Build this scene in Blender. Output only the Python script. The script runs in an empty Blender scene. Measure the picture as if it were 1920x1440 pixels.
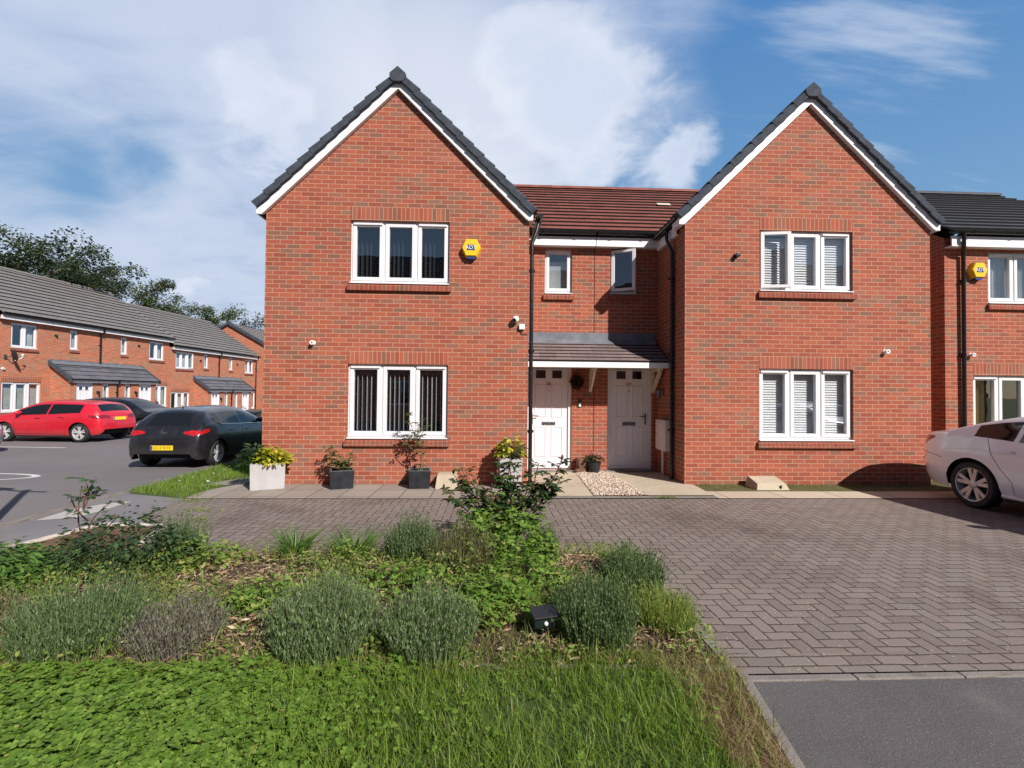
import bpy, bmesh, math, random
import numpy as np
from mathutils import Vector, Matrix
from mathutils.bvhtree import BVHTree
random.seed(7)
rng = np.random.default_rng(11)
R = math.radians
C = bpy.context.scene.collection
scene = bpy.context.scene

# ------------------------------------------------------------------ camera
FPX, YAW, PITCH, ROLL, CAMH = 890.0, 0.0425, 0.0196, 0.0094, 1.56
cam_d = bpy.data.cameras.new("camera")
cam_d.sensor_width = 36.0
cam_d.lens = 36.0 * FPX / 1920.0
cam_d.clip_start = 0.05
cam_d.clip_end = 3000
cam = bpy.data.objects.new("camera", cam_d)
C.objects.link(cam)
def cam_axes():
    cy, sy = math.cos(YAW), math.sin(YAW)
    f = Vector((sy, cy, 0)); r = Vector((cy, -sy, 0)); u = Vector((0, 0, 1))
    f2 = f * math.cos(PITCH) + u * math.sin(PITCH)
    u2 = u * math.cos(PITCH) - f * math.sin(PITCH)
    r3 = r * math.cos(ROLL) + u2 * math.sin(ROLL)
    u3 = u2 * math.cos(ROLL) - r * math.sin(ROLL)
    return r3, u3, f2
cr, cu, cf = cam_axes()
m = Matrix((cr, cu, -cf)).transposed().to_4x4()
m.translation = Vector((0, 0, CAMH))
cam.matrix_world = m
scene.camera = cam
def sky_dir(px, py):
    return (cf + cr * ((px - 960) / FPX) - cu * ((py - 720) / FPX)).normalized()

# ------------------------------------------------------------------ sun, sky, exposure
SUN = Vector((0.74, -1.0, 0.93)).normalized()
SUN_EL = math.asin(SUN.z)
SUN_AZ = math.atan2(SUN.x, SUN.y)
sd = bpy.data.lights.new("sun", 'SUN')
sd.energy = 5.0
sd.angle = R(0.5)
sd.color = (1.0, 0.945, 0.88)
sun = bpy.data.objects.new("sun", sd)
sun.rotation_euler = SUN.to_track_quat('Z', 'Y').to_euler()
sun.location = (20, -30, 40)
C.objects.link(sun)
scene.view_settings.view_transform = 'Standard'
scene.view_settings.look = 'None'
scene.view_settings.exposure = 0.40
scene.view_settings.gamma = 1.0
scene.view_settings.use_curve_mapping = False

class NT:
    """small helper for building node trees"""
    def __init__(s, tree):
        s.t = tree; s.n = tree.nodes; s.l = tree.links
    def node(s, typ, **kw):
        n = s.n.new(typ)
        for k, v in kw.items(): setattr(n, k, v)
        return n
    def link(s, a, b): s.l.new(a, b)
    def put(s, sock, v):
        if hasattr(v, 'is_output'): s.l.new(v, sock)
        elif v is not None: sock.default_value = v
    def math(s, op, a, b=None, c=None, clamp=False):
        n = s.node('ShaderNodeMath', operation=op, use_clamp=clamp)
        s.put(n.inputs[0], a)
        if b is not None: s.put(n.inputs[1], b)
        if c is not None: s.put(n.inputs[2], c)
        return n.outputs[0]
    def vmath(s, op, a, b=None):
        n = s.node('ShaderNodeVectorMath', operation=op)
        s.put(n.inputs[0], a)
        if b is not None: s.put(n.inputs[1], b)
        return n.outputs['Value'] if op in ('DOT_PRODUCT', 'LENGTH') else n.outputs[0]
    def mix(s, f, a, b, blend='MIX'):
        n = s.node('ShaderNodeMix', data_type='RGBA', blend_type=blend)
        s.put(n.inputs[0], f); s.put(n.inputs[6], a); s.put(n.inputs[7], b)
        return n.outputs[2]
    def noise(s, vec, scale, detail=4, rough=0.5, dist=0.0):
        n = s.node('ShaderNodeTexNoise')
        if vec is not None: s.put(n.inputs['Vector'], vec)
        n.inputs['Scale'].default_value = scale
        n.inputs['Detail'].default_value = detail
        n.inputs['Roughness'].default_value = rough
        n.inputs['Distortion'].default_value = dist
        return n.outputs[0]
    def ramp(s, f, stops, interp='LINEAR'):
        n = s.node('ShaderNodeValToRGB')
        cr_ = n.color_ramp; cr_.interpolation = interp
        while len(cr_.elements) < len(stops): cr_.elements.new(0.5)
        for e, (p, c) in zip(cr_.elements, stops):
            e.position = p
            e.color = c if len(c) == 4 else (*c, 1)
        s.put(n.inputs[0], f)
        return n.outputs[0]
    def rng(s, v, a, b, c=0.0, d=1.0, smooth=True):
        n = s.node('ShaderNodeMapRange')
        n.interpolation_type = 'SMOOTHSTEP' if smooth else 'LINEAR'
        s.put(n.inputs[0], v)
        for i, x in enumerate((a, b, c, d)): n.inputs[1 + i].default_value = x
        return n.outputs[0]
    def sep(s, v):
        n = s.node('ShaderNodeSeparateXYZ'); s.put(n.inputs[0], v)
        return n.outputs[0], n.outputs[1], n.outputs[2]
    def comb(s, x, y, z=0.0):
        n = s.node('ShaderNodeCombineXYZ')
        s.put(n.inputs[0], x); s.put(n.inputs[1], y); s.put(n.inputs[2], z)
        return n.outputs[0]

world = bpy.data.worlds.new("World")
scene.world = world
world.use_nodes = True
def build_world():
    W = NT(world.node_tree)
    W.n.clear()
    out = W.node('ShaderNodeOutputWorld')
    bg = W.node('ShaderNodeBackground')
    bg.inputs['Strength'].default_value = 0.055
    W.link(bg.outputs[0], out.inputs[0])
    sky = W.node('ShaderNodeTexSky', sky_type='NISHITA', sun_disc=False)
    sky.sun_elevation = SUN_EL
    sky.sun_rotation = SUN_AZ
    sky.altitude = 50; sky.air_density = 1.0; sky.dust_density = 0.25; sky.ozone_density = 2.0
    d = W.node('ShaderNodeTexCoord').outputs['Generated']
    x, y, z = W.sep(d)
    zz = W.math('ADD', W.math('MAXIMUM', z, 0.0), 0.22)
    p = W.comb(W.math('DIVIDE', x, zz), W.math('DIVIDE', y, zz), 0.0)
    warp = W.node('ShaderNodeTexNoise'); warp.inputs['Scale'].default_value = 0.9; warp.inputs['Detail'].default_value = 3
    W.link(p, warp.inputs['Vector'])
    pw = W.vmath('ADD', p, W.vmath('MULTIPLY', W.vmath('SUBTRACT', warp.outputs['Color'], (0.5, 0.5, 0.5)), (0.9, 0.9, 0.0)))
    n1 = W.noise(pw, 1.25, 9, 0.58, 0.15)
    stretch = W.vmath('MULTIPLY', pw, (0.8, 2.6, 1.0))
    n2 = W.noise(stretch, 1.6, 8, 0.62, 0.3)
    # where the cloud lies: soft caps on the dome (direction, half-angle, weight)
    def cap(px, py, inner, outer, wgt):
        c = sky_dir(px, py)
        dt = W.vmath('DOT_PRODUCT', d, tuple(c))
        return W.math('MULTIPLY', W.rng(dt, math.cos(R(outer)), math.cos(R(inner))), wgt)
    cov = None
    for a in CAPS:
        v = cap(*a)
        cov = v if cov is None else W.math('ADD', cov, v)
    cov = W.math('ADD', cov, -0.16)
    dens = W.math('ADD', W.math('MULTIPLY', W.math('ADD', n1, W.math('MULTIPLY', n2, 0.55)), 1.35), W.math('ADD', cov, -1.02))
    a1 = W.math('MULTIPLY', W.rng(dens, -0.05, 0.62), W.rng(y, -0.35, 0.25))
    # inner shading of the cloud: thick parts a little greyer, thin lit edges whiter
    n3 = W.noise(pw, 2.1, 7, 0.6, 0.2)
    grey = W.rng(W.math('ADD', n3, W.math('MULTIPLY', cap(900, 70, 2, 13, 0.35), 1.0)), 0.42, 0.78)
    ccol = W.mix(grey, (8.6, 9.7, 11.9, 1), (5.4, 6.9, 9.9, 1))
    brt = cap(820, 250, 2, 18, 1.0)
    ccol = W.mix(W.math('MULTIPLY', brt, 0.7), ccol, (12.6, 12.9, 13.8, 1))
    # added veil lifts only the sky opposite the sun; fill on fronts stays low
    veil = W.math('MULTIPLY', W.rng(y, -0.15, 0.55), 0.85)
    skyc = W.mix(veil, sky.outputs[0], W.mix(W.rng(z, 0.0, 0.75), (3.6, 6.6, 9.8, 1), (1.1, 3.5, 8.2, 1)))
    col = W.mix(W.math('MULTIPLY', a1, 0.90), skyc, ccol)
    # crisp heaped cloud in the middle, wisps to the right
    n4 = W.noise(p, 3.1, 12, 0.60, 0.35)
    cov2 = None
    for a in CAPS2:
        v = cap(*a)
        cov2 = v if cov2 is None else W.math('ADD', cov2, v)
    d2 = W.math('ADD', W.math('MULTIPLY', n4, 1.25), W.math('ADD', cov2, -1.10))
    a2 = W.rng(d2, -0.02, 0.30)
    shade2 = W.rng(W.math('ADD', d2, W.math('MULTIPLY', W.noise(p, 5.0, 8, 0.6), 0.3)), 0.16, 0.52)
    col2 = W.mix(shade2, (12.8, 13.2, 14.2, 1), (9.2, 10.3, 12.4, 1))
    col = W.mix(W.math('MULTIPLY', a2, 0.85), col, col2)
    wv = W.node('ShaderNodeMapping'); wv.inputs['Rotation'].default_value = (0, 0, R(-32)); wv.inputs['Scale'].default_value = (0.7, 3.6, 1)
    W.link(p, wv.inputs['Vector'])
    n5 = W.noise(wv.outputs[0], 1.7, 11, 0.60, 0.12)
    a3 = W.math('MULTIPLY', W.rng(W.math('ADD', n5, cap(1640, 110, 2, 11, 0.16)), 0.60, 0.84), W.rng(y, -0.1, 0.4))
    col = W.mix(W.math('MULTIPLY', a3, 0.5), col, (10.5, 11.4, 13.0, 1))
    W.link(col, bg.inputs['Color'])
CAPS = [(330, 150, 8, 36, 0.80), (820, 260, 4, 20, 0.45), (1120, 70, 3, 17, 0.34), (1290, 290, 1, 8, 0.30),
        (420, 590, 3, 15, 0.45), (40, 335, 1, 7, -0.26), (240, 362, 1, 6, -0.30), (300, 340, 1, 4, -.1), (60, 120, 2, 14, -0.12), (1680, 130, 3, 20, -0.10),
        (1000, 200, 3, 14, 0.40), (700, 60, 3, 14, .2), (1600, 330, 5, 22, -0.1)]
CAPS2 = [(1080, 70, 2, 12, 0.42), (1330, 300, 1, 6, 0.40), (1180, 240, 3, 12, 0.34), (950, 250, 4, 14, 0.44), (600, 270, 3, 14, 0.30), (350, 60, 4, 14, .16), (420, 580, 2, 9, 0.36), (200, 480, 2, 10, .2), (430, 230, 3, 12, .16), (1620, 265, 1, 4, 0.30), (1180, 330, 1, 7, .22)]
build_world()

# ------------------------------------------------------------------ object helpers
def tag(o, label=None, cat=None, group=None, kind=None):
    if label: o['label'] = label
    if cat: o['category'] = cat
    if group: o['group'] = group
    if kind: o['kind'] = kind
    return o
def empty(name, loc=(0, 0, 0), rz=0.0, label=None, cat=None, group=None):
    o = bpy.data.objects.new(name, None)
    o.empty_display_size = 0.2
    o.location = loc; o.rotation_euler = (0, 0, rz)
    C.objects.link(o)
    return tag(o, label, cat, group)
def copy_tree(o, parent=None):
    c = o.copy(); C.objects.link(c); c.parent = parent
    for ch in o.children: copy_tree(ch, c)
    return c

class MB:
    """collects faces, then links them as ONE mesh object; UVs in metres by face direction"""
    def __init__(s): s.v = []; s.f = []; s.m = []; s.sm = []
    def face(s, pts, mi=0, smooth=False):
        i = len(s.v); s.v += [tuple(p) for p in pts]; s.f.append(list(range(i, i + len(pts)))); s.m.append(mi); s.sm.append(smooth)
    def grid(s, P, mi=0, smooth=True, closed=False):
        """P: rows of points"""
        i = len(s.v); nr = len(P); nc = len(P[0])
        for r_ in P: s.v += [tuple(p) for p in r_]
        for a in range(nr - 1):
            for b in range(nc if closed else nc - 1):
                b2 = (b + 1) % nc
                s.f.append([i + a * nc + b, i + a * nc + b2, i + (a + 1) * nc + b2, i + (a + 1) * nc + b]); s.m.append(mi); s.sm.append(smooth)
    def box(s, x0, x1, y0, y1, z0, z1, mi=0):
        i = len(s.v)
        s.v += [(x0, y0, z0), (x1, y0, z0), (x1, y1, z0), (x0, y1, z0), (x0, y0, z1), (x1, y0, z1), (x1, y1, z1), (x0, y1, z1)]
        for q in ((0, 3, 2, 1), (4, 5, 6, 7), (0, 1, 5, 4), (1, 2, 6, 5), (2, 3, 7, 6), (3, 0, 4, 7)):
            s.f.append([i + k for k in q]); s.m.append(mi); s.sm.append(False)
    def hexa(s, p, mi=0):
        """8 points: 4 bottom ccw then 4 top"""
        i = len(s.v); s.v += [tuple(q) for q in p]
        for q in ((0, 3, 2, 1), (4, 5, 6, 7), (0, 1, 5, 4), (1, 2, 6, 5), (2, 3, 7, 6), (3, 0, 4, 7)):
            s.f.append([i + k for k in q]); s.m.append(mi); s.sm.append(False)
    def prism(s, poly, a, b, mi=0, smooth=False):
        """poly of 3D points; a,b: offset vectors to the two ends"""
        n = len(poly); i = len(s.v)
        A = [tuple(Vector(p) + Vector(a)) for p in poly]; B = [tuple(Vector(p) + Vector(b)) for p in poly]
        s.v += A + B
        s.f.append([i + k for k in range(n)][::-1]); s.m.append(mi); s.sm.append(False)
        s.f.append([i + n + k for k in range(n)]); s.m.append(mi); s.sm.append(False)
        for k in range(n):
            k2 = (k + 1) % n
            s.f.append([i + k, i + k2, i + n + k2, i + n + k]); s.m.append(mi); s.sm.append(smooth)
    def tube(s, path, r, n=8, mi=0, caps=True):
        path = [Vector(p) for p in path]
        rs = r if isinstance(r, (list, tuple)) else [r] * len(path)
        rows = []; up = Vector((0, 0, 1)); prev = None
        for k, p in enumerate(path):
            t = (path[min(k + 1, len(path) - 1)] - path[max(k - 1, 0)]).normalized()
            if prev is None:
                ax = t.cross(up)
                if ax.length < 1e-3: ax = t.cross(Vector((0, 1, 0)))
            else:
                ax = prev - t * prev.dot(t)
                if ax.length < 1e-4: ax = t.cross(up)
            ax.normalize(); prev = ax; bx = t.cross(ax)
            rows.append([p + (ax * math.cos(2 * math.pi * q / n) + bx * math.sin(2 * math.pi * q / n)) * rs[k] for q in range(n)])
        s.grid(rows, mi, True, True)
        if caps:
            s.face(rows[0], mi); s.face(rows[-1][::-1], mi)
    def lathe(s, prof, c=(0, 0, 0), axis='z', n=24, mi=0):
        """prof: list of (radius, height) along axis"""
        rows = []
        for r_, h in prof:
            row = []
            for q in range(n):
                a = 2 * math.pi * q / n; ca, sa = r_ * math.cos(a), r_ * math.sin(a)
                if axis == 'z': row.append((c[0] + ca, c[1] + sa, c[2] + h))
                elif axis == 'y': row.append((c[0] + ca, c[1] + h, c[2] + sa))
                else: row.append((c[0] + h, c[1] + ca, c[2] + sa))
            rows.append(row)
        s.grid(rows, mi, True, True)
    def build(s, name, mat, parent=None, off=(0, 0, 0), bevel=0.0, sharp=35, recalc=False, loc=None, link=True):
        me = bpy.data.meshes.new(name)
        V = np.array(s.v, float)
        uvs = []
        for f in s.f:
            P = V[f]
            n = np.zeros(3)
            for k in range(len(f)):
                a, b = P[k], P[(k + 1) % len(f)]
                n += np.cross(a, b)
            ln = np.linalg.norm(n)
            n = n / ln if ln > 1e-12 else np.array([0, 0, 1.0])
            if abs(n[2]) > 0.985: t = np.array([1.0, 0, 0]); bt = np.array([0, 1.0, 0])
            else:
                t = np.array([-n[1], n[0], 0]); t /= np.linalg.norm(t); bt = np.cross(n, t)
                if bt[2] < 0: bt = -bt
                # a fixed sign keeps neighbouring faces in step
                if abs(t[0]) >= abs(t[1]):
                    if t[0] < 0: t = -t
                elif t[1] < 0: t = -t
            for p in P: uvs += [float(p @ t), float(p @ bt)]
        Vo = V - np.array(off, float)
        me.from_pydata([tuple(p) for p in Vo], [], s.f)
        uvl = me.uv_layers.new(name='uv')
        uvl.data.foreach_set('uv', uvs)
        mats = mat if isinstance(mat, (list, tuple)) else [mat]
        for q in mats: me.materials.append(q)
        me.polygons.foreach_set('material_index', s.m)
        me.polygons.foreach_set('use_smooth', s.sm)
        if recalc or any(s.sm):
            bm = bmesh.new(); bm.from_mesh(me)
            bmesh.ops.remove_doubles(bm, verts=bm.verts, dist=1e-5)
            if recalc: bmesh.ops.recalc_face_normals(bm, faces=bm.faces)
            bm.to_mesh(me); bm.free()
        if any(s.sm): me.set_sharp_from_angle(angle=R(sharp))
        me.update()
        o = bpy.data.objects.new(name, me)
        if link: C.objects.link(o)
        o.parent = parent
        if loc: o.location = loc
        if bevel:
            b = o.modifiers.new('Bevel', 'BEVEL'); b.width = bevel; b.segments = 2; b.limit_method = 'ANGLE'; b.angle_limit = R(40)
            b.harden_normals = False
        return o

def np_mesh(name, V, F, mat, parent=None, loc=None, smooth=False):
    """V (N,3), F (M,k) uniform polygons"""
    me = bpy.data.meshes.new(name)
    V = np.ascontiguousarray(V, np.float32); F = np.ascontiguousarray(F, np.int32)
    k = F.shape[1]
    me.vertices.add(len(V)); me.vertices.foreach_set('co', V.ravel())
    me.loops.add(F.size); me.loops.foreach_set('vertex_index', F.ravel())
    me.polygons.add(len(F)); me.polygons.foreach_set('loop_start', np.arange(0, F.size, k, dtype=np.int32))
    if smooth: me.polygons.foreach_set('use_smooth', np.ones(len(F), bool))
    me.update(calc_edges=True)
    for q in (mat if isinstance(mat, (list, tuple)) else [mat]): me.materials.append(q)
    o = bpy.data.objects.new(name, me); C.objects.link(o)
    o.parent = parent
    if loc is not None: o.location = loc
    return o

def text_obj(name, body, size, mat, parent, loc, rot, ext=0.001, align='CENTER'):
    cu_ = bpy.data.curves.new(name, 'FONT')
    cu_.body = body; cu_.size = size; cu_.extrude = ext; cu_.align_x = align; cu_.align_y = 'CENTER'
    cu_.materials.append(mat)
    o = bpy.data.objects.new(name, cu_); C.objects.link(o)
    o.parent = parent; o.location = loc; o.rotation_euler = rot
    TEXTS.append(o)
    return o
TEXTS = []

# ------------------------------------------------------------------ materials
MATS = {}
def new_mat(name):
    m_ = bpy.data.materials.new(name); m_.use_nodes = True
    N = NT(m_.node_tree); N.n.clear()
    out = N.node('ShaderNodeOutputMaterial'); b = N.node('ShaderNodeBsdfPrincipled')
    N.link(b.outputs[0], out.inputs[0])
    return m_, N, b, out
def c4(c): return (*c, 1) if len(c) == 3 else c
def bump(N, b, h, strength=0.3, dist=0.01):
    n = N.node('ShaderNodeBump'); n.inputs['Strength'].default_value = strength; n.inputs['Distance'].default_value = dist
    N.put(n.inputs['Height'], h); N.link(n.outputs[0], b.inputs['Normal'])

def plain(name, col, rough=0.5, metal=0.0, var=0.08, vscale=8.0, bumpv=0.0, bscale=200.0, coat=0.0, spec=0.5):
    """a colour with a little procedural wear and unevenness"""
    m_, N, b, o = new_mat(name)
    g = N.node('ShaderNodeTexCoord').outputs['Object']
    n = N.noise(g, vscale, 5, 0.6)
    lo = tuple(c * (1 - var * 1.6) for c in col); hi = tuple(min(1, c * (1 + var)) for c in col)
    N.link(N.ramp(n, [(0.3, lo), (0.7, hi)]), b.inputs['Base Color'])
    N.put(b.inputs['Roughness'], N.rng(N.noise(g, vscale * 2.3, 3), 0.3, 0.7, max(0.02, rough - 0.06), min(1, rough + 0.06)))
    b.inputs['Metallic'].default_value = metal
    b.inputs['Specular IOR Level'].default_value = spec
    if coat: b.inputs['Coat Weight'].default_value = coat; b.inputs['Coat Roughness'].default_value = 0.03
    if bumpv: bump(N, b, N.noise(g, bscale, 4), bumpv, 0.004)
    return m_

def brick_mat(name, w=0.225, h=0.075, joint=0.010, half=True, tint=(1, 1, 1), swap=False, seed=0.0, mortar=(0.50, 0.285, 0.195)):
    m_, N, b, o = new_mat(name)
    uv = N.node('ShaderNodeTexCoord').outputs['UV']
    # hand-laid: courses wander by a millimetre or two
    wob = N.node('ShaderNodeTexNoise'); wob.inputs['Scale'].default_value = 9.0
    N.link(uv, wob.inputs['Vector'])
    uvw = N.vmath('ADD', uv, N.vmath('MULTIPLY', N.vmath('SUBTRACT', wob.outputs['Color'], (0.5, 0.5, 0.5)), (0.006, 0.005, 0)))
    u, v, _ = N.sep(uvw)
    if swap: u, v = v, u
    row = N.math('FLOOR', N.math('DIVIDE', v, h))
    if half:
        odd = N.math('MODULO', N.math('ABSOLUTE', row), 2.0)
        u = N.math('ADD', u, N.math('MULTIPLY', odd, w * 0.5))
    col = N.math('FLOOR', N.math('DIVIDE', u, w))
    fu = N.math('SUBTRACT', u, N.math('MULTIPLY', col, w))
    fv = N.math('SUBTRACT', v, N.math('MULTIPLY', row, h))
    du = N.math('MINIMUM', fu, N.math('SUBTRACT', w, fu)); dv = N.math('MINIMUM', fv, N.math('SUBTRACT', h, fv))
    dd = N.math('MINIMUM', du, dv)
    wn = N.node('ShaderNodeTexWhiteNoise', noise_dimensions='3D')
    N.link(N.comb(col, row, seed), wn.inputs['Vector'])
    wn2 = N.node('ShaderNodeTexWhiteNoise', noise_dimensions='3D')
    N.link(N.comb(row, col, seed + 5), wn2.inputs['Vector'])
    t = tint
    # batches of brick: where duller ones cluster
    cl = N.noise(N.comb(N.math('MULTIPLY', col, w * 0.45), N.math('MULTIPLY', row, h * 1.6), seed), 0.9, 3)
    pick = N.math('ADD', N.math('MULTIPLY', wn.outputs[0], 0.66), N.math('MULTIPLY', N.rng(cl, 0.25, 0.75), 0.42))
    T = lambda c: tuple(a * q for a, q in zip(c, t))
    base = N.ramp(pick, [(0.0, T((0.380, 0.118, 0.062))), (0.16, T((0.335, 0.092, 0.053))), (0.38, T((0.358, 0.102, 0.058))),
                         (0.55, T((0.305, 0.081, 0.051))), (0.67, T((0.325, 0.092, 0.060))), (0.74, T((0.270, 0.115, 0.076))), (0.88, T((0.220, 0.112, 0.078))), (1.0, T((0.27, 0.095, 0.064)))])
    fine = N.noise(uv, 60.0, 6, 0.65)
    base = N.mix(0.55, base, N.mix(fine, (0.72, 0.72, 0.72, 1), (1.25, 1.22, 1.2, 1)), 'MULTIPLY')
    val = N.mix(wn2.outputs[0], (0.86, 0.86, 0.86, 1), (1.12, 1.12, 1.12, 1))
    base = N.mix(1.0, base, val, 'MULTIPLY')
    mort = N.mix(N.noise(uv, 30.0, 4), c4(tuple(q * 0.86 for q in mortar)), c4(tuple(min(1, q * 1.1) for q in mortar)))
    edge = N.math('ADD', dd, N.math('MULTIPLY', N.math('SUBTRACT', N.noise(uv, 120.0, 2), 0.5), 0.004))
    isb = N.rng(edge, joint * 0.5 - 0.0012, joint * 0.5 + 0.0016)
    colr = N.mix(isb, mort, base)
    # weathering: pale bloom and dirt in broad patches
    st = N.rng(N.noise(N.vmath('MULTIPLY', uv, (0.7, 1.5, 1)), 0.8, 7, 0.68, 0.3), 0.50, 0.78)
    colr = N.mix(N.math('MULTIPLY', st, 0.42), colr, (0.36, 0.205, 0.155, 1))
    big = N.mix(N.noise(uv, 0.35, 3), (0.86, 0.86, 0.88, 1), (1.1, 1.09, 1.07, 1))
    colr = N.mix(1.0, colr, big, 'MULTIPLY')
    N.link(colr, b.inputs['Base Color'])
    b.inputs['Roughness'].default_value = 0.88
    b.inputs['Specular IOR Level'].default_value = 0.25
    hgt = N.math('ADD', N.math('MULTIPLY', isb, 1.0), N.math('MULTIPLY', fine, 0.35))
    bump(N, b, hgt, 0.55, 0.006)
    return m_

def tile_mat(name, col, tw=0.3, var=0.25, rough=0.65, seed=0.0, course=0.3, streak=0.0):
    m_, N, b, o = new_mat(name)
    uv = N.node('ShaderNodeTexCoord').outputs['UV']
    u, v, _ = N.sep(uv)
    row = N.math('FLOOR', N.math('DIVIDE', v, course))
    u2 = N.math('ADD', u, N.math('MULTIPLY', N.math('MODULO', N.math('ABSOLUTE', row), 2.0), tw * 0.5))
    ci = N.math('FLOOR', N.math('DIVIDE', u2, tw))
    fu = N.math('SUBTRACT', u2, N.math('MULTIPLY', ci, tw))
    du = N.math('MINIMUM', fu, N.math('SUBTRACT', tw, fu))
    wn = N.node('ShaderNodeTexWhiteNoise', noise_dimensions='3D'); N.link(N.comb(ci, row, seed), wn.inputs['Vector'])
    k = N.math('ADD', N.math('MULTIPLY', wn.outputs[0], 0.6), N.math('MULTIPLY', N.noise(uv, 3.0, 6, 0.65), 0.5))
    lo = tuple(c * (1 - var) for c in col); hi = tuple(min(1, c * (1 + var * 1.2)) for c in col)
    base = N.ramp(k, [(0.15, lo), (0.9, hi)])
    fine = N.noise(uv, 70.0, 4, 0.7)
    base = N.mix(0.35, base, N.mix(fine, (0.7, 0.7, 0.7, 1), (1.3, 1.3, 1.3, 1)), 'MULTIPLY')
    j = N.rng(du, 0.002, 0.006)
    base = N.mix(j, c4(tuple(c * 0.45 for c in col)), base)
    N.link(base, b.inputs['Base Color'])
    b.inputs['Roughness'].default_value = rough
    b.inputs['Specular IOR Level'].default_value = 0.35
    bump(N, b, N.math('ADD', j, N.math('MULTIPLY', fine, 0.3)), 0.4, 0.006)
    return m_

def paver_mat(name, herring=True):
    """block paving: 200 x 100 mm blocks, herringbone or stretcher"""
    m_, N, b, o = new_mat(name)
    uv = N.node('ShaderNodeTexCoord').outputs['UV']
    wob = N.node('ShaderNodeTexNoise'); wob.inputs['Scale'].default_value = 5.0; wob.inputs['Detail'].default_value = 3
    N.link(uv, wob.inputs['Vector'])
    uvw = N.vmath('ADD', uv, N.vmath('MULTIPLY', N.vmath('SUBTRACT', wob.outputs['Color'], (0.5, 0.5, 0.5)), (0.030, 0.030, 0)))
    us = N.vmath('MULTIPLY', uvw, (10.0, 10.0, 1.0))
    u, v, _ = N.sep(us)
    if herring:
        i = N.math('FLOOR', u); j = N.math('FLOOR', v)
        fu = N.math('SUBTRACT', u, i); fv = N.math('SUBTRACT', v, j)
        k = N.math('FLOORED_MODULO', N.math('SUBTRACT', i, j), 4.0)
        is_ = lambda q: N.math('COMPARE', k, float(q), 0.1)
        k0, k1, k2, k3 = is_(0), is_(1), is_(2), is_(3)
        far = lambda a, q: N.math('ADD', a, N.math('MULTIPLY', q, 10.0))
        dl = far(fu, k1); dr = far(N.math('SUBTRACT', 1.0, fu), k0); db = far(fv, k2); dt = far(N.math('SUBTRACT', 1.0, fv), k3)
        dd = N.math('MINIMUM', N.math('MINIMUM', dl, dr), N.math('MINIMUM', db, dt))
        idv = N.comb(N.math('SUBTRACT', i, k1), N.math('SUBTRACT', j, k2), 0.0)
    else:
        j = N.math('FLOOR', v)
        u2 = N.math('ADD', N.math('MULTIPLY', u, 0.5), N.math('MULTIPLY', N.math('FLOORED_MODULO', j, 2.0), 0.5))
        i = N.math('FLOOR', u2)
        fu = N.math('MULTIPLY', N.math('SUBTRACT', u2, i), 2.0); fv = N.math('SUBTRACT', v, j)
        dd = N.math('MINIMUM', N.math('MINIMUM', fu, N.math('SUBTRACT', 2.0, fu)), N.math('MINIMUM', fv, N.math('SUBTRACT', 1.0, fv)))
        idv = N.comb(i, j, 0.0)
    wn = N.node('ShaderNodeTexWhiteNoise', noise_dimensions='3D'); N.link(idv, wn.inputs['Vector'])
    base = N.ramp(wn.outputs[0], [(0.0, (0.172, 0.139, 0.121)), (0.4, (0.200, 0.162, 0.142)), (0.75, (0.218, 0.177, 0.156)), (1.0, (0.192, 0.164, 0.145))])
    fine = N.noise(uv, 130.0, 5, 0.75)
    base = N.mix(0.7, base, N.mix(N.rng(fine, 0.25, 0.75), (0.62, 0.62, 0.62, 1), (1.36, 1.36, 1.36, 1)), 'MULTIPLY')
    # oil and damp stains, mossy tinge
    s1 = N.rng(N.noise(uv, 0.55, 5, 0.6, 0.5), 0.50, 0.72)
    base = N.mix(N.math('MULTIPLY', s1, 0.85), base, N.mix(1.0, base, (0.62, 0.57, 0.56, 1), 'MULTIPLY'))
    s2 = N.rng(N.noise(uv, 0.8, 4, 0.6, 0.2), 0.56, 0.75)
    base = N.mix(N.math('MULTIPLY', s2, 0.5), base, N.mix(1.0, base, (0.95, 1.06, 0.95, 1), 'MULTIPLY'))
    specks = N.node('ShaderNodeTexVoronoi'); specks.inputs['Scale'].default_value = 34.0; N.link(uv, specks.inputs['Vector'])
    rndspk = N.sep(specks.outputs['Color'])[0]
    isspk = N.math('MULTIPLY', N.math('LESS_THAN', specks.outputs['Distance'], 0.16), N.math('GREATER_THAN', rndspk, 0.80))
    base = N.mix(N.math('MULTIPLY', isspk, 0.75), base, (0.52, 0.48, 0.44, 1))
    e = N.math('ADD', dd, N.math('MULTIPLY', N.math('SUBTRACT', N.noise(uv, 45.0, 4), 0.5), 0.12))
    isb = N.rng(e, 0.024, 0.078)
    jc = N.mix(N.rng(N.noise(uv, 1.7, 4), 0.45, 0.65), (0.042, 0.031, 0.026, 1), (0.060, 0.054, 0.030, 1))
    base = N.mix(isb, jc, base)
    N.link(base, b.inputs['Base Color'])
    b.inputs['Roughness'].default_value = 0.8
    b.inputs['Specular IOR Level'].default_value = 0.35
    dome = N.rng(dd, 0.0, 0.14)
    tilt = N.math('MULTIPLY', wn.outputs[0], 0.25)
    bump(N, b, N.math('ADD', N.math('ADD', dome, tilt), N.math('MULTIPLY', fine, 0.3)), 0.5, 0.008)
    return m_

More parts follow.
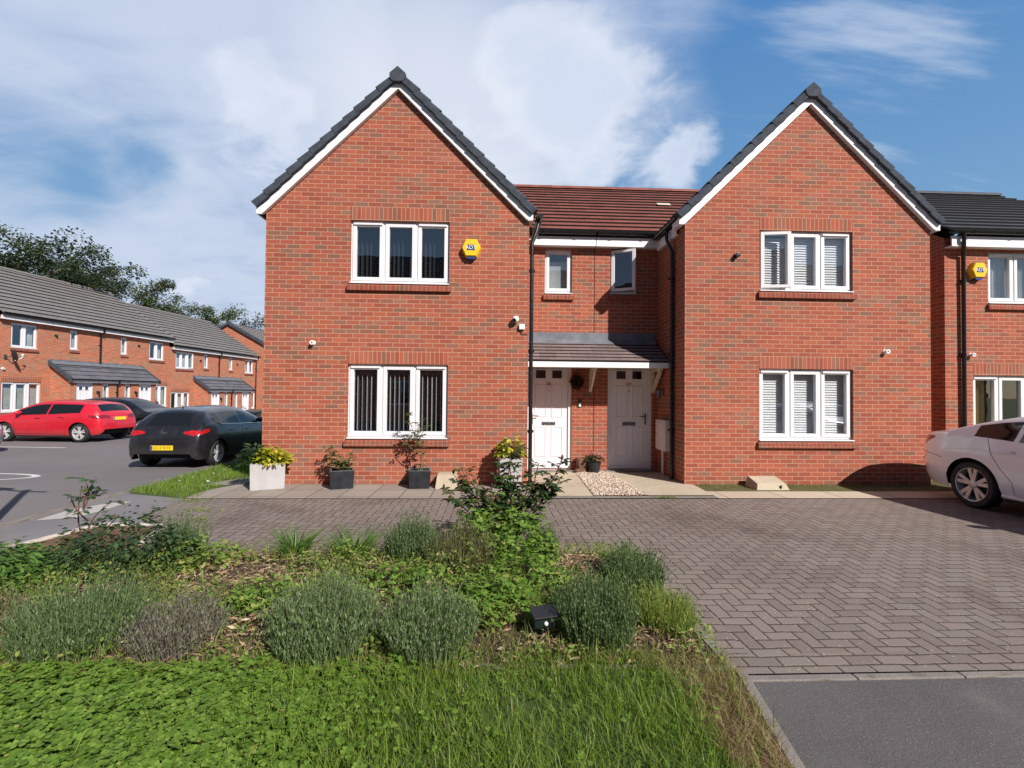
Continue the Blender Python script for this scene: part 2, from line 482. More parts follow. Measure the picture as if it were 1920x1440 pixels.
def ground_mat(name, cols, scale=3.0, fine=150.0, rough=0.9, bstr=0.4, specks=None, seed=0.0, patch=None):
    """soil, tarmac, concrete: broad tones, fine grain, optional pale chips"""
    m_, N, b, o = new_mat(name)
    g = N.node('ShaderNodeTexCoord').outputs['UV']
    n = N.noise(N.vmath('ADD', g, (seed, seed * 0.7, 0)), scale, 6, 0.65, 0.2)
    st = [(0.25 + 0.5 * k / max(1, len(cols) - 1), c) for k, c in enumerate(cols)]
    base = N.ramp(n, st)
    f = N.noise(g, fine, 5, 0.75)
    base = N.mix(0.8, base, N.mix(N.rng(f, 0.25, 0.75), (0.62, 0.62, 0.62, 1), (1.36, 1.36, 1.36, 1)), 'MULTIPLY')
    if specks:
        vt = N.node('ShaderNodeTexVoronoi'); vt.inputs['Scale'].default_value = specks[0]; N.link(g, vt.inputs['Vector'])
        rn = N.sep(vt.outputs['Color'])[0]
        k = N.math('MULTIPLY', N.math('LESS_THAN', vt.outputs['Distance'], specks[2]), N.math('GREATER_THAN', rn, specks[3]))
        base = N.mix(N.math('MULTIPLY', k, 0.8), base, c4(specks[1]))
    if patch:
        base = N.mix(N.rng(N.noise(g, patch[0], 5, 0.6, 0.4), patch[2], patch[3]), base, c4(patch[1]))
    N.link(base, b.inputs['Base Color'])
    b.inputs['Roughness'].default_value = rough
    b.inputs['Specular IOR Level'].default_value = 0.3
    bump(N, b, N.math('ADD', f, N.math('MULTIPLY', N.noise(g, fine * 0.3, 4), 0.8)), bstr, 0.006)
    return m_

def slab_mat(name, w, h, cols, jc, seed=0.0):
    m_, N, b, o = new_mat(name)
    g = N.node('ShaderNodeTexCoord').outputs['UV']
    u, v, _ = N.sep(g)
    ci = N.math('FLOOR', N.math('DIVIDE', u, w)); ri = N.math('FLOOR', N.math('DIVIDE', v, h))
    fu = N.math('SUBTRACT', u, N.math('MULTIPLY', ci, w)); fv = N.math('SUBTRACT', v, N.math('MULTIPLY', ri, h))
    d_ = N.math('MINIMUM', N.math('MINIMUM', fu, N.math('SUBTRACT', w, fu)), N.math('MINIMUM', fv, N.math('SUBTRACT', h, fv)))
    wn = N.node('ShaderNodeTexWhiteNoise', noise_dimensions='3D'); N.link(N.comb(ci, ri, seed), wn.inputs['Vector'])
    k = N.math('ADD', N.math('MULTIPLY', wn.outputs[0], 0.45), N.math('MULTIPLY', N.noise(g, 2.5, 6, 0.65), 0.6))
    base = N.ramp(k, [(0.2, cols[0]), (0.85, cols[1])])
    f = N.noise(g, 90.0, 5, 0.7)
    base = N.mix(0.6, base, N.mix(f, (0.7, 0.7, 0.7, 1), (1.3, 1.3, 1.3, 1)), 'MULTIPLY')
    isb = N.rng(N.math('ADD', d_, N.math('MULTIPLY', N.math('SUBTRACT', N.noise(g, 40.0, 3), 0.5), 0.01)), 0.004, 0.011)
    base = N.mix(isb, c4(jc), base)
    N.link(base, b.inputs['Base Color']); b.inputs['Roughness'].default_value = 0.88
    b.inputs['Specular IOR Level'].default_value = 0.3
    bump(N, b, N.math('ADD', isb, N.math('MULTIPLY', f, 0.3)), 0.4, 0.006)
    return m_

def leaf_mat(name, stops, trans=0.35, rough=0.5, spec=0.35, patch=None):
    """leaf colour differs from leaf to leaf; thin enough to let light through"""
    m_, N, b, o = new_mat(name)
    gi = N.node('ShaderNodeNewGeometry')
    ri = gi.outputs['Random Per Island']
    base = N.ramp(ri, stops)
    if patch:
        g = N.node('ShaderNodeTexCoord').outputs['Object']
        base = N.mix(N.rng(N.noise(g, patch[0], 3), patch[2], patch[3]), base, c4(patch[1]))
    N.link(base, b.inputs['Base Color'])
    b.inputs['Roughness'].default_value = rough
    b.inputs['Specular IOR Level'].default_value = spec
    tr = N.node('ShaderNodeBsdfTranslucent')
    N.link(N.mix(1.0, base, (1.25, 1.3, 0.7, 1), 'MULTIPLY'), tr.inputs['Color'])
    mx = N.node('ShaderNodeMixShader'); mx.inputs[0].default_value = trans
    N.link(b.outputs[0], mx.inputs[1]); N.link(tr.outputs[0], mx.inputs[2]); N.link(mx.outputs[0], o.inputs[0])
    return m_

def glass_mat(name, tint=(0.86, 0.9, 0.9), refl=0.10):
    m_ = bpy.data.materials.new(name); m_.use_nodes = True
    N = NT(m_.node_tree); N.n.clear()
    o = N.node('ShaderNodeOutputMaterial'); t = N.node('ShaderNodeBsdfTransparent'); t.inputs[0].default_value = c4(tint)
    g = N.node('ShaderNodeBsdfGlossy'); g.inputs['Roughness'].default_value = 0.005; g.inputs['Color'].default_value = (0.95, 0.97, 1, 1)
    # reflectance from the angle alone, the same from inside and outside
    ge = N.node('ShaderNodeNewGeometry')
    cs = N.math('ABSOLUTE', N.vmath('DOT_PRODUCT', ge.outputs['Incoming'], ge.outputs['True Normal']))
    fr = N.math('ADD', 0.02, N.math('MULTIPLY', N.math('POWER', N.math('SUBTRACT', 1.0, cs, clamp=True), 5.0), 0.9))
    # panes are never quite flat
    co = N.node('ShaderNodeTexCoord').outputs['Object']
    bn = N.node('ShaderNodeBump'); bn.inputs['Strength'].default_value = 0.05; bn.inputs['Distance'].default_value = 0.02
    N.put(bn.inputs['Height'], N.noise(co, 2.2, 2)); N.link(bn.outputs[0], g.inputs['Normal'])
    mx = N.node('ShaderNodeMixShader')
    N.put(mx.inputs[0], N.math('ADD', fr, refl, clamp=True))
    N.link(t.outputs[0], mx.inputs[1]); N.link(g.outputs[0], mx.inputs[2]); N.link(mx.outputs[0], o.inputs[0])
    return m_

def paint_mat(name, col, metal=0.0, rough=0.3, flake=0.0):
    m_, N, b, o = new_mat(name)
    g = N.node('ShaderNodeTexCoord').outputs['Object']
    dust = N.rng(N.noise(g, 3.0, 6, 0.7), 0.45, 0.8)
    low = N.rng(N.sep(g)[2], 0.55, 0.15)      # road dirt lies low on the body
    base = N.mix(N.math('MULTIPLY', dust, 0.10), c4(col), (0.22, 0.20, 0.18, 1))
    base = N.mix(N.math('MULTIPLY', N.math('MULTIPLY', low, N.noise(g, 9.0, 5)), 0.35), base, (0.13, 0.11, 0.095, 1))
    N.link(base, b.inputs['Base Color'])
    b.inputs['Metallic'].default_value = metal; b.inputs['Roughness'].default_value = rough
    b.inputs['Coat Weight'].default_value = 0.8
    N.put(b.inputs['Coat Roughness'], N.rng(dust, 0, 1, 0.03, 0.14))
    return m_

M = {}
def make_materials():
    M['brick'] = brick_mat('red_brick')
    M['brick2'] = brick_mat('red_brick_terrace', tint=(1.36, 1.58, 1.45), seed=3.0, mortar=(0.52, 0.30, 0.20))
    M['soldier'] = brick_mat('soldier_brick', w=0.225, h=0.075, half=False, swap=True, seed=9.0, tint=(1.0, 0.98, 0.95))
    M['sill'] = brick_mat('sill_brick', w=0.225, h=0.075, half=False, swap=True, seed=4.0, tint=(0.82, 0.74, 0.74), mortar=(0.36, 0.19, 0.14))
    M['upvc'] = plain('white_upvc', (0.73, 0.71, 0.73), 0.32, var=0.03, vscale=3)
    M['door_white'] = plain('white_door_skin', (0.74, 0.72, 0.76), 0.36, var=0.03, vscale=3)
    M['white_paint'] = plain('white_painted_board', (0.80, 0.78, 0.80), 0.45, var=0.05, vscale=4)
    M['cream'] = plain('cream_timber', (0.66, 0.58, 0.47), 0.6, var=0.1)
    M['black_pvc'] = plain('black_pvc', (0.012, 0.012, 0.015), 0.3, var=0.2)
    M['seal'] = plain('dark_rubber', (0.02, 0.02, 0.022), 0.6)
    M['lead'] = plain('lead_flashing', (0.15, 0.16, 0.185), 0.5, var=0.2, vscale=5, bumpv=0.2, bscale=30)
    M['verge'] = plain('dark_concrete_verge', (0.058, 0.066, 0.084), 0.85, spec=0.15, var=0.22, vscale=6, bumpv=0.25)
    M['tile_red'] = tile_mat('red_brown_tiles', (0.200, 0.060, 0.040), var=0.22)
    M['tile_porch'] = tile_mat('plum_tiles', (0.185, 0.138, 0.132), var=0.2, seed=2)
    M['tile_nose'] = plain('grimy_shaded_tile_edge', (0.018, 0.016, 0.016), 0.9)  # near-black: grime plus the gap shadow under each course, put into the colour
    M['tile_dark'] = tile_mat('charcoal_tiles', (0.045, 0.045, 0.052), var=0.2, seed=4)
    M['tile_grey'] = tile_mat('grey_tiles', (0.180, 0.164, 0.156), var=0.10, seed=6)
    M['tile_slate'] = tile_mat('dark_grey_tiles', (0.11, 0.11, 0.125), var=0.22, seed=7)
    M['glass'] = glass_mat('window_glass', refl=0.16)
    M['glass_dark'] = glass_mat('dim_window_glass', (0.42, 0.44, 0.46), 0.10)
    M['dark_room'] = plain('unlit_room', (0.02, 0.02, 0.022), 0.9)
    M['blind_dark'] = plain('charcoal_blind_fabric', (0.022, 0.02, 0.022), 0.8)
    M['blind_edge'] = plain('sunlit_blind_edge', (0.45, 0.44, 0.46), 0.7)  # pale strips: sun on the slat edges put into the colour
    M['blind_white'] = plain('white_slats', (0.74, 0.72, 0.74), 0.5, var=0.04)
    M['net'] = plain('grey_net_curtain', (0.42, 0.42, 0.43), 0.9, var=0.15, vscale=2)
    M['curtain_y'] = plain('straw_curtain', (0.52, 0.42, 0.20), 0.9, var=0.15)
    M['chrome'] = plain('brushed_chrome', (0.55, 0.55, 0.57), 0.25, metal=1.0)
    M['steel_dark'] = plain('dull_steel', (0.16, 0.16, 0.18), 0.4, metal=0.8)
    M['pavers'] = paver_mat('block_paving')
    M['paver_edge'] = paver_mat('block_paving_border', False)
    M['tarmac'] = ground_mat('tarmac', [(0.086, 0.078, 0.078), (0.108, 0.098, 0.097), (0.132, 0.119, 0.117)], 0.9, 140, 0.88, 0.8,
                             specks=(130.0, (0.36, 0.34, 0.33), 0.24, 0.80), patch=(1.4, (0.16, 0.148, 0.142), 0.52, 0.75))
    M['tarmac_road'] = ground_mat('road_tarmac', [(0.140, 0.126, 0.126), (0.165, 0.149, 0.148), (0.186, 0.168, 0.166)], 0.35, 120, 0.85, 0.35, seed=3.1,
                                  patch=(0.25, (0.215, 0.190, 0.182), 0.55, 0.75))
    M['footway'] = ground_mat('footway_tarmac', [(0.155, 0.146, 0.150), (0.180, 0.170, 0.173), (0.200, 0.188, 0.190)], 0.9, 130, 0.85, 0.35, seed=5.0)
    M['kerb'] = ground_mat('concrete_kerb', [(0.17, 0.15, 0.137), (0.26, 0.232, 0.213)], 2.5, 90, 0.9, 0.5, patch=(3.0, (0.12, 0.095, 0.07), 0.52, 0.7))
    M['kerb_pale'] = ground_mat('pale_kerb', [(0.48, 0.42, 0.37), (0.60, 0.53, 0.47)], 1.5, 90, 0.9, 0.3)
    M['concrete'] = ground_mat('beige_concrete', [(0.36, 0.30, 0.225), (0.46, 0.385, 0.29), (0.50, 0.43, 0.33)], 1.6, 100, 0.9, 0.3,
                               patch=(1.6, (0.33, 0.29, 0.20), 0.58, 0.75))
    M['slabs'] = slab_mat('paving_slabs', 0.45, 0.45, ((0.235, 0.195, 0.165), (0.315, 0.268, 0.228)), (0.10, 0.085, 0.065))
    M['edge_slabs'] = slab_mat('concrete_edging', 0.9, 5.0, ((0.42, 0.35, 0.27), (0.50, 0.425, 0.335)), (0.14, 0.115, 0.085), 2.0)
    M['soil'] = ground_mat('dark_soil', [(0.035, 0.024, 0.017), (0.065, 0.043, 0.030), (0.11, 0.076, 0.05)], 5, 60, 0.95, 0.9)
    M['soil_red'] = ground_mat('brown_soil', [(0.10, 0.052, 0.034), (0.15, 0.08, 0.052), (0.19, 0.105, 0.07)], 4, 60, 0.95, 0.9)
    M['dry_turf'] = ground_mat('turf_soil', [(0.040, 0.062, 0.016), (0.062, 0.095, 0.022), (0.085, 0.11, 0.035)], 3, 70, 0.95, 0.8)
    M['turf_far'] = ground_mat('far_turf', [(0.05, 0.075, 0.02), (0.09, 0.12, 0.035)], 0.5, 20, 0.95, 0.5)
    M['moss'] = ground_mat('mossy_earth', [(0.05, 0.045, 0.02), (0.09, 0.09, 0.03), (0.14, 0.11, 0.06)], 5, 60, 0.95, 0.8)
    M['line'] = ground_mat('worn_road_paint', [(0.50, 0.48, 0.46), (0.72, 0.70, 0.68)], 6, 80, 0.8, 0.2)
    M['patch'] = ground_mat('pale_concrete_patch', [(0.36, 0.335, 0.32), (0.44, 0.41, 0.39)], 2, 80, 0.9, 0.3)
    M['planter'] = plain('pale_grey_planter', (0.42, 0.40, 0.405), 0.7, var=0.08, vscale=4, bumpv=0.15, bscale=60)
    M['planter_dark'] = plain('black_slate_planter', (0.014, 0.016, 0.022), 0.5, var=0.35, vscale=7, bumpv=0.3, bscale=50)
    M['planter_rim'] = plain('weathered_planter_rim', (0.11, 0.11, 0.12), 0.75, var=0.3, vscale=14)
    M['yellow'] = plain('yellow_plastic', (0.82, 0.52, 0.02), 0.35, var=0.05)
    M['blue'] = plain('blue_plastic', (0.02, 0.06, 0.30), 0.35)
    M['navy'] = plain('navy_print', (0.03, 0.035, 0.16), 0.4)
    M['white'] = plain('white_plastic', (0.80, 0.79, 0.78), 0.35, var=0.04)
    M['meter'] = plain('off_white_meter_box', (0.70, 0.62, 0.60), 0.5, var=0.05)
    M['dark_green'] = plain('dark_green_plastic', (0.012, 0.022, 0.022), 0.35, var=0.2)
    M['bin'] = plain('dark_bin_plastic', (0.025, 0.028, 0.030), 0.45, var=0.2)
    M['terracotta'] = plain('brown_pot', (0.16, 0.075, 0.05), 0.8, var=0.2)
    M['stem'] = plain('green_stem', (0.07, 0.085, 0.03), 0.7)
    M['stem_red'] = plain('reddish_stem', (0.12, 0.045, 0.03), 0.7)
    M['bark'] = plain('bark', (0.10, 0.075, 0.055), 0.9, var=0.3, vscale=6, bumpv=0.6, bscale=25)
    M['tyre'] = plain('tyre_rubber', (0.018, 0.018, 0.019), 0.75, var=0.2)
    M['alloy'] = plain('alloy_wheel', (0.62, 0.61, 0.62), 0.35, metal=0.35, var=0.08)
    M['alloy_dark'] = plain('shadowed_alloy', (0.03, 0.03, 0.033), 0.5, metal=0.3)
    M['car_glass'] = plain('tinted_car_glass', (0.010, 0.012, 0.014), 0.04, var=0.1, spec=0.5, coat=0.0)
    M['under'] = plain('underbody', (0.008, 0.008, 0.009), 0.8)
    M['trim'] = plain('black_trim', (0.02, 0.02, 0.022), 0.45)
    M['tail'] = plain('red_lens', (0.45, 0.012, 0.018), 0.12, coat=0.7, var=0.3, vscale=20)
    M['tail_dark'] = plain('smoked_red_lens', (0.20, 0.012, 0.018), 0.12, coat=0.7)
    M['lamp_glass'] = plain('headlamp_lens', (0.55, 0.57, 0.6), 0.1, coat=0.8)
    M['plate_y'] = plain('yellow_plate', (0.80, 0.55, 0.02), 0.35, var=0.04)
    M['plate_ink'] = plain('plate_ink', (0.015, 0.015, 0.015), 0.5)
    M['paint_white'] = paint_mat('white_paint_car', (0.84, 0.86, 0.90), 0, 0.22)
    M['paint_red'] = paint_mat('red_paint_car', (0.55, 0.012, 0.028), 0, 0.28)
    M['paint_grey'] = paint_mat('dark_grey_paint_car', (0.016, 0.016, 0.020), 0.2, 0.28)
    M['paint_black'] = paint_mat('black_paint_car', (0.010, 0.011, 0.014), 0, 0.28)
    M['paint_silver'] = paint_mat('silver_paint_car', (0.34, 0.36, 0.38), 0.6, 0.3)
    G = leaf_mat
    M['grass'] = G('grass_blades', [(0, (0.085, 0.155, 0.018)), (0.45, (0.145, 0.235, 0.028)), (0.85, (0.21, 0.30, 0.045)), (0.97, (0.28, 0.31, 0.08)), (1, (0.38, 0.32, 0.14))], 0.35)
    M['grass_dry'] = G('dry_grass', [(0, (0.22, 0.17, 0.075)), (0.5, (0.33, 0.25, 0.12)), (0.75, (0.20, 0.19, 0.06)), (1, (0.42, 0.33, 0.18))], 0.3)
    M['clover'] = G('clover_leaves', [(0, (0.092, 0.180, 0.020)), (0.5, (0.148, 0.250, 0.032)), (0.96, (0.22, 0.335, 0.055)), (1, (0.34, 0.33, 0.09))], 0.35, 0.55)
    M['lav'] = G('lavender_stems', [(0, (0.080, 0.135, 0.044)), (0.5, (0.142, 0.222, 0.072)), (0.85, (0.20, 0.245, 0.13)), (1, (0.28, 0.29, 0.21))], 0.25, 0.7)
    M['lav_dark'] = G('dark_lavender_stems', [(0, (0.062, 0.108, 0.036)), (0.6, (0.112, 0.178, 0.060)), (1, (0.20, 0.25, 0.13))], 0.25, 0.7)
    M['lav_dry'] = G('dry_lavender', [(0, (0.12, 0.105, 0.085)), (0.4, (0.20, 0.17, 0.155)), (0.75, (0.14, 0.15, 0.075)), (1, (0.28, 0.25, 0.22))], 0.25, 0.8)
    M['olive'] = G('olive_weeds', [(0, (0.075, 0.085, 0.03)), (0.5, (0.13, 0.14, 0.055)), (0.85, (0.20, 0.18, 0.09)), (1, (0.30, 0.25, 0.14))], 0.3)
    M['geranium'] = G('bright_lobed_leaves', [(0, (0.085, 0.175, 0.024)), (0.5, (0.165, 0.285, 0.042)), (0.9, (0.26, 0.37, 0.075)), (1, (0.40, 0.37, 0.10))], 0.4)
    M['weed'] = G('yellow_green_weeds', [(0, (0.10, 0.17, 0.028)), (0.5, (0.19, 0.28, 0.05)), (0.9, (0.30, 0.34, 0.09)), (1, (0.40, 0.28, 0.13))], 0.35)
    M['rose'] = G('rose_leaves', [(0, (0.020, 0.050, 0.018)), (0.5, (0.036, 0.082, 0.025)), (0.85, (0.07, 0.13, 0.03)), (1, (0.12, 0.05, 0.03))], 0.3, 0.35, 0.5)
    M['shrub'] = G('dark_shrub_leaves', [(0, (0.022, 0.048, 0.018)), (0.6, (0.045, 0.085, 0.028)), (1, (0.085, 0.13, 0.045))], 0.3)
    M['daylily'] = G('strap_leaves', [(0, (0.055, 0.125, 0.02)), (0.6, (0.095, 0.19, 0.035)), (1, (0.17, 0.26, 0.06))], 0.35)
    M['gold'] = G('gold_green_leaves', [(0, (0.22, 0.27, 0.02)), (0.5, (0.42, 0.44, 0.03)), (1, (0.62, 0.55, 0.06))], 0.35)
    M['potplant'] = G('pot_plant_leaves', [(0, (0.05, 0.075, 0.02)), (0.6, (0.10, 0.14, 0.035)), (0.9, (0.16, 0.17, 0.06)), (1, (0.24, 0.10, 0.05))], 0.35)
    M['tree1'] = G('tree_leaves_dark', [(0, (0.030, 0.050, 0.028)), (0.6, (0.055, 0.084, 0.044)), (1, (0.11, 0.135, 0.07))], 0.3)
    M['tree2'] = G('tree_leaves_mid', [(0, (0.055, 0.075, 0.04)), (0.6, (0.095, 0.12, 0.065)), (1, (0.20, 0.21, 0.13))], 0.3)
    M['tree3'] = G('tree_leaves_light', [(0, (0.05, 0.085, 0.02)), (0.6, (0.09, 0.135, 0.03)), (1, (0.16, 0.19, 0.06))], 0.35)
    M['straw'] = G('straw_litter', [(0, (0.26, 0.165, 0.09)), (0.5, (0.42, 0.30, 0.18)), (0.75, (0.16, 0.085, 0.05)), (1, (0.52, 0.42, 0.29))], 0.15, 0.8)
    M['petal_pink'] = G('pink_petals', [(0, (0.45, 0.16, 0.22)), (1, (0.65, 0.35, 0.40))], 0.3)
    M['petal_white'] = G('white_petals', [(0, (0.75, 0.75, 0.70)), (1, (0.85, 0.83, 0.80))], 0.3)
    M['petal_yellow'] = G('yellow_petals', [(0, (0.75, 0.42, 0.02)), (1, (0.85, 0.6, 0.05))], 0.3)
    M['rust_leaf'] = G('dark_rust_foliage', [(0, (0.035, 0.018, 0.014)), (0.7, (0.07, 0.03, 0.022)), (1, (0.12, 0.06, 0.04))], 0.2)
    # pebbles: every stone its own tone
    m_, N, b, o = new_mat('pebbles')
    ri = N.node('ShaderNodeNewGeometry').outputs['Random Per Island']
    N.link(N.ramp(ri, [(0, (0.22, 0.15, 0.11)), (0.35, (0.46, 0.34, 0.25)), (0.6, (0.58, 0.47, 0.37)), (0.85, (0.66, 0.58, 0.50)), (1, (0.30, 0.24, 0.21))]), b.inputs['Base Color'])
    b.inputs['Roughness'].default_value = 0.8
    M['pebbles'] = m_
make_materials()
# ------------------------------------------------------------------ building parts (local: x along the front, -y outwards, z up)
def wall_panel(mb, x0, x1, z0, z1, y, openings, reveal=0.12, back=0.1):
    """flat wall with rectangular openings, their reveals, facing -y"""
    xs = sorted({x0, x1} | {v for o in openings for v in (o[0], o[1]) if x0 < v < x1})
    zs = sorted({z0, z1} | {v for o in openings for v in (o[2], o[3]) if z0 < v < z1})
    for a, b in zip(xs[:-1], xs[1:]):
        for c, d in zip(zs[:-1], zs[1:]):
            cx, cz = (a + b) / 2, (c + d) / 2
            if any(o[0] < cx < o[1] and o[2] < cz < o[3] for o in openings): continue
            mb.face([(a, y, c), (b, y, c), (b, y, d), (a, y, d)])
    for o in openings:
        a, b, c, d = o; yb = y + reveal
        mb.face([(a, y, c), (a, yb, c), (a, yb, d), (a, y, d)][::-1])
        mb.face([(b, y, c), (b, yb, c), (b, yb, d), (b, y, d)])
        mb.face([(a, y, d), (b, y, d), (b, yb, d), (a, yb, d)])
        mb.face([(a, y, c), (b, y, c), (b, yb, c), (a, yb, c)][::-1])

def roof_courses(mb, A, B, Cc, D, n, thick=0.035, mi=0):
    """A,B eave left/right; Cc,D ridge left/right: overlapping courses of tiles"""
    A, B, Cc, D = map(Vector, (A, B, Cc, D))
    nrm = (B - A).cross(Cc - A).normalized()
    if nrm.z < 0: nrm = -nrm
    for i in range(n):
        t0, t1 = i / n, (i + 1) / n + 0.15 / n
        l0, r0 = A.lerp(Cc, t0) + nrm * thick, B.lerp(D, t0) + nrm * thick
        l1, r1 = A.lerp(Cc, t1) + nrm * 0.006, B.lerp(D, t1) + nrm * 0.006
        lb, rb = A.lerp(Cc, t0) + nrm * 0.004, B.lerp(D, t0) + nrm * 0.004
        mb.face([l0, r0, r1, l1], mi)
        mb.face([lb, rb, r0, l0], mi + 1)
        mb.face([lb, l0, l1], mi); mb.face([rb, r1, r0], mi)
    mb.face([A, Cc, D, B], mi)

def gutter(mb, p, q, r=0.06, mi=0):
    """half-round gutter from p to q, with lip and brackets"""
    p, q = Vector(p), Vector(q); d = (q - p).normalized(); s = Vector((-d.y, d.x, 0)); u = Vector((0, 0, 1))
    rows = []
    for e in (p, q):
        rows.append([e + s * (math.cos(a) * r) + u * (math.sin(a) * r) for a in [math.pi + k * math.pi / 10 for k in range(11)]])
    mb.grid(rows, mi)
    inner = [[e + s * (math.cos(a) * r * 0.86) + u * (math.sin(a) * r * 0.86) for a in [math.pi + k * math.pi / 10 for k in range(11)]] for e in (p, q)]
    mb.grid(inner, mi)
    for sg in (-1, 1):
        a, b = p + s * sg * r, q + s * sg * r; a2, b2 = p + s * sg * r * 0.86, q + s * sg * r * 0.86
        mb.face([a, b, b2, a2], mi)
    for e, rw in ((p, rows[0]), (q, rows[1])): mb.face(rw, mi)
    n = max(2, int((q - p).length / 0.9) + 1)
    for k in range(n):
        c = p.lerp(q, (k + 0.5) / n)
        br = [[c + d * w + s * (math.cos(a) * r * 1.12) + u * (math.sin(a) * r * 1.12) for a in [math.pi + j * math.pi / 8 for j in range(9)]] for w in (-0.02, 0.02)]
        mb.grid(br, mi)

def downpipe(parent, path, off, r=0.036, name='downpipe'):
    mb = MB(); mb.tube(path, r, 12)
    for k in range(len(path) - 1):
        a, b = Vector(path[k]), Vector(path[k + 1])
        if abs(a.z - b.z) > 1.2:
            n = int(abs(a.z - b.z) / 1.6) + 1
            for j in range(n):
                c = a.lerp(b, (j + 0.35) / n); mb.lathe([(r, -0.03), (r * 1.22, -0.028), (r * 1.22, 0.028), (r, 0.03)], c, 'z', 12)
                mb.box(c.x - r * 1.7, c.x + r * 1.7, c.y + r * 0.4, c.y + r * 1.5, c.z - 0.018, c.z + 0.018)
    return mb.build(name, M['black_pvc'], parent, off)

def slats_h(mb, x0, x1, z0, z1, y, pitch=0.045, w=0.056, tilt=60):
    n = int((z1 - z0) / pitch); a = R(tilt); dy, dz = math.cos(a) * w / 2, math.sin(a) * w / 2
    for k in range(n):
        z = z0 + (k + 0.5) * pitch
        P = [(x0, y - dy, z - dz), (x1, y - dy, z - dz), (x1, y, z + 0.004), (x0, y, z + 0.004)]
        mb.face(P); mb.face([(x0, y, z + 0.004), (x1, y, z + 0.004), (x1, y + dy, z + dz), (x0, y + dy, z + dz)])
        mb.face([(x0, y - dy, z - dz - 0.003), (x0, y + dy, z + dz - 0.003), (x1, y + dy, z + dz - 0.003), (x1, y - dy, z - dz - 0.003)])
        mb.face([(x0, y - dy, z - dz - 0.003), (x1, y - dy, z - dz - 0.003), (x1, y - dy, z - dz), (x0, y - dy, z - dz)])

def slats_v(mb, x0, x1, z0, z1, y, pitch=0.078):
    n = int((x1 - x0) / pitch)
    for k in range(n):
        x = x0 + (k + 0.5) * pitch + random.uniform(-0.004, 0.004); a = R(76 + random.uniform(-5, 5)); w = 0.085
        dx, dy = math.cos(a) * w / 2, math.sin(a) * w / 2
        mb.face([(x - dx, y - dy, z0), (x + dx, y + dy, z0), (x + dx, y + dy, z1), (x - dx, y - dy, z1)], 0)
        e = random.choice((0.004, 0.005, 0.007, 0.008))
        mb.face([(x - dx - e, y - dy - 0.002, z0), (x - dx + e, y - dy - 0.002, z0), (x - dx + e, y - dy - 0.002, z1 - 0.01), (x - dx - e, y - dy - 0.002, z1 - 0.01)], 1)
    mb.box(x0, x1, y - 0.03, y + 0.03, z1, z1 + 0.05, 0)

def curtain(mb, x0, x1, z0, z1, y, folds=10, amp=0.02):
    n = folds * 6; top = []; bot = []
    for k in range(n + 1):
        t = k / n; x = x0 + (x1 - x0) * t; yy = y + amp * math.sin(t * folds * 2 * math.pi + 0.7 * math.sin(t * 9))
        top.append((x, yy, z1)); bot.append((x, yy * 1.0 + 0.0, z0))
    mb.grid([bot, top], 0, True)

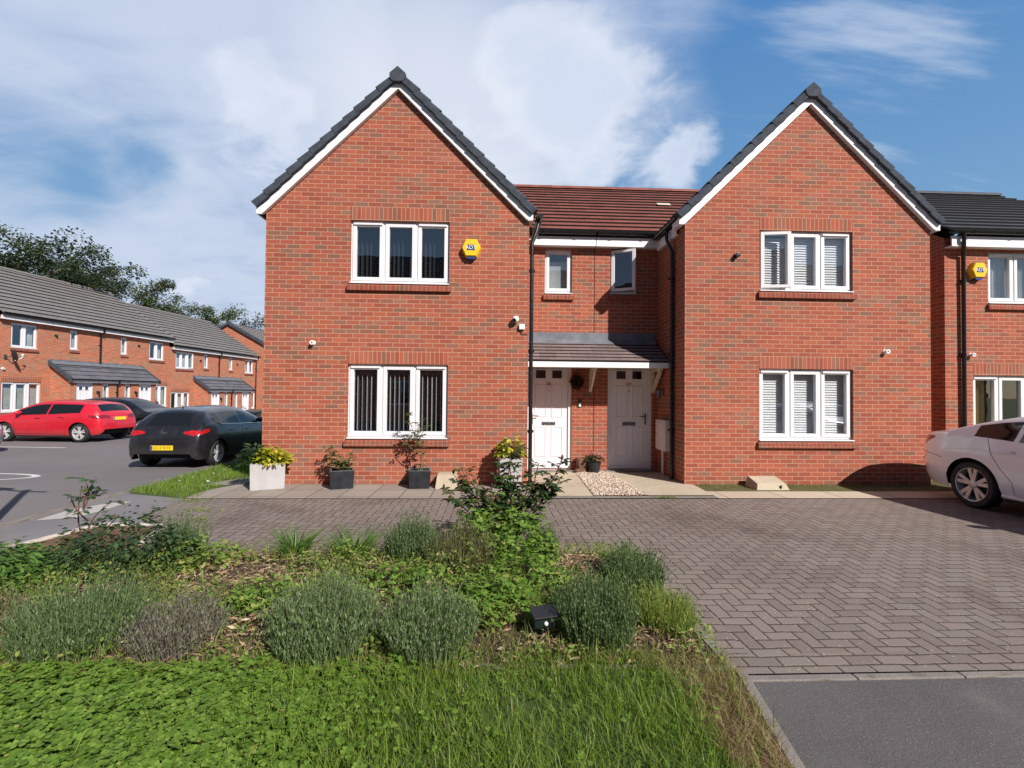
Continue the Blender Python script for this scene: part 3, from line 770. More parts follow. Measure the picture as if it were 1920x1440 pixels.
def window(parent, x0, x1, z0, z1, y=0.0, panes=3, off=(0, 0, 0), blind=None, lintel=True, sill=True, openp=None, glass='glass', vents=True, label=None, brick='soldier'):
    """casement window in an opening; the mesh named window is its frame"""
    fy = y + 0.055; by = y + 0.125; zb = z0 + 0.035
    of, sf, mu = 0.042, 0.05, 0.062
    f = MB()
    f.box(x0, x0 + of, fy, by, zb, z1); f.box(x1 - of, x1, fy, by, zb, z1)
    f.box(x0 + of, x1 - of, fy, by, zb, zb + of); f.box(x0 + of, x1 - of, fy, by, z1 - of, z1)
    inner = (x1 - x0 - 2 * of - (panes - 1) * mu) / panes
    cells = []
    for k in range(panes):
        a = x0 + of + k * (inner + mu); cells.append((a, a + inner))
        if k < panes - 1: f.box(a + inner, a + inner + mu, fy + 0.001, by - 0.001, zb + of, z1 - of)
    # projecting pvc cill
    f.prism([(x0 - 0.002, y - 0.028, z0 + 0.004), (x0 - 0.002, by, z0 + 0.004), (x0 - 0.002, by, z0 + 0.034), (x0 - 0.002, y - 0.028, z0 + 0.022)], (0, 0, 0), (x1 - x0 + 0.004, 0, 0))
    g = MB(); gaps = MB()
    za, zt = zb + of, z1 - of
    for k, (a, b) in enumerate(cells):
        if openp is not None and k == openp: continue
        sy = fy - 0.012
        f.box(a - 0.012, a + sf, sy, by - 0.01, za - 0.012, zt + 0.012); f.box(b - sf, b + 0.012, sy, by - 0.01, za - 0.012, zt + 0.012)
        f.box(a + sf, b - sf, sy, by - 0.01, za - 0.012, za + sf); f.box(a + sf, b - sf, sy, by - 0.01, zt - sf, zt + 0.012)
        g.face([(a + sf, fy + 0.03, za + sf), (b - sf, fy + 0.03, za + sf), (b - sf, fy + 0.03, zt - sf), (a + sf, fy + 0.03, zt - sf)])
        if vents and panes != 1 and k != 1: f.box(a + 0.005, b - 0.005, sy - 0.022, sy - 0.001, zt - 0.028, zt + 0.006)
    w = f.build('window', M['upvc'], parent, off, bevel=0.003)
    if label: w['label'] = label
    if g.f: g.build('pane', M[glass], w, off)
    if openp is not None:
        a, b = cells[openp]; W_ = b - a; s = MB()
        s.box(0, sf + .012, -0.03, 0.04, 0, zt - za + .02); s.box(W_ - sf, W_ + .012, -0.03, 0.04, 0, zt - za + .02)
        s.box(sf + .012, W_ - sf, -0.03, 0.04, 0, sf); s.box(sf + .012, W_ - sf, -0.03, 0.04, zt - za + .02 - sf, zt - za + .02)
        ang = -9 if panes > 1 else -25
        ca, sa = math.cos(R(ang)), math.sin(R(ang))
        s.v = [(a - 0.006 + p[0] * ca - p[1] * sa, fy - 0.012 + p[0] * sa + p[1] * ca, za - 0.01 + p[2]) for p in s.v]
        so = s.build('open_sash', M['upvc'], w, off, bevel=0.003)
        q = MB(); P = [(sf, 0.005, sf), (W_ - sf, 0.005, sf), (W_ - sf, 0.005, zt - za - sf + .02), (sf, 0.005, zt - za - sf + .02)]
        q.face([(a - 0.006 + p[0] * ca - p[1] * sa, fy - 0.012 + p[0] * sa + p[1] * ca, za - 0.01 + p[2]) for p in P])
        q.build('pane', M[glass], w, off)
    if blind:
        bl = MB(); xa, xb = x0 + 0.01, x1 - 0.01
        if blind == 'horiz':
            slats_h(bl, xa, xb, z0 + 0.06, z1 - 0.06, fy + 0.118); bl.build('blind', M['blind_white'], w, off)
        elif blind in ('vert', 'vertdim'):
            for a, b in cells: slats_v(bl, a - 0.02, b + 0.02, z0 + 0.08, z1 - 0.17, fy + (0.16 if blind == 'vert' else 0.24))
            bl.build('blind', [M['blind_dark'], M['blind_edge'] if blind == 'vert' else M['blind_dark']], w, off)
            d = MB(); d.box(xa - 0.3, xb + 0.3, fy + 0.42, fy + 0.44, z0 - 0.2, z1 + 0.2); d.build('dark_room_backing', M['blind_dark'], w, off)  # near-black sheet added for the darkness of the room behind
        elif blind == 'net':
            curtain(bl, xa, xb, z0 + 0.05, z1 - 0.05, fy + 0.16, 14, 0.016); bl.build('curtain', M['net'], w, off)
        elif blind == 'straw':
            curtain(bl, xa, xa + (xb - xa) * 0.3, z0 + 0.05, z1 - 0.05, fy + 0.2, 4, 0.03); bl.build('curtain', M['curtain_y'], w, off)
        elif blind == 'side':
            curtain(bl, xa + (xb - xa) * 0.52, xb, z0 + 0.05, z1 - 0.05, fy + 0.18, 6, 0.02); bl.build('curtain', M['net'], w, off)
        elif blind == 'roller':
            bl.box(xa, xb, fy + 0.14, fy + 0.15, z0 + 0.04, z1 - 0.22); bl.build('blind', M['net'], w, off)
    if sill:
        s = MB(); xa, xb = x0 - 0.035, x1 + 0.035
        s.prism([(xa, y - 0.055, z0 - 0.118), (xa, y + 0.05, z0 - 0.118), (xa, y + 0.05, z0 - 0.004), (xa, y - 0.035, z0 - 0.018), (xa, y - 0.055, z0 - 0.040)], (0, 0, 0), (xb - xa, 0, 0))
        s.build('sill', M['sill'], w, off)
    if lintel:
        s = MB(); s.box(x0, x1, y - 0.003, y + 0.1, z1 + 0.002, z1 + 0.226); s.build('lintel', M[brick], w, off)
    return w

def front_door(parent, x0, x1, z0, z1, y, off, number=None, handle='right', letter=True):
    f = MB(); fw = 0.065; yf = y + 0.03; yb = y + 0.13
    f.box(x0, x0 + fw, yf, yb, z0, z1); f.box(x1 - fw, x1, yf, yb, z0, z1); f.box(x0 + fw, x1 - fw, yf, yb, z1 - fw, z1)
    f.box(x0 + fw, x1 - fw, yf + 0.01, yb, z0, z0 + 0.035)
    f.box(x0 + fw, x1 - fw, yf - 0.02, yf + 0.01, z0 + 0.035, z0 + 0.075)           # weather bar
    a, b, c, d = x0 + fw + 0.004, x1 - fw - 0.004, z0 + 0.05, z1 - fw - 0.004
    ys = yf + 0.03
    W_ = b - a; H_ = d - c
    holes = []
    for k in (0, 1):
        xa = a + W_ * (0.13 + 0.43 * k); xb = xa + W_ * 0.31
        holes.append((xa + .02, xb - .02, c + H_ * 0.865, c + H_ * 0.945))
    mb = MB(); wall_panel(mb, a, b, c, d, ys, holes, 0.02)
    for k in (0, 1):
        xa = a + W_ * (0.13 + 0.43 * k); xb = xa + W_ * 0.31
        for (p, q) in ((0.10, 0.40), (0.485, 0.80)):
            za, zb = c + H_ * p, c + H_ * q
            e = 0.028
            # moulded panel: bevelled raised field
            O = [(xa, ys - 0.001, za), (xb, ys - 0.001, za), (xb, ys - 0.001, zb), (xa, ys - 0.001, zb)]
            I = [(xa + e * .5, ys - 0.013, za + e * .5), (xb - e * .5, ys - 0.013, za + e * .5), (xb - e * .5, ys - 0.013, zb - e * .5), (xa + e * .5, ys - 0.013, zb - e * .5)]
            J = [(xa + e, ys - 0.002, za + e), (xb - e, ys - 0.002, za + e), (xb - e, ys - 0.002, zb - e), (xa + e, ys - 0.002, zb - e)]
            for k2 in range(4):
                k3 = (k2 + 1) % 4
                mb.face([O[k2], O[k3], I[k3], I[k2]]); mb.face([I[k2], I[k3], J[k3], J[k2]])
        h = holes[k]; t = 0.022
        for bx in ((h[0] - t, h[0], h[2] - t, h[3] + t), (h[1], h[1] + t, h[2] - t, h[3] + t), (h[0], h[1], h[2] - t, h[2]), (h[0], h[1], h[3], h[3] + t)):
            mb.box(bx[0], bx[1], ys - 0.012, ys - 0.001, bx[2], bx[3])
    dr = mb.build('door', M['door_white'], parent, off)
    f.build('door_frame', M['upvc'], dr, off, bevel=0.003)
    for h in holes:
        g = MB(); g.face([(h[0], ys + 0.015, h[2]), (h[1], ys + 0.015, h[2]), (h[1], ys + 0.015, h[3]), (h[0], ys + 0.015, h[3])])
        g.build('pane', M['glass_dark'], dr, off)
    bk = MB(); bk.box(a, b, ys + 0.05, ys + 0.06, c, d); bk.build('inner_skin', M['dark_room'], dr, off)
    if letter:
        l = MB(); cx = (a + b) / 2; zc = c + H_ * 0.425
        l.box(cx - 0.135, cx + 0.135, ys - 0.014, ys - 0.001, zc - 0.034, zc + 0.034); l.box(cx - 0.115, cx + 0.115, ys - 0.022, ys - 0.0145, zc - 0.022, zc + 0.022)
        l.build('letter_box', M['steel_dark'] if handle == 'right' else M['chrome'], dr, off, bevel=0.004)
    hd = MB(); hx = b - 0.05 if handle == 'right' else a + 0.05; sg = -1 if handle == 'right' else 1; zc = c + H_ * 0.475
    hd.box(hx - 0.016, hx + 0.016, ys - 0.012, ys - 0.001, zc - 0.12, zc + 0.10)
    hd.tube([(hx, ys - 0.01, zc + 0.05), (hx, ys - 0.055, zc + 0.05), (hx + sg * 0.03, ys - 0.06, zc + 0.05), (hx + sg * 0.12, ys - 0.058, zc + 0.048)], 0.010, 8)
    hd.lathe([(0.012, 0), (0.012, -0.02), (0.001, -0.02)], (hx, ys - 0.005, zc - 0.05), 'y', 10)
    hd.build('handle', M['steel_dark'] if handle == 'right' else M['chrome'], dr, off, bevel=0.003)
    sp = MB(); sp.lathe([(0.014, 0), (0.014, -0.008), (0.004, -0.012), (0.0005, -0.012)], ((a + b) / 2, ys - 0.001, c + H_ * 0.745), 'y', 12)
    sp.build('spyhole', M['steel_dark'], dr, off)
    if number:
        text_obj('door_number', number, 0.10, M['steel_dark'], dr, Vector(((a + b) / 2, ys - 0.006, c + H_ * 0.81)) - Vector(off), (R(90), 0, 0), 0.003)
    return dr

def gable_trim(parent, off, x0, x1, ze, xa, za, y, depth_back, main_tile, nunits=12):
    """barge boards, verge tiles, soffit and the two roof slopes of a front gable"""
    sl = math.atan2(za - ze, xa - x0); hw = xa - x0
    bar = MB(); ver = MB()
    for sg in (-1, 1):
        t = Vector((-sg * math.cos(sl), 0, math.sin(sl))); n = Vector((sg * math.sin(sl), 0, math.cos(sl)))
        foot = Vector((xa + sg * hw, 0, ze)) - t * 0.04; top = Vector((xa, 0, za))
        L = (top - foot).length
        # barge board: front face 20 mm proud of the brick, mitred at the top
        p = [foot, top, top + Vector((0, 0, 0.135 / math.cos(sl))), foot + n * 0.135]
        if sg < 0: p = p[::-1]
        bar.prism([v + Vector((0, y, 0)) for v in p], (0, -0.075, 0), (0, -0.002, 0))
        # little box end at the eaves
        e = foot + Vector((sg * 0.012, 0, 0))
        bar.box(min(e.x, e.x + sg * 0.09), max(e.x, e.x + sg * 0.09), y - 0.077, y + 0.25, e.z - 0.012, e.z + 0.13)
        # verge caps: overlapping stepped units
        Lv = L - 0.02; u = Lv / nunits
        for k in range(nunits):
            s0 = k * u + 0.0; s1 = s0 + u * 1.10
            A = foot + t * s0; B = foot + t * s1
            lift0, lift1 = 0.014, -0.016
            lo0, lo1 = 0.108, 0.118
            hi = 0.240
            yf = y - 0.135 - (0.006 if k % 2 else 0)
            q = [A + n * (lo0 + lift0), B + n * (lo1 + lift1), B + n * (hi + lift1), A + n * (hi + lift0)]
            f_ = [Vector((v.x, yf, v.z)) for v in q]; bk = [Vector((v.x, y + 0.16, v.z)) for v in q]
            # rounded nose: chamfer front edge of the top
            ch = [Vector((v.x, yf + 0.03, v.z)) for v in q[2:]]
            f2 = [f_[0], f_[1], f_[2] - n * 0.03, f_[3] - n * 0.03]
            ver.face(f2 if sg > 0 else f2[::-1]); ver.face([f2[3], f2[2], ch[0], ch[1]] if sg > 0 else [f2[3], f2[2], ch[0], ch[1]][::-1])
            ver.face([ch[1], ch[0], bk[2], bk[3]]); ver.face([f_[0], f_[1], bk[1], bk[0]])
            ver.face([f2[0], f2[3], ch[1], bk[3], bk[0]]); ver.face([f2[1], f2[2], ch[0], bk[2], bk[1]])
    # apex cap
    c = Vector((xa, y, za + 0.315))
    hexp = [(-0.135, -0.19), (-0.085, -0.235), (0.085, -0.235), (0.135, -0.19), (0.135, -0.10), (0.0, 0.02), (-0.135, -0.10)]
    ver.prism([c + Vector((a, 0, b)) for a, b in hexp], (0, -0.155, 0), (0, 0.3, 0))
    bar.build('bargeboard', M['white_paint'], parent, off)
    ver.build('verge_capping', M['verge'], parent, off, recalc=True)
    so = MB()
    for sg in (-1, 1):
        t = Vector((-sg * math.cos(sl), 0, math.sin(sl))); n = Vector((sg * math.sin(sl), 0, math.cos(sl)))
        foot = Vector((xa + sg * hw, 0, ze)) - t * 0.02; top = Vector((xa, 0, za)); o = n * 0.2
        a = foot + o; b = top + Vector((0, 0, 0.2 / math.cos(sl)))
        if sg < 0: roof_courses(so, (a.x, y + depth_back, a.z), (a.x, y - 0.06, a.z), (b.x, y + depth_back, b.z), (b.x, y - 0.06, b.z), 11)
        else: roof_courses(so, (a.x, y - 0.06, a.z), (a.x, y + depth_back, a.z), (b.x, y - 0.06, b.z), (b.x, y + depth_back, b.z), 11)
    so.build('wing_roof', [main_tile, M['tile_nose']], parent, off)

# ------------------------------------------------------------------ the pair of gabled houses
F, D, XP = 8.143, 9.52, 2.06            # gable plane, recessed plane, party line between the two houses
RIDGE_Y, RIDGE_Z = 12.7, 7.11
PALE_X = 4.10
def gabled_house(left):
    if left:
        x0, x1, xa = -3.84, 0.62, -1.645
        root = empty('brick_house', (x0, F, 0), 0, 'red brick gabled house numbered 56, with black vertical blinds and yellow alarm box', 'house')
    else:
        x0, x1, xa = 3.36, 7.83, 5.59
        root = empty('brick_house', (x0, F, 0), 0, 'red brick gabled house numbered 57, with white slatted blinds, beside white car', 'house')
    off = (x0, F, 0)
    ze, za = 4.57, 6.74
    wx0, wx1 = (-2.43, -0.75) if left else (4.70, 6.40)
    up = (wx0, wx1, 3.40, 4.49); lo = (wx0 - 0.01, wx1, 0.765, 2.035)
    w = MB()
    wall_panel(w, x0, x1, -0.25, ze, F, [up, lo])
    w.face([(x0, F, ze), (x1, F, ze), (xa, F, za)])
    YB = 17.0
    rec = []
    if left:
        rx0, rx1 = x1, XP - 0.006
        w.face([(x0, F, -0.3), (x0, F, ze), (x0, YB, ze), (x0, YB, -0.6)])
        w.face([(x0, F, ze), (x0, YB, ze), (x0, YB, ze + 0.3), (x0, F, ze + 0.05)])
        w.face([(x1, F, -0.25), (x1, D, -0.25), (x1, D, ze + .2), (x1, F, ze)])
        d = (0.70, 1.61, 0.03, 2.22); win = (1.05, 1.60, 3.575, 4.50)
    else:
        rx0, rx1 = XP + 0.006, x0
        w.face([(x0, D, -0.25), (x0, F, -0.25), (x0, F, ze), (x0, D, ze + .2)])
        w.face([(x1, F, -0.25), (x1, YB, -0.25), (x1, YB, ze + 0.3), (x1, F, ze)])
        d = (2.345, 3.25, 0.03, 2.22); win = (2.385, 2.935, 3.59, 4.52)
    wall_panel(w, rx0, rx1, -0.25, 4.75, D, [d, win])
    # dark movement joint where the houses meet
    jx = rx1 if left else rx0
    w.face([(jx, D, -0.2), (jx, D + 0.05, -0.2), (jx, D + 0.05, 4.7), (jx, D, 4.7)])
    bx0, bx1 = (x0, XP) if left else (XP, x1)
    w.face([(bx0, YB, -0.25), (bx1, YB, -0.25), (bx1, YB, ze + .3), (bx0, YB, ze + .3)])
    w.build('wall', M['brick'], root, off)
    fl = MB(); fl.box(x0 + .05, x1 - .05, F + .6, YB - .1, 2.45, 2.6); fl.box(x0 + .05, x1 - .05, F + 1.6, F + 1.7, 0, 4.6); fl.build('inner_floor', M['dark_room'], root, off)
    if left:
        window(root, *up, F, 3, off, 'vertdim'); window(root, *lo, F, 3, off, 'vert')
        window(root, *win, D, 1, off, 'roller', lintel=False)
        front_door(root, *d, D, off, '56', 'left')
    else:
        window(root, *up, F, 3, off, 'horiz', openp=0); window(root, *lo, F, 3, off, 'horiz')
        window(root, *win, D, 1, off, None, lintel=False, openp=0)
        front_door(root, *d, D, off, '57', 'right')
    gable_trim(root, off, x0, x1, ze, xa, za, F, 4.0, M['tile_slate'])
    # main roof, its half
    ey, ez = D - 0.20, 4.80
    rxa, rxb = (0.55, XP) if left else (XP, 3.5)
    r = MB(); roof_courses(r, (rxa, ey, ez), (rxb, ey, ez), (rxa - (2.2 if left else 0), RIDGE_Y, RIDGE_Z), (rxb + (0 if left else 2.4), RIDGE_Y, RIDGE_Z), 14, 0.045)
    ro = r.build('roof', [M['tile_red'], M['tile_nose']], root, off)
    b = MB(); fx0, fx1 = (x0 - .1, XP) if left else (XP, x1 + .1)
    roof_courses(b, (fx1, 17.15, 4.75), (fx0, 17.15, 4.75), (fx1, RIDGE_Y, RIDGE_Z), (fx0, RIDGE_Y, RIDGE_Z), 15)
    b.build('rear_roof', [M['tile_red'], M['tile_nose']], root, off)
    ri = MB(); n = 7; xs0, xs1 = (-1.6, XP) if left else (XP, 5.9)
    for k in range(n):
        a = xs0 + (xs1 - xs0) * k / n; c = xs0 + (xs1 - xs0) * (k + 1) / n
        rows = [[(x, RIDGE_Y + math.cos(t) * 0.13 * s, RIDGE_Z - 0.02 + math.sin(t) * 0.10 * s) for t in [j * math.pi / 8 for j in range(9)]] for x, s in ((a, 1.0), (c + 0.03, 1.06))]
        ri.grid(rows)
        ri.face(rows[0]); ri.face(rows[1])
    ri.build('ridge_tiles', M['tile_red'], ro, off)
    # fascia, soffit, gutters
    fa = MB(); fa.box(rx0 + .002 if left else rx0, rx1 - .002, D - 0.16, D - 0.135, 4.52, 4.70); fa.box(rx0 + .002, rx1 - .002, D - 0.134, D - 0.002, 4.525, 4.54)
    if left: fa.box(x1 + 0.12, x1 + 0.14, F + 0.26, D - 0.14, 4.47, 4.62)
    else: fa.box(x0 - 0.06, x0 - 0.04, F + 0.26, D - 0.14, 4.45, 4.63); fa.box(x0 - 0.039, x0 - .002, F + 0.26, D - .14, 4.455, 4.47)
    fa.build('fascia', M['white_paint'], root, off)
    gu = MB(); gutter(gu, (rx0 + .01, D - 0.225, 4.78), (rx1 - .01, D - 0.225, 4.78))
    gu.build('gutter', M['black_pvc'], root, off)
    def own_gutter(*a):
        g_ = MB(); gutter(g_, *a); g_.build('gutter', M['black_pvc'], root, off)
    if left:
        own_gutter((x1 + 0.19, D - 0.2, 4.66), (x1 + 0.19, F - 0.05, 4.66)); own_gutter((x0 - 0.07, F - 0.02, 4.56), (x0 - 0.07, 16.5, 4.56), 0.05)
    else: own_gutter((x0 - 0.125, D - 0.2, 4.70), (x0 - 0.125, F + 0.02, 4.70))
    if left: downpipe(root, [(x1 + 0.17, F + 0.12, 4.62), (x1 + 0.15, F + 0.10, 4.45), (x1 + 0.055, F + 0.06, 4.18), (x1 + 0.052, F + 0.06, 0.0)], off, 0.035)
    else:
        downpipe(root, [(x0 - 0.12, F + 0.55, 4.66), (x0 - 0.12, F + 0.55, 4.45), (x0 - 0.05, F + 0.46, 4.2), (x0 - 0.05, F + 0.46, 0.0)], off, 0.035)
    # half of the tiled porch canopy
    cy, cz, wz = 8.72, 2.165, 2.60
    ca, cb = (x1 + 0.004, XP) if left else (XP, x0 - 0.05)
    k = MB(); roof_courses(k, (ca, cy, cz), (cb, cy, cz), (ca, D, wz), (cb, D, wz), 6, 0.030)
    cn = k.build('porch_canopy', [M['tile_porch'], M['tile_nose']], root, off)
    fr = MB(); fr.box(ca + (0.0 if not left else .003), cb, cy + 0.01, cy + 0.035, 2.055, 2.155); fr.build('canopy_fascia', M['white_paint'], cn, off)
    sf_ = MB(); sf_.box(ca + .004, cb, cy + 0.036, D - 0.002, 2.075, 2.09); sf_.build('soffit', M['cream'], cn, off)
    le = MB()
    n = 2
    for q in range(n):
        a = ca + (cb - ca) * q / n; c = ca + (cb - ca) * (q + 1) / n + (0.01 if q == 0 else 0)
        le.box(a, c, D - 0.006 - 0.003 * q, D - 0.001, 2.66, 2.80)
    le.hexa([(ca, D - 0.12, 2.565), (cb, D - 0.12, 2.565), (cb, D - .004, 2.63), (ca, D - .004, 2.63), (ca, D - 0.12, 2.58), (cb, D - 0.12, 2.58), (cb, D - .004, 2.665), (ca, D - .004, 2.665)])
    le.build('flashing', M['lead'], cn, off)
    br = MB(); xb = 1.985 if left else 3.27
    br.box(xb - 0.03, xb + 0.03, D - 0.06, D - 0.002, 1.60, 2.074)
    br.box(xb - 0.03, xb + 0.03, D - 0.50, D - 0.061, 2.015, 2.074)
    pts = [(xb, D - 0.05, 1.68), (xb, D - 0.16, 1.76), (xb, D - 0.30, 1.90), (xb, D - 0.42, 2.03)]
    for a, c in zip(pts[:-1], pts[1:]):
        a, c = Vector(a), Vector(c); n_ = Vector((0, 0.035, 0.03))
        br.hexa([a - Vector((.022, 0, 0)) - n_, a + Vector((.022, 0, 0)) - n_, a + Vector((.022, 0, 0)) + n_, a - Vector((.022, 0, 0)) + n_,
                 c - Vector((.022, 0, 0)) - n_, c + Vector((.022, 0, 0)) - n_, c + Vector((.022, 0, 0)) + n_, c - Vector((.022, 0, 0)) + n_])
    br.build('bracket', M['cream'], cn, off)
    if not left:
        sl_ = Vector((0, RIDGE_Y - ey, RIDGE_Z - ez)).normalized(); nn_ = Vector((0, -sl_.z, sl_.y))
        c_ = Vector((0, ey, ez)) + sl_ * 2.33 + nn_ * 0.052; c_.x = PALE_X
        pt_ = MB(); pt_.hexa([c_ + Vector((a, 0, 0)) + sl_ * b + nn_ * k for k in (0, .012) for a, b in ((-.16, -.075), (.16, -.075), (.16, .075), (-.16, .075))])
        pt_.build('pale_tile', M['cream'], ro, off)
    return root
gabled_house(True)
gabled_house(False)

def corner_house():
    x0, Y = 8.90, 8.95
    off = (x0, Y, 0)
    root = empty('brick_house', off, 0, 'brick house with black tiled roof behind the white car, at the right picture edge', 'house')
    x1 = x0 + 5.2; YB = 16.5
    up = (9.80, 10.95, 3.42, 4.46); lo = (9.47, 11.15, 0.765, 2.0)
    w = MB(); wall_panel(w, x0, x1, -0.25, 4.7, Y, [up, lo])
    w.face([(x0, Y, -.25), (x0, YB, -.25), (x0, YB, 4.7), (x0, 12.7, 7.2), (x0, Y, 4.7)])
    w.face([(x1, Y, -.25), (x1, YB, -.25), (x1, YB, 4.7), (x1, 12.7, 7.2), (x1, Y, 4.7)])
    w.face([(x0, YB, -.25), (x1, YB, -.25), (x1, YB, 4.7), (x0, YB, 4.7)])
    w.build('wall', M['brick'], root, off)
    fl = MB(); fl.box(x0 + .05, x1 - .05, Y + .6, YB - .1, 2.45, 2.6); fl.box(x0 + .05, x1 - .05, Y + 2, Y + 2.1, 0, 4.6); fl.build('inner_floor', M['dark_room'], root, off)
    window(root, *up, Y, 2, off, 'net', lintel=False); window(root, *lo, Y, 3, off, 'straw')
    r = MB(); roof_courses(r, (x0 - .12, Y - .22, 4.80), (x1, Y - .22, 4.80), (x0 - .12, 12.7, 7.25), (x1, 12.7, 7.25), 14, 0.05)
    roof_courses(r, (x1, YB + .2, 4.75), (x0 - .12, YB + .2, 4.75), (x1, 12.7, 7.25), (x0 - .12, 12.7, 7.25), 15)
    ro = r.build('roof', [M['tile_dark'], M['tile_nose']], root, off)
    ri = MB()
    for k in range(12):
        a = x0 - .12 + k * .45
        rows = [[(x, 12.7 + math.cos(t) * .13 * s, 7.23 + math.sin(t) * .1 * s) for t in [j * math.pi / 8 for j in range(9)]] for x, s in ((a, 1), (a + .48, 1.06))]
        ri.grid(rows); ri.face(rows[0]); ri.face(rows[1])
    ri.build('ridge_tiles', M['tile_dark'], ro, off)
    fa = MB(); fa.box(x0 + .002, x1, Y - .16, Y - .135, 4.50, 4.70); fa.box(x0 + .002, x1, Y - .134, Y - .002, 4.505, 4.52); fa.build('fascia', M['white_paint'], root, off)
    gu = MB(); gutter(gu, (x0 - .08, Y - .225, 4.78), (x1, Y - .225, 4.78)); gu.build('gutter', M['black_pvc'], root, off)
    downpipe(root, [(9.08, Y - .22, 4.74), (9.08, Y - .22, 4.62), (9.14, Y - .16, 4.5), (9.23, Y - .06, 4.36), (9.235, Y - .05, 0)], off, 0.035)
corner_house()

# ------------------------------------------------------------------ the terrace across the road
TA = R(4.7)
TDV = Vector((math.sin(TA), math.cos(TA), 0)); TNV = Vector((math.cos(TA), -math.sin(TA), 0)); TP0 = Vector((-20.55, 20.7, 0))
T_RZ = R(90) - TA
def t_world(u, out, z): return TP0 + TDV * u + TNV * out + Vector((0, 0, z))
def terrace_house(u0, W_, base, mirror, label, panes, blinds, first, openp=None):
    root = empty('terraced_house', t_world(u0, 0, base), T_RZ, label, 'house', 'brick terrace across the road')
    mx = (lambda a, b: (W_ - b, W_ - a)) if mirror else (lambda a, b: (a, b))
    H = 4.84
    uw = mx(0.42, 1.52) if panes == 2 else mx(0.45, 1.95)
    ups = (*uw, 3.53, 4.62); sl = (*mx(3.02, 3.44), 3.67, 4.62); lo = (*mx(0.10, 1.72), 0.76, 2.06)
    w = MB(); wall_panel(w, 0, W_, -0.4, H, 0, [ups, sl, lo])
    DEP = 8.0
    gx = W_ if mirror else 0
    for x in (0, W_): w.face([(x, 0, -.4), (x, DEP, -.4), (x, DEP, H), (x, DEP / 2, 7.70), (x, 0, H)])
    w.face([(0, DEP, -.4), (W_, DEP, -.4), (W_, DEP, H), (0, DEP, H)])
    # porch block: brick front standing a metre forward
    p0, p1 = mx(2.15, W_); PF = -0.95
    dx = mx(2.45, 3.30); sx = mx(3.82, 4.20)
    d = (*dx, 0.0, 2.08); s2 = (*sx, 0.75, 2.06)
    wall_panel(w, p0, p1, -0.4, 2.15, PF, [d, s2])
    ox = p1 if mirror else p0
    w.face([(ox, 0, -.4), (ox, PF, -.4), (ox, PF, 2.15), (ox, 0, 2.95)])
    w.build('wall', M['brick2'], root)
    fl = MB(); fl.box(.05, W_ - .05, .6, DEP - .1, 2.5, 2.6); fl.box(.05, W_ - .05, 1.6, 1.7, 0, 4.6); fl.build('inner_floor', M['dark_room'], root)
    window(root, *ups, 0, panes, (0, 0, 0), blinds[0], lintel=False, openp=openp); window(root, *sl, 0, 1, (0, 0, 0), 'net', lintel=False)
    window(root, *lo, 0, 3, (0, 0, 0), blinds[1], lintel=True)
    window(root, *s2, PF, 1, (0, 0, 0), 'net', lintel=False, sill=False)
    front_door(root, *d, PF, (0, 0, 0), None, 'left' if mirror else 'right', letter=True)
    r = MB(); vl = 0.12
    a, b = (0, W_ + vl) if mirror else (-vl if first else 0, W_)
    roof_courses(r, (a, -.28, 4.94), (b, -.28, 4.94), (a, DEP / 2, 7.72), (b, DEP / 2, 7.72), 13, 0.065)
    roof_courses(r, (b, DEP + .25, 4.94), (a, DEP + .25, 4.94), (b, DEP / 2, 7.72), (a, DEP / 2, 7.72), 13, 0.065)
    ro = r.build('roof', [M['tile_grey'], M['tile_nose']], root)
    ri = MB(); n = 10
    for k in range(n):
        q0 = a + (b - a) * k / n; q1 = a + (b - a) * (k + 1) / n + .03
        rows = [[(x, DEP / 2 + math.cos(t) * .14 * s, 7.70 + math.sin(t) * .11 * s) for t in [j * math.pi / 6 for j in range(7)]] for x, s in ((q0, 1), (q1, 1.05))]
        ri.grid(rows); ri.face(rows[0]); ri.face(rows[1])
    ri.build('ridge_tiles', M['tile_grey'], ro)
    fa = MB(); fa.box(a, b, -.2, -.175, 4.70, 4.86); fa.box(a, b, -.174, -.002, 4.705, 4.72); fa.build('fascia', M['white_paint'], root)
    gu = MB(); gutter(gu, (a, -.265, 4.92), (b, -.265, 4.92), 0.065); gu.build('gutter', M['black_pvc'], root)
    k = MB(); kx0, kx1 = (p0 - (0 if mirror else .1), p1 + (.1 if mirror else 0))
    roof_courses(k, (kx0, PF - .15, 2.24), (kx1, PF - .15, 2.24), (kx0, 0, 3.02), (kx1, 0, 3.02), 4, 0.04)
    cn = k.build('porch_roof', [M['tile_slate'], M['tile_nose']], root)
    l = MB(); l.box(kx0, kx1, -.02, -.002, 2.98, 3.16); l.hexa([(kx0, -.25, 2.93), (kx1, -.25, 2.93), (kx1, -.02, 3.06), (kx0, -.02, 3.06), (kx0, -.25, 2.96), (kx1, -.25, 2.96), (kx1, -.02, 3.09), (kx0, -.02, 3.09)])
    l.build('flashing', M['lead'], cn)
    f2 = MB(); f2.box(kx0, kx1, PF - .13, PF - .1, 2.10, 2.22); f2.box(kx0, kx1, PF - .099, PF - .002, 2.12, 2.135); f2.build('canopy_fascia', M['white_paint'], cn)
    g2 = MB(); gutter(g2, (kx0, PF - .19, 2.25), (kx1, PF - .19, 2.25), 0.05); g2.build('canopy_gutter', M['black_pvc'], cn)
    v = MB(); vx = kx1 if mirror else kx0
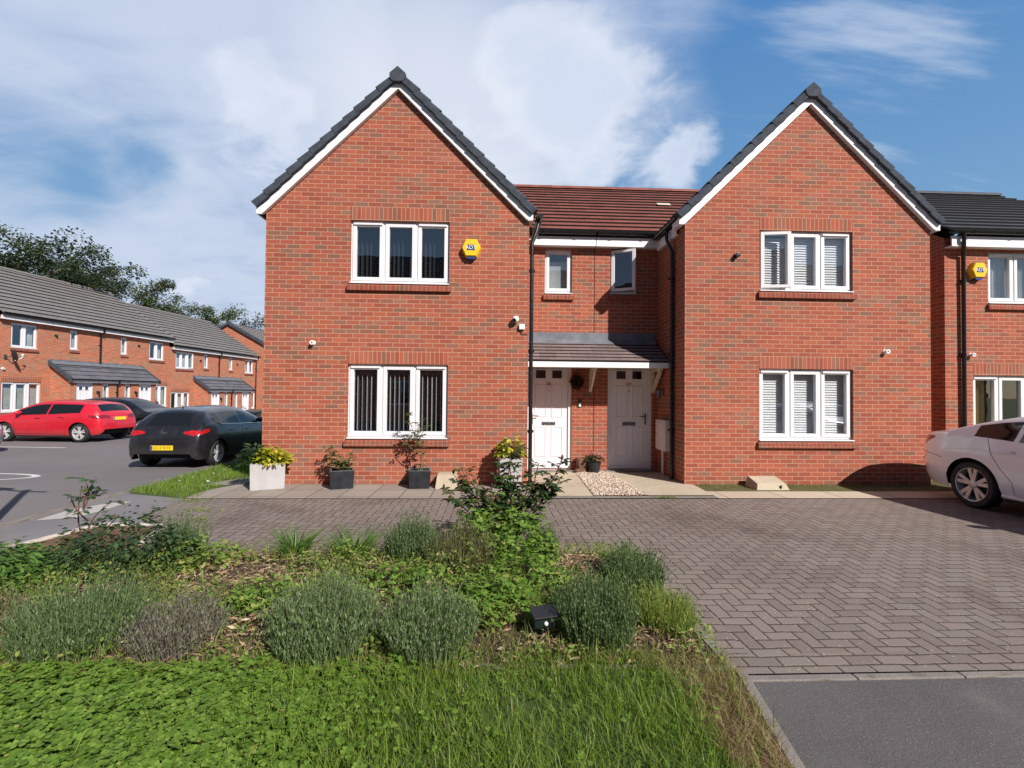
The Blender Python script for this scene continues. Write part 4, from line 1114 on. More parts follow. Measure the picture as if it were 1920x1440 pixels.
    v.hexa([(vx - .06, PF - .17, 2.13), (vx + .06, PF - .17, 2.13), (vx + .06, 0, 2.93), (vx - .06, 0, 2.93), (vx - .06, PF - .17, 2.31), (vx + .06, PF - .17, 2.31), (vx + .06, 0, 3.12), (vx - .06, 0, 3.12)])
    v.build('verge_capping', M['verge'], cn)
    if not mirror:
        downpipe(root, [(W_ - .04, -.25, 4.86), (W_ - .04, -.2, 4.7), (W_ - .04, -.05, 4.55), (W_ - .04, -.05, 3.12)], (0, 0, 0), 0.045)
        downpipe(root, [(W_ - .04, PF - .18, 2.2), (W_ - .04, PF - .12, 2.08), (W_ - .04, PF - .05, 1.98), (W_ - .04, PF - .05, 0)], (0, 0, 0), 0.04)
    if not first and mirror:
        downpipe(root, [(W_ - .08, -.25, 4.86), (W_ - .08, -.2, 4.7), (W_ - .08, -.05, 4.55), (W_ - .08, -.05, 0)], (0, 0, 0), 0.04)
    return root
terrace_house(-0.02, 4.65, -0.22, False, 'terraced brick house with a black satellite dish, leftmost in the row across the road', 2, ('side', 'roller'), True)
terrace_house(4.63, 4.65, -0.22, True, 'terraced brick house at the end of the higher grey roof, behind the black car', 2, ('side', 'net'), True)
terrace_house(9.38, 4.57, -0.62, False, 'terraced brick house on the lower roof with its upstairs window swung open', 3, ('net', 'side'), False, 2)
terrace_house(13.95, 4.57, -0.62, True, 'terraced brick house at the far right end of the row across the road', 2, ('net', 'net'), False)

def far_gable_house():
    base = -0.75
    root = empty('brick_house', t_world(19.75, 1.7, base), T_RZ, 'brick gable end of the farthest house, just left of the near house corner', 'house')
    W_, DEP = 8.0, 9.6; ze, zr = 5.15, 7.85
    w = MB()
    wall_panel(w, 0, W_, -.3, ze, 0, [(1.0, 2.1, 3.6, 4.7)])
    for x in (0, W_): w.face([(x, 0, -.3), (x, DEP, -.3), (x, DEP, ze), (x, DEP / 2, zr), (x, 0, ze)])
    w.face([(0, DEP, -.3), (W_, DEP, -.3), (W_, DEP, ze), (0, DEP, ze)])
    w.build('wall', M['brick2'], root)
    window(root, 1.0, 2.1, 3.6, 4.7, 0, 2, (0, 0, 0), 'net', lintel=False)
    r = MB(); roof_courses(r, (-.1, -.3, ze + .02), (W_ + .1, -.3, ze + .02), (-.1, DEP / 2, zr + .12), (W_ + .1, DEP / 2, zr + .12), 14, .045)
    roof_courses(r, (W_ + .1, DEP + .3, ze + .02), (-.1, DEP + .3, ze + .02), (W_ + .1, DEP / 2, zr + .12), (-.1, DEP / 2, zr + .12), 14, .045)
    r.build('roof', [M['tile_grey'], M['tile_nose']], root)
    v = MB()
    for sg, ya in ((1, -.32), (-1, DEP + .32)):
        v.hexa([(-.2, ya, ze - .16), (-.02, ya, ze - .16), (-.02, DEP / 2, zr - .02), (-.2, DEP / 2, zr - .02), (-.2, ya, ze + .1), (-.02, ya, ze + .1), (-.02, DEP / 2, zr + .22), (-.2, DEP / 2, zr + .22)])
    v.build('verge_capping', M['verge'], root)
far_gable_house()

def opposite_building():
    """across the street behind the viewer: what the panes reflect"""
    x0, x1, y0, y1 = -26.0, 30.0, -17.0, -9.5
    root = empty('brick_building', (x0, y0, 0), 0, 'long brick building with dark roof across the street, facing the gabled houses', 'building')
    off = (x0, y0, 0)
    w = MB(); ze, zr = 6.7, 10.0; ym = (y0 + y1) / 2
    ops = []
    for k in range(12):
        a = x0 + 2 + k * 4.6
        for z in (0.9, 3.9): ops.append((a, a + 1.6, z, z + 1.3))
    wall_panel(w, x0, x1, -.3, ze, 0, ops)
    w.v = [(x0 + x1 - p[0], y1 - p[1], p[2]) for p in w.v]      # turned to face the street
    for x in (x0, x1): w.face([(x, y0, -.3), (x, y1, -.3), (x, y1, ze), (x, ym, zr), (x, y0, ze)])
    w.face([(x0, y0, -.3), (x1, y0, -.3), (x1, y0, ze), (x0, y0, ze)])
    w.build('wall', M['brick2'], root, off)
    g = MB(); fr = MB()
    for (a, b, c, d) in ops:
        a, b = x0 + x1 - b, x0 + x1 - a
        g.face([(a, y1 - .08, c), (b, y1 - .08, c), (b, y1 - .08, d), (a, y1 - .08, d)])
        for q in (a, (a + b) / 2 - .04, b - .08): fr.box(q, q + .08, y1 - .10, y1 - .05, c, d)
        fr.box(a, b, y1 - .1, y1 - .049, c, c + .08); fr.box(a, b, y1 - .1, y1 - .049, d - .08, d)
    f_ = fr.build('window', M['upvc'], root, off); g.build('pane', M['glass_dark'], f_, off)
    r = MB(); roof_courses(r, (x1, y1 + .3, ze), (x0, y1 + .3, ze), (x1, ym, zr), (x0, ym, zr), 16, .04)
    roof_courses(r, (x0, y0 - .3, ze), (x1, y0 - .3, ze), (x0, ym, zr), (x1, ym, zr), 16, .04)
    r.build('roof', [M['tile_dark'], M['tile_nose']], root, off)
opposite_building()
# ------------------------------------------------------------------ ground, road, paving
def sstep(t): t = min(1, max(0, t)); return t * t * (3 - 2 * t)
def zg(x, y):
    """lie of the land: level before the houses, falling away gently to the far end of the road"""
    a = sstep((-x - 3.85) / 1.6)
    return -0.27 * min(1, max(0, (y - 7.5) / 4.3)) * a - 0.38 * sstep((y - 24) / 9) * sstep((-x - 6) / 3)
def sheet(name, xs, ys, dz, mat, kind='structure'):
    mb = MB(); mb.grid([[(x, y, zg(x, y) + dz) for x in xs] for y in ys], 0, False)
    return tag(mb.build(name, mat), kind=kind)
def poly_sheet(name, pts, dz, mat, kind='structure'):
    """flat sheet cut to an outline, following the ground"""
    bm = bmesh.new()
    vs = [bm.verts.new((x, y, 0)) for x, y in pts]
    bm.faces.new(vs); bmesh.ops.triangulate(bm, faces=bm.faces)
    bmesh.ops.subdivide_edges(bm, edges=[e for e in bm.edges if e.calc_length() > 0.8], cuts=3, use_grid_fill=True)
    bmesh.ops.triangulate(bm, faces=bm.faces)
    mb = MB()
    for f in bm.faces:
        P = [(v.co.x, v.co.y, zg(v.co.x, v.co.y) + dz) for v in f.verts]
        if f.normal.z < 0: P = P[::-1]
        mb.face(P)
    bm.free()
    return tag(mb.build(name, mat), kind=kind)
def lin(a, b, n): return [a + (b - a) * k / n for k in range(n + 1)]

gx = [-600, -200, -80, -45, -32] + lin(-28, -4, 24) + [-3, 0, 5, 12, 25, 60, 200, 600]
gy = [-600, -200, -60, -25, -8, 0] + lin(4, 40, 24) + [60, 120, 300, 900]
sheet('ground', gx, gy, -0.035, M['turf_far'])
# kerb line of the road: a gentle bend
KERB = [(-5.58, 2.2), (-5.60, 4.6), (-5.60, 6.2), (-5.63, 7.4), (-5.82, 8.4), (-6.16, 9.6), (-6.52, 11.3), (-6.75, 13.3), (-6.95, 17), (-6.9, 24), (-7.2, 40)]
def kerb_x(y):
    return float(np.interp(y, [p[1] for p in KERB], [p[0] for p in KERB]))
def road():
    mb = MB(); rows = []
    for y in lin(-9, 2, 4) + lin(2.2, 14, 30) + lin(15, 44, 20):
        kx = kerb_x(y); rows.append([(x, y, zg(x, y) - 0.022) for x in [-60, -40, -28, -22] + [kx - 12 + 12 * k / 12 for k in range(13)]])
    mb.grid(rows, 0, False)
    tag(mb.build('road', M['tarmac_road']), kind='structure')
    k = MB(); rows = []
    for y in lin(-9, 2, 5) + lin(2.2, 14, 40) + lin(15, 40, 20):
        kx = kerb_x(y); z = zg(kx, y)
        rows.append([(kx - 0.012, y, z - 0.06), (kx - 0.008, y, z + 0.006), (kx, y, z + 0.012), (kx + 0.10, y, z + 0.012), (kx + 0.11, y, z - 0.05)])
    k.grid(rows, 0, False)
    tag(k.build('road_kerb', M['kerb']), kind='structure')
road()
def strip(name, a, b, wdt, dz, h, mat):
    a, b = Vector((*a, 0)), Vector((*b, 0)); d = (b - a).normalized(); s = Vector((-d.y, d.x, 0)) * wdt / 2
    mb = MB(); L = (b - a).length; n = max(1, int(round(L / 0.9)))
    for k in range(n):
        p, q = a + d * (L * k / n + 0.003), a + d * (L * (k + 1) / n - 0.003)
        P = [p - s, q - s, q + s, p + s]
        lo = [(v.x, v.y, zg(v.x, v.y) + dz) for v in P]; hi = [(v.x, v.y, zg(v.x, v.y) + dz + h + 0.003 * ((k * 7) % 3 - 1)) for v in P]
        mb.hexa(lo + hi)
    return tag(mb.build(name, mat, bevel=0.004), kind='structure')
# footway beside the road
def footway():
    mb = MB(); rows = []
    for y in lin(-9, 1, 4) + lin(2, 7.6, 14):
        kx = kerb_x(y) + 0.11
        xr = -4.40 if y > 6.9 else (-4.40 + (6.9 - y) * 0.1 if y > 5.7 else -3.6)
        rows.append([(kx + (xr - kx) * k / 4, y, zg(kx, y) - 0.006) for k in range(5)])
    mb.grid(rows, 0, False); tag(mb.build('footway', M['footway']), kind='structure')
footway()
poly_sheet('pale_patch', [(-5.40, 5.90), (-5.04, 6.02), (-5.00, 6.40), (-5.02, 6.90), (-5.26, 6.80), (-5.44, 6.38)], -0.002, M['patch'])
# block paved drive
poly_sheet('drive', [(-4.42, 7.06), (-4.30, 6.2), (-3.60, 5.0), (-3.60, 4.4), (1.25, 4.4), (1.25, 2.66), (11.0, 2.66), (11.0, 7.06)], -0.004, M['pavers'])
poly_sheet('drive_border', [(1.40, 2.63), (11.0, 2.63), (11.0, 2.83), (1.40, 2.83)], 0.001, M['paver_edge'])
mbx = MB(); mbx.face([(1.37, 2.84, 0.001), (1.57, 2.84, 0.001), (1.57, 4.62, 0.001), (1.37, 4.62, 0.001)])
tag(mbx.build('bed_border', M['paver_edge']), kind='structure')
poly_sheet('bed_border_back', [(-3.4, 4.60), (1.57, 4.63), (1.57, 4.83), (-3.4, 4.80)], 0.002, M['paver_edge'])
# tarmac at the front
poly_sheet('front_tarmac', [(-0.64, -9), (14, -9), (14, 2.568), (1.398, 2.568)], -0.006, M['tarmac'])
mbk = MB()
def front_kerb():
    n = 14
    for k in range(n):
        xa, xb = 1.42 + k * 0.62, 1.42 + (k + 1) * 0.62 - 0.006
        ya, yb = [2.590 + 0.003 * max(0, x - 2) ** 1.5 for x in (xa, xb)]
        mbk.hexa([(xa, ya - .024, -.06), (xb, yb - .024, -.06), (xb, yb + .026, -.06), (xa, ya + .026, -.06), (xa, ya - .024, .004), (xb, yb - .024, .004), (xb, yb + .026, .004), (xa, ya + .026, .004)])
front_kerb(); tag(mbk.build('drive_kerb', M['kerb'], bevel=0.005), kind='structure')
strip('lawn_edging', (1.10, 0.9), (1.405, 2.62), 0.055, -0.06, 0.085, M['kerb'])
strip('bed_edging', (1.375, 2.66), (1.365, 4.60), 0.055, -0.06, 0.085, M['kerb'])
strip('front_bed_edging', (-0.2, 2.735), (1.38, 2.665), 0.045, -0.05, 0.07, M['kerb'])
# slabs along the house front, paths, gravel bed
poly_sheet('slab_path', [(-4.42, 7.06), (0.92, 7.06), (0.92, 8.145), (-4.2, 8.145), (-4.42, 7.7)], 0.004, M['slabs'])
poly_sheet('stepping_path', [(-4.95, 8.1), (-4.15, 8.15), (-3.9, 9.0), (-4.6, 8.9)], 0.002, M['slabs'])
poly_sheet('door_path', [(0.92, 7.20), (1.56, 7.20), (1.68, 9.6), (0.60, 9.6), (0.60, 8.2), (0.92, 8.15)], 0.010, M['concrete'])
poly_sheet('side_path', [(2.42, 7.24), (3.45, 7.24), (3.50, 8.143), (3.37, 8.15), (3.37, 9.6), (2.30, 9.6)], 0.011, M['concrete'])
poly_sheet('gravel_bed', [(1.56, 7.20), (2.42, 7.20), (2.30, 9.6), (1.68, 9.6)], 0.0, M['soil_red'])
poly_sheet('edging_strip', [(3.45, 7.058), (10.5, 7.058), (10.5, 7.56), (3.47, 7.56)], 0.006, M['edge_slabs'])
poly_sheet('kerb_strip', [(0.92, 7.06), (3.45, 7.06), (3.45, 7.20), (0.92, 7.20)], 0.008, M['kerb'])
poly_sheet('moss_strip', [(3.47, 7.56), (14, 7.56), (14, 9.2), (3.36, 8.2)], 0.002, M['moss'])
for (px, py) in ((0.6, 9.49),):
    st = MB(); st.box(0.62, 1.70, 9.36, 9.52, -.02, .035); st.box(2.29, 3.33, 9.36, 9.52, -.02, .035); tag(st.build('door_step', M['kerb'], bevel=0.005), kind='structure')
# the corner bed of bare soil with its pale kerb
poly_sheet('bare_soil', [(-4.40, 5.66), (-3.76, 5.58), (-3.55, 4.85), (-4.65, 4.7)], 0.012, M['soil_red'])
strip('soil_kerb', (-4.46, 5.66), (-3.70, 5.60), 0.06, -0.04, 0.075, M['kerb_pale'])
strip('soil_kerb_side', (-3.70, 5.58), (-3.50, 4.95), 0.06, -0.04, 0.075, M['kerb_pale'])
strip('soil_kerb_road', (-4.46, 5.64), (-4.72, 4.6), 0.06, -0.04, 0.075, M['kerb_pale'])
# lawn and bed soil (slightly mounded)
lawn = MB(); lawn.grid([[(x, y, 0.012 + 0.012 * math.sin(x * 2.1) * math.cos(y * 2.7)) for x in lin(-7.0, 1.08 + (y - .9) * .177, 30)] for y in lin(-2.0, 2.74, 14)], 0, True)
tag(lawn.build('lawn', M['dry_turf']), kind='structure')
def bed_z(x, y):
    e = min(1.37 - x, y - 2.72, 4.62 - y, (x + 6.0)); e = max(0, min(1, e / 0.45))
    return 0.012 + 0.085 * e + 0.02 * math.sin(x * 5.3 + y * 2) * math.cos(y * 6.1) * e
poly_sheet('bare_edge', [(1.36, 2.60), (1.10, 2.64), (.98, 2.50), (1.04, 2.32), (.98, 2.12), (1.03, 1.94), (.92, 1.72), (.95, 1.5), (.86, 1.2), (.88, .9), (1.07, .9), (1.20, 1.6)], 0.026, M['soil_red'])
bedm = MB(); bedm.grid([[(x, y, bed_z(x, y)) for x in lin(-5.45, 1.36, 60)] for y in lin(2.72, 4.62, 20)], 0, True)
bedm.build('flower_bed', M['soil'])['kind'] = 'structure'
# road paint
def ring(cx, cy, rx, ry, wd, dz=0.0):
    mb = MB(); P = []
    for k in range(65):
        a = 2 * math.pi * k / 64
        P.append([(cx + math.cos(a) * r_, cy + math.sin(a) * q, zg(cx, cy + math.sin(a) * q) - 0.018 + dz) for r_, q in ((rx, ry), (rx - wd, ry - wd))])
    mb.grid(P, 0, False); return mb
rg = ring(-10.35, 9.55, 1.55, 0.75, 0.13)
tag(rg.build('speed_roundel', M['line']), 'white painted oval ring marking on the road near the left edge', 'road marking')
t20 = text_obj('lettering', '20', 1.05, M['line'], bpy.data.objects['speed_roundel'], (-10.2, 9.5, zg(-10.2, 9.5) - 0.017), (0, 0, 0), 0.001)
poly_sheet('bay_line', [(-18.5, 16.0), (-13.4, 15.52), (-13.38, 15.62), (-18.5, 16.1)], -0.017, M['line'])
poly_sheet('bay_line_far', [(-18.5, 19.3), (-13.4, 18.9), (-13.38, 19.0), (-18.5, 19.4)], -0.017, M['line'])

def scatter_pebbles():
    n = 5200
    T = np.array([(1, 0, 0), (-1, 0, 0), (0, 1, 0), (0, -1, 0), (0, 0, 1), (0, 0, -1), (.6, .6, .5), (-.6, .6, .5), (-.6, -.6, .5), (.6, -.6, .5)], float)
    TF = np.array([(0, 6, 9), (6, 2, 7), (7, 1, 8), (8, 3, 9), (6, 4, 9), (7, 4, 6), (8, 4, 7), (9, 4, 8), (0, 2, 6), (2, 1, 7), (1, 3, 8), (3, 0, 9)])
    y = rng.uniform(7.24, 9.5, n); t = (y - 7.2) / 2.4
    x = rng.uniform(0, 1, n) * ((2.41 - .1 * t) - (1.57 + .11 * t)) + 1.57 + .11 * t
    s = rng.uniform(0.008, 0.021, n)
    sc = np.stack([s * rng.uniform(.8, 1.5, n), s * rng.uniform(.7, 1.2, n), s * rng.uniform(.5, .8, n)], 1)
    a = rng.uniform(0, 6.28, n)
    P = T[None] * sc[:, None] * rng.uniform(.8, 1.2, (n, 10, 1))
    X = P[..., 0] * np.cos(a)[:, None] - P[..., 1] * np.sin(a)[:, None]; Y = P[..., 0] * np.sin(a)[:, None] + P[..., 1] * np.cos(a)[:, None]
    V = np.stack([X + x[:, None], Y + y[:, None], P[..., 2] + 0.006 + rng.uniform(0, .016, n)[:, None]], -1).reshape(-1, 3)
    Fc = (TF[None] + (np.arange(n) * 10)[:, None, None]).reshape(-1, 3)
    tag(np_mesh('gravel', V, Fc, M['pebbles']), 'pale tan gravel between the two door paths', 'gravel', kind='stuff')
scatter_pebbles()

# ------------------------------------------------------------------ things fixed to the walls
def alarm_box(x, y, z, label, s=1.0, yaw=0):
    root = empty('alarm_box', (x, y, z), yaw, label, 'alarm box', 'yellow alarm boxes')
    h = MB(); a, b, c = 0.175 * s, 0.10 * s, 0.16 * s
    hx = [(-a, 0), (-b, -c), (b, -c), (a, 0), (b, c), (-b, c)]
    bx = [(p[0] * 1.08, p[1] * 1.05) for p in hx]
    B_ = [(p[0], 0, p[1]) for p in bx]; Fp = [(p[0], -0.085, p[1]) for p in hx]; F2 = [(p[0] * .9, -0.105, p[1] * .9) for p in hx]
    for k in range(6):
        k2 = (k + 1) % 6
        h.face([B_[k], B_[k2], Fp[k2], Fp[k]]); h.face([Fp[k], Fp[k2], F2[k2], F2[k]])
    h.face(F2); h.face(B_[::-1])
    h.build('housing', M['yellow'], root, bevel=0.004)
    l = MB(); l.prism([(-b * .78, -0.015, -c * 1.02), (b * .78, -0.015, -c * 1.02), (b * .7, -0.015, -c * 1.26), (-b * .7, -0.015, -c * 1.26)], (0, 0.01, 0), (0, -0.065, 0)); l.build('strobe_lens', M['blue'], root, bevel=0.004)
    p = MB(); p.box(-0.078 * s, 0.072 * s, -0.1075, -0.1052, -0.05 * s, 0.052 * s); pl = p.build('logo_plate', M['navy'], root)
    text_obj('lettering', 'ADT', 0.098 * s, M['white'], pl, (-0.003, -0.1085, 0), (R(90), 0, 0), 0.0006)
alarm_box(-0.375, F, 4.03, 'yellow hexagonal alarm box on the gable of house 56', 0.92)
alarm_box(9.53, 8.95, 4.06, 'yellow hexagonal alarm box between downpipe and window at the right edge', 0.92)

def camera_unit():
    root = empty('security_camera', (0.40, F, 2.83), 0, 'white dome security camera on the brick beside the downpipe', 'camera')
    m_ = MB(); m_.lathe([(0.0, 0), (0.052, 0), (0.055, -0.02), (0.045, -0.03), (0.0, -0.03)], (0, 0, 0), 'y', 18); m_.build('mount', M['white'], root)
    b = MB(); c = Vector((-0.005, -0.072, -0.005)); d = Vector((-0.45, -0.75, -0.42)).normalized()
    rows = []; ax = d.cross(Vector((0, 0, 1))).normalized(); ay = d.cross(ax)
    for k in range(13):
        t = math.pi * k / 12 * 0.84
        rows.append([c - d * 0.058 * math.cos(t) + (ax * math.cos(q * math.pi / 9) + ay * math.sin(q * math.pi / 9)) * 0.058 * math.sin(t) for q in range(18)])
    b.grid(rows, 0, True, True); b.build('dome', M['white'], root)
    l = MB(); ce = c + d * 0.046
    rr = []
    for r_, h in ((0.032, -0.006), (0.034, 0.008), (0.022, 0.010), (0.016, 0.004), (0.0005, 0.004)):
        rr.append([ce + d * h + (ax * math.cos(q * math.pi / 9) + ay * math.sin(q * math.pi / 9)) * r_ for q in range(18)])
    l.grid(rr, 0, True, True); l.build('lens', M['seal'], root)
camera_unit()
def junction_box():
    root = empty('junction_box', (0.505, F, 2.70), 0, 'small white square junction box under the security camera', 'box')
    b = MB(); b.box(-.048, .048, -.055, 0, -.045, .045); b.build('case', M['white'], root, bevel=0.008)
    c = MB(); c.tube([(-.01, -.02, -.045), (-.015, -.012, -.10), (0.0, -.009, -.125), (0.03, -.008, -.13), (.10, -.008, -.128)], 0.005, 6); c.build('cable', M['seal'], root)
junction_box()
def vent_cap(x, y, z, mat, label, rz=0, r=0.038):
    root = empty('vent_cap', (x, y, z), rz, label, 'vent cap')
    b = MB(); b.lathe([(r * 1.05, 0), (r * 1.05, -.012), (r * .8, -.014), (r * .8, -.06), (r, -.062), (r * .98, -.078), (r * .55, -.080), (r * .5, -.07), (0.0005, -.07)], (0, 0, 0), 'y', 16); b.build('pipe', mat, root)
    c = MB(); c.lathe([(r * .28, -.069), (r * .28, -.083), (0.0005, -.084)], (0, 0, 0), 'y', 10); c.build('plug', M['lead'], root)
vent_cap(-3.02, F, 2.38, M['white'], 'round white vent cap left of the lower window with black blinds')
vent_cap(4.27, F, 4.02, M['black_pvc'], 'round black vent cap left of the upper window with white blinds', r=0.045)
vent_cap(6.98, F, 2.36, M['white'], 'round white vent cap right of the lower window with white blinds')
vent_cap(9.42, 8.95, 2.40, M['white'], 'round white vent cap above the windows of the house at the right edge')
def t_vent(u, z, label, mat='black_pvc', r=0.055):
    p = t_world(u, 0, z); vent_cap(p.x, p.y, p.z, M[mat], label, T_RZ, r)
t_vent(2.30, 4.05, 'black vent cap between the upper windows of the terrace house with the dish')
t_vent(6.98, 4.05, 'black vent cap left of the last upper window on the higher terrace')
t_vent(12.02, 3.55, 'black vent cap right of the opened terrace window')
t_vent(16.0, 3.55, 'black vent cap left of the last upper window on the lower terrace')
t_vent(-0.02 + 0.12, 2.40, 'white vent cap low on the brick under the satellite dish', 'white', 0.05)
def satellite_dish():
    p = t_world(0.20, 0, 2.90)
    root = empty('satellite_dish', p, T_RZ, 'black satellite dish on the brick terrace at the left edge', 'satellite dish')
    br = MB(); br.box(-.05, .05, -.03, 0, -.10, .10); br.tube([(0, -.02, 0), (0, -.22, 0), (0.02, -.28, .06)], .018, 8); br.build('bracket', M['steel_dark'], root)
    d = MB(); c = Vector((0.02, -.32, .05)); ax = Vector((0.95, -.25, .25)).normalized(); u = ax.cross(Vector((0, 0, 1))).normalized(); v = u.cross(ax)
    rows = []
    for r_ in (0.001, .08, .16, .22, .25): rows.append([c + ax * (r_ * r_ * 1.0) + (u * math.cos(q * .3927) * .82 + v * math.sin(q * .3927)) * r_ for q in range(16)])
    d.grid(rows, 0, True, True); d.build('dish', M['trim'], root)
    a = MB(); e = c + ax * .36 - v * 0.02; a.tube([c - v * .22, c - v * .16 + ax * .25, e], .010, 6); a.tube([e, e - ax * .09], .028, 10); a.build('receiver_arm', M['white'], root)
satellite_dish()
def coach_lamp(x, y, z, rz, label, mat='trim'):
    root = empty('wall_lamp', (x, y, z), rz, label, 'wall lamp')
    b = MB(); b.box(-.04, .04, -.02, 0, -.07, .07); b.tube([(0, -.02, .03), (0, -.09, .05), (0, -.10, .02)], .012, 8); b.build('bracket', M[mat], root)
    l = MB(); l.lathe([(0.01, .04), (.055, .01), (.05, 0), (.045, -.01), (.035, -.13), (.01, -.15)], (0, -.10, 0), 'z', 8); l.build('lantern', M[mat], root)
for u, lab in ((3.50, 'black lantern by the left porch door of the higher terrace'), (5.72, 'black lantern left of the right porch door on the higher terrace'), (12.75, 'black lantern by the left porch door of the lower terrace')):
    p = t_world(u, 0.95, 1.42 if u < 9 else 1.02); coach_lamp(p.x, p.y, p.z, T_RZ, lab)
coach_lamp(3.36, 9.15, 1.62, R(90) * -1, 'dim grey lamp on the side brick wall above the white meter box', 'steel_dark')
def meter_box():
    root = empty('meter_box', (3.36, 9.0, 0), 0, 'tall off white meter box with thin pipe on the shaded side wall', 'meter box')
    b = MB(); b.box(-.13, 0, -.24, .24, .50, 1.08); b.build('case', M['meter'], root, bevel=0.015)
    d = MB(); d.box(-.142, -.131, -.20, .20, .55, 1.03); dd = d.build('door', M['meter'], root, bevel=0.004)
    k = MB(); k.lathe([(.015, 0), (.015, -.008), (.0005, -.008)], (-.142, .15, .8), 'x', 8); k.build('lock', M['steel_dark'], dd)
    p = MB(); p.tube([(-.06, .03, .50), (-.06, .03, .04)], .024, 10); p.build('pipe', M['meter'], root)
meter_box()
def doorbell():
    root = empty('doorbell', (1.775, D, 1.37), 0, 'black and white video doorbell on the brick between the white doors', 'doorbell')
    b = MB(); b.box(-.03, .03, -.028, 0, -.075, .075); b.build('case', M['trim'], root, bevel=0.008)
    f = MB(); f.box(-.02, .022, -.0305, -.0285, -.066, .01); f.build('button_plate', M['white'], root, bevel=0.004)
doorbell()
# ------------------------------------------------------------------ planters and other things standing about
def square_planter(x, y, w, d, h, mat, rim, label, rz=0, taper=1.0, z=0.0, group=None):
    root = empty('planter', (x, y, z), rz, label, 'planter', group)
    t = 0.03; a, b = w / 2, d / 2; a0, b0 = a * taper, b * taper
    m_ = MB()
    lo = [(-a0, -b0, 0), (a0, -b0, 0), (a0, b0, 0), (-a0, b0, 0)]; hi = [(-a, -b, h), (a, -b, h), (a, b, h), (-a, b, h)]
    ih = [(-a + t, -b + t, h), (a - t, -b + t, h), (a - t, b - t, h), (-a + t, b - t, h)]; il = [(p[0], p[1], h - .08) for p in ih]
    for k in range(4):
        k2 = (k + 1) % 4
        m_.face([lo[k], lo[k2], hi[k2], hi[k]]); m_.face([ih[k], ih[k2], il[k2], il[k]])
    m_.face(lo[::-1]); m_.build('box', mat, root, bevel=0.006)
    r = MB()
    for k in range(4):
        k2 = (k + 1) % 4
        r.hexa([Vector(hi[k]) + Vector((0, 0, .001)), Vector(hi[k2]) + Vector((0, 0, .001)), Vector(ih[k2]) + Vector((0, 0, .001)), Vector(ih[k]) + Vector((0, 0, .001)),
                Vector(hi[k]) * 1.004 + Vector((0, 0, .006)), Vector(hi[k2]) * 1.004 + Vector((0, 0, .006)), Vector(ih[k2]) + Vector((0, 0, .008)), Vector(ih[k]) + Vector((0, 0, .008))])
    r.build('rim', rim, root)
    s = MB(); s.face(il); s.build('compost', M['soil'], root)
    return root
# the angled pale trough at the corner of house 56
square_planter(-3.60, 7.87, 0.50, 0.40, 0.40, M['planter'], M['planter'], 'pale grey planter standing at the left corner of house 56', R(22), 0.97)
square_planter(-2.42, 7.86, 0.37, 0.32, 0.29, M['planter_dark'], M['planter_rim'], 'black square planter holding the short leafy plant', R(18), 0.93)
square_planter(-1.165, 7.89, 0.345, 0.32, 0.29, M['planter_dark'], M['planter_rim'], 'black square planter holding the tall leggy plant under the window', R(6), 0.93)
square_planter(0.315, 7.85, 0.37, 0.34, 0.50, M['planter'], M['planter'], 'tall pale grey planter beside the black downpipe', R(4), 0.9)
def wedge_block(x, y, w, h, label, dark):
    root = empty('sloping_block', (x, y, 0), 0, label, 'concrete block')
    m_ = MB(); a = w / 2
    m_.hexa([(-a, -.17, 0.0), (a, -.17, 0.0), (a, .22, 0.0), (-a, .22, 0.0), (-a * .86, -.12, h * .55 if dark else h), (a * .86, -.12, h * .55 if dark else h), (a * .86, .19, h), (-a * .86, .19, h)])
    m_.build('block', M['concrete'], root, bevel=0.008)
    if dark:
        s = MB(); s.box(a * .45, a * .51, -.172, -.150, .03, .08); s.build('slot', M['trim'], root)
    return root
wedge_block(-0.72, 7.90, 0.36, 0.22, 'beige concrete block leaning at the wall right of the tall leggy plant', False)
wedge_block(4.66, 7.84, 0.56, 0.18, 'beige sloping concrete block with dark slot below the white blinds', True)
def hanging_basket():
    root = empty('hanging_basket', (1.70, D, 1.80), 0, 'dark rusty hanging wreath on the shaded brick right of door 56', 'wreath')
    b = MB(); b.tube([(0, -.005, .20), (0, -.12, .22), (0, -.16, .16)], .008, 6); b.build('hook', M['trim'], root)
    return root
hanging_basket()
def wheelie_bin(x, y, rz, label):
    root = empty('wheelie_bin', (x, y, zg(x, y) - .02), rz, label, 'bin', 'wheelie bins beyond the grey car')
    b = MB(); lo = [(-.22, -.25, .06), (.22, -.25, .06), (.22, .22, .06), (-.22, .22, .06)]; hi = [(-.28, -.34, .96), (.28, -.34, .96), (.28, .30, .96), (-.28, .30, .96)]
    b.hexa(lo + hi); b.box(-.30, .30, -.36, .32, .93, .975); b.build('tub', M['bin'], root, bevel=0.015)
    l = MB(); l.hexa([(-.30, -.37, .98), (.30, -.37, .98), (.30, .36, .98), (-.30, .36, .98), (-.26, -.30, 1.06), (.26, -.30, 1.06), (.26, .34, 1.07), (-.26, .34, 1.07)]); l.build('lid', M['bin'], root, bevel=0.015)
    h = MB(); h.tube([(-.2, .36, .95), (-.2, .42, .97), (.2, .42, .97), (.2, .36, .95)], .016, 8); h.build('handle', M['bin'], root)
    for s in (-1, 1):
        w = MB(); w.lathe([(.0, -.025), (.10, -.025), (.10, .025), (0, .025)], (s * .25, .24, .10), 'x', 14); w.build('wheel', M['tyre'], root)
wheelie_bin(-9.95, 20.3, R(200), 'dark grey wheelie bin behind the dark grey car')
wheelie_bin(-9.25, 20.9, R(190), 'dark wheelie bin half hidden by the brick corner of house 56')
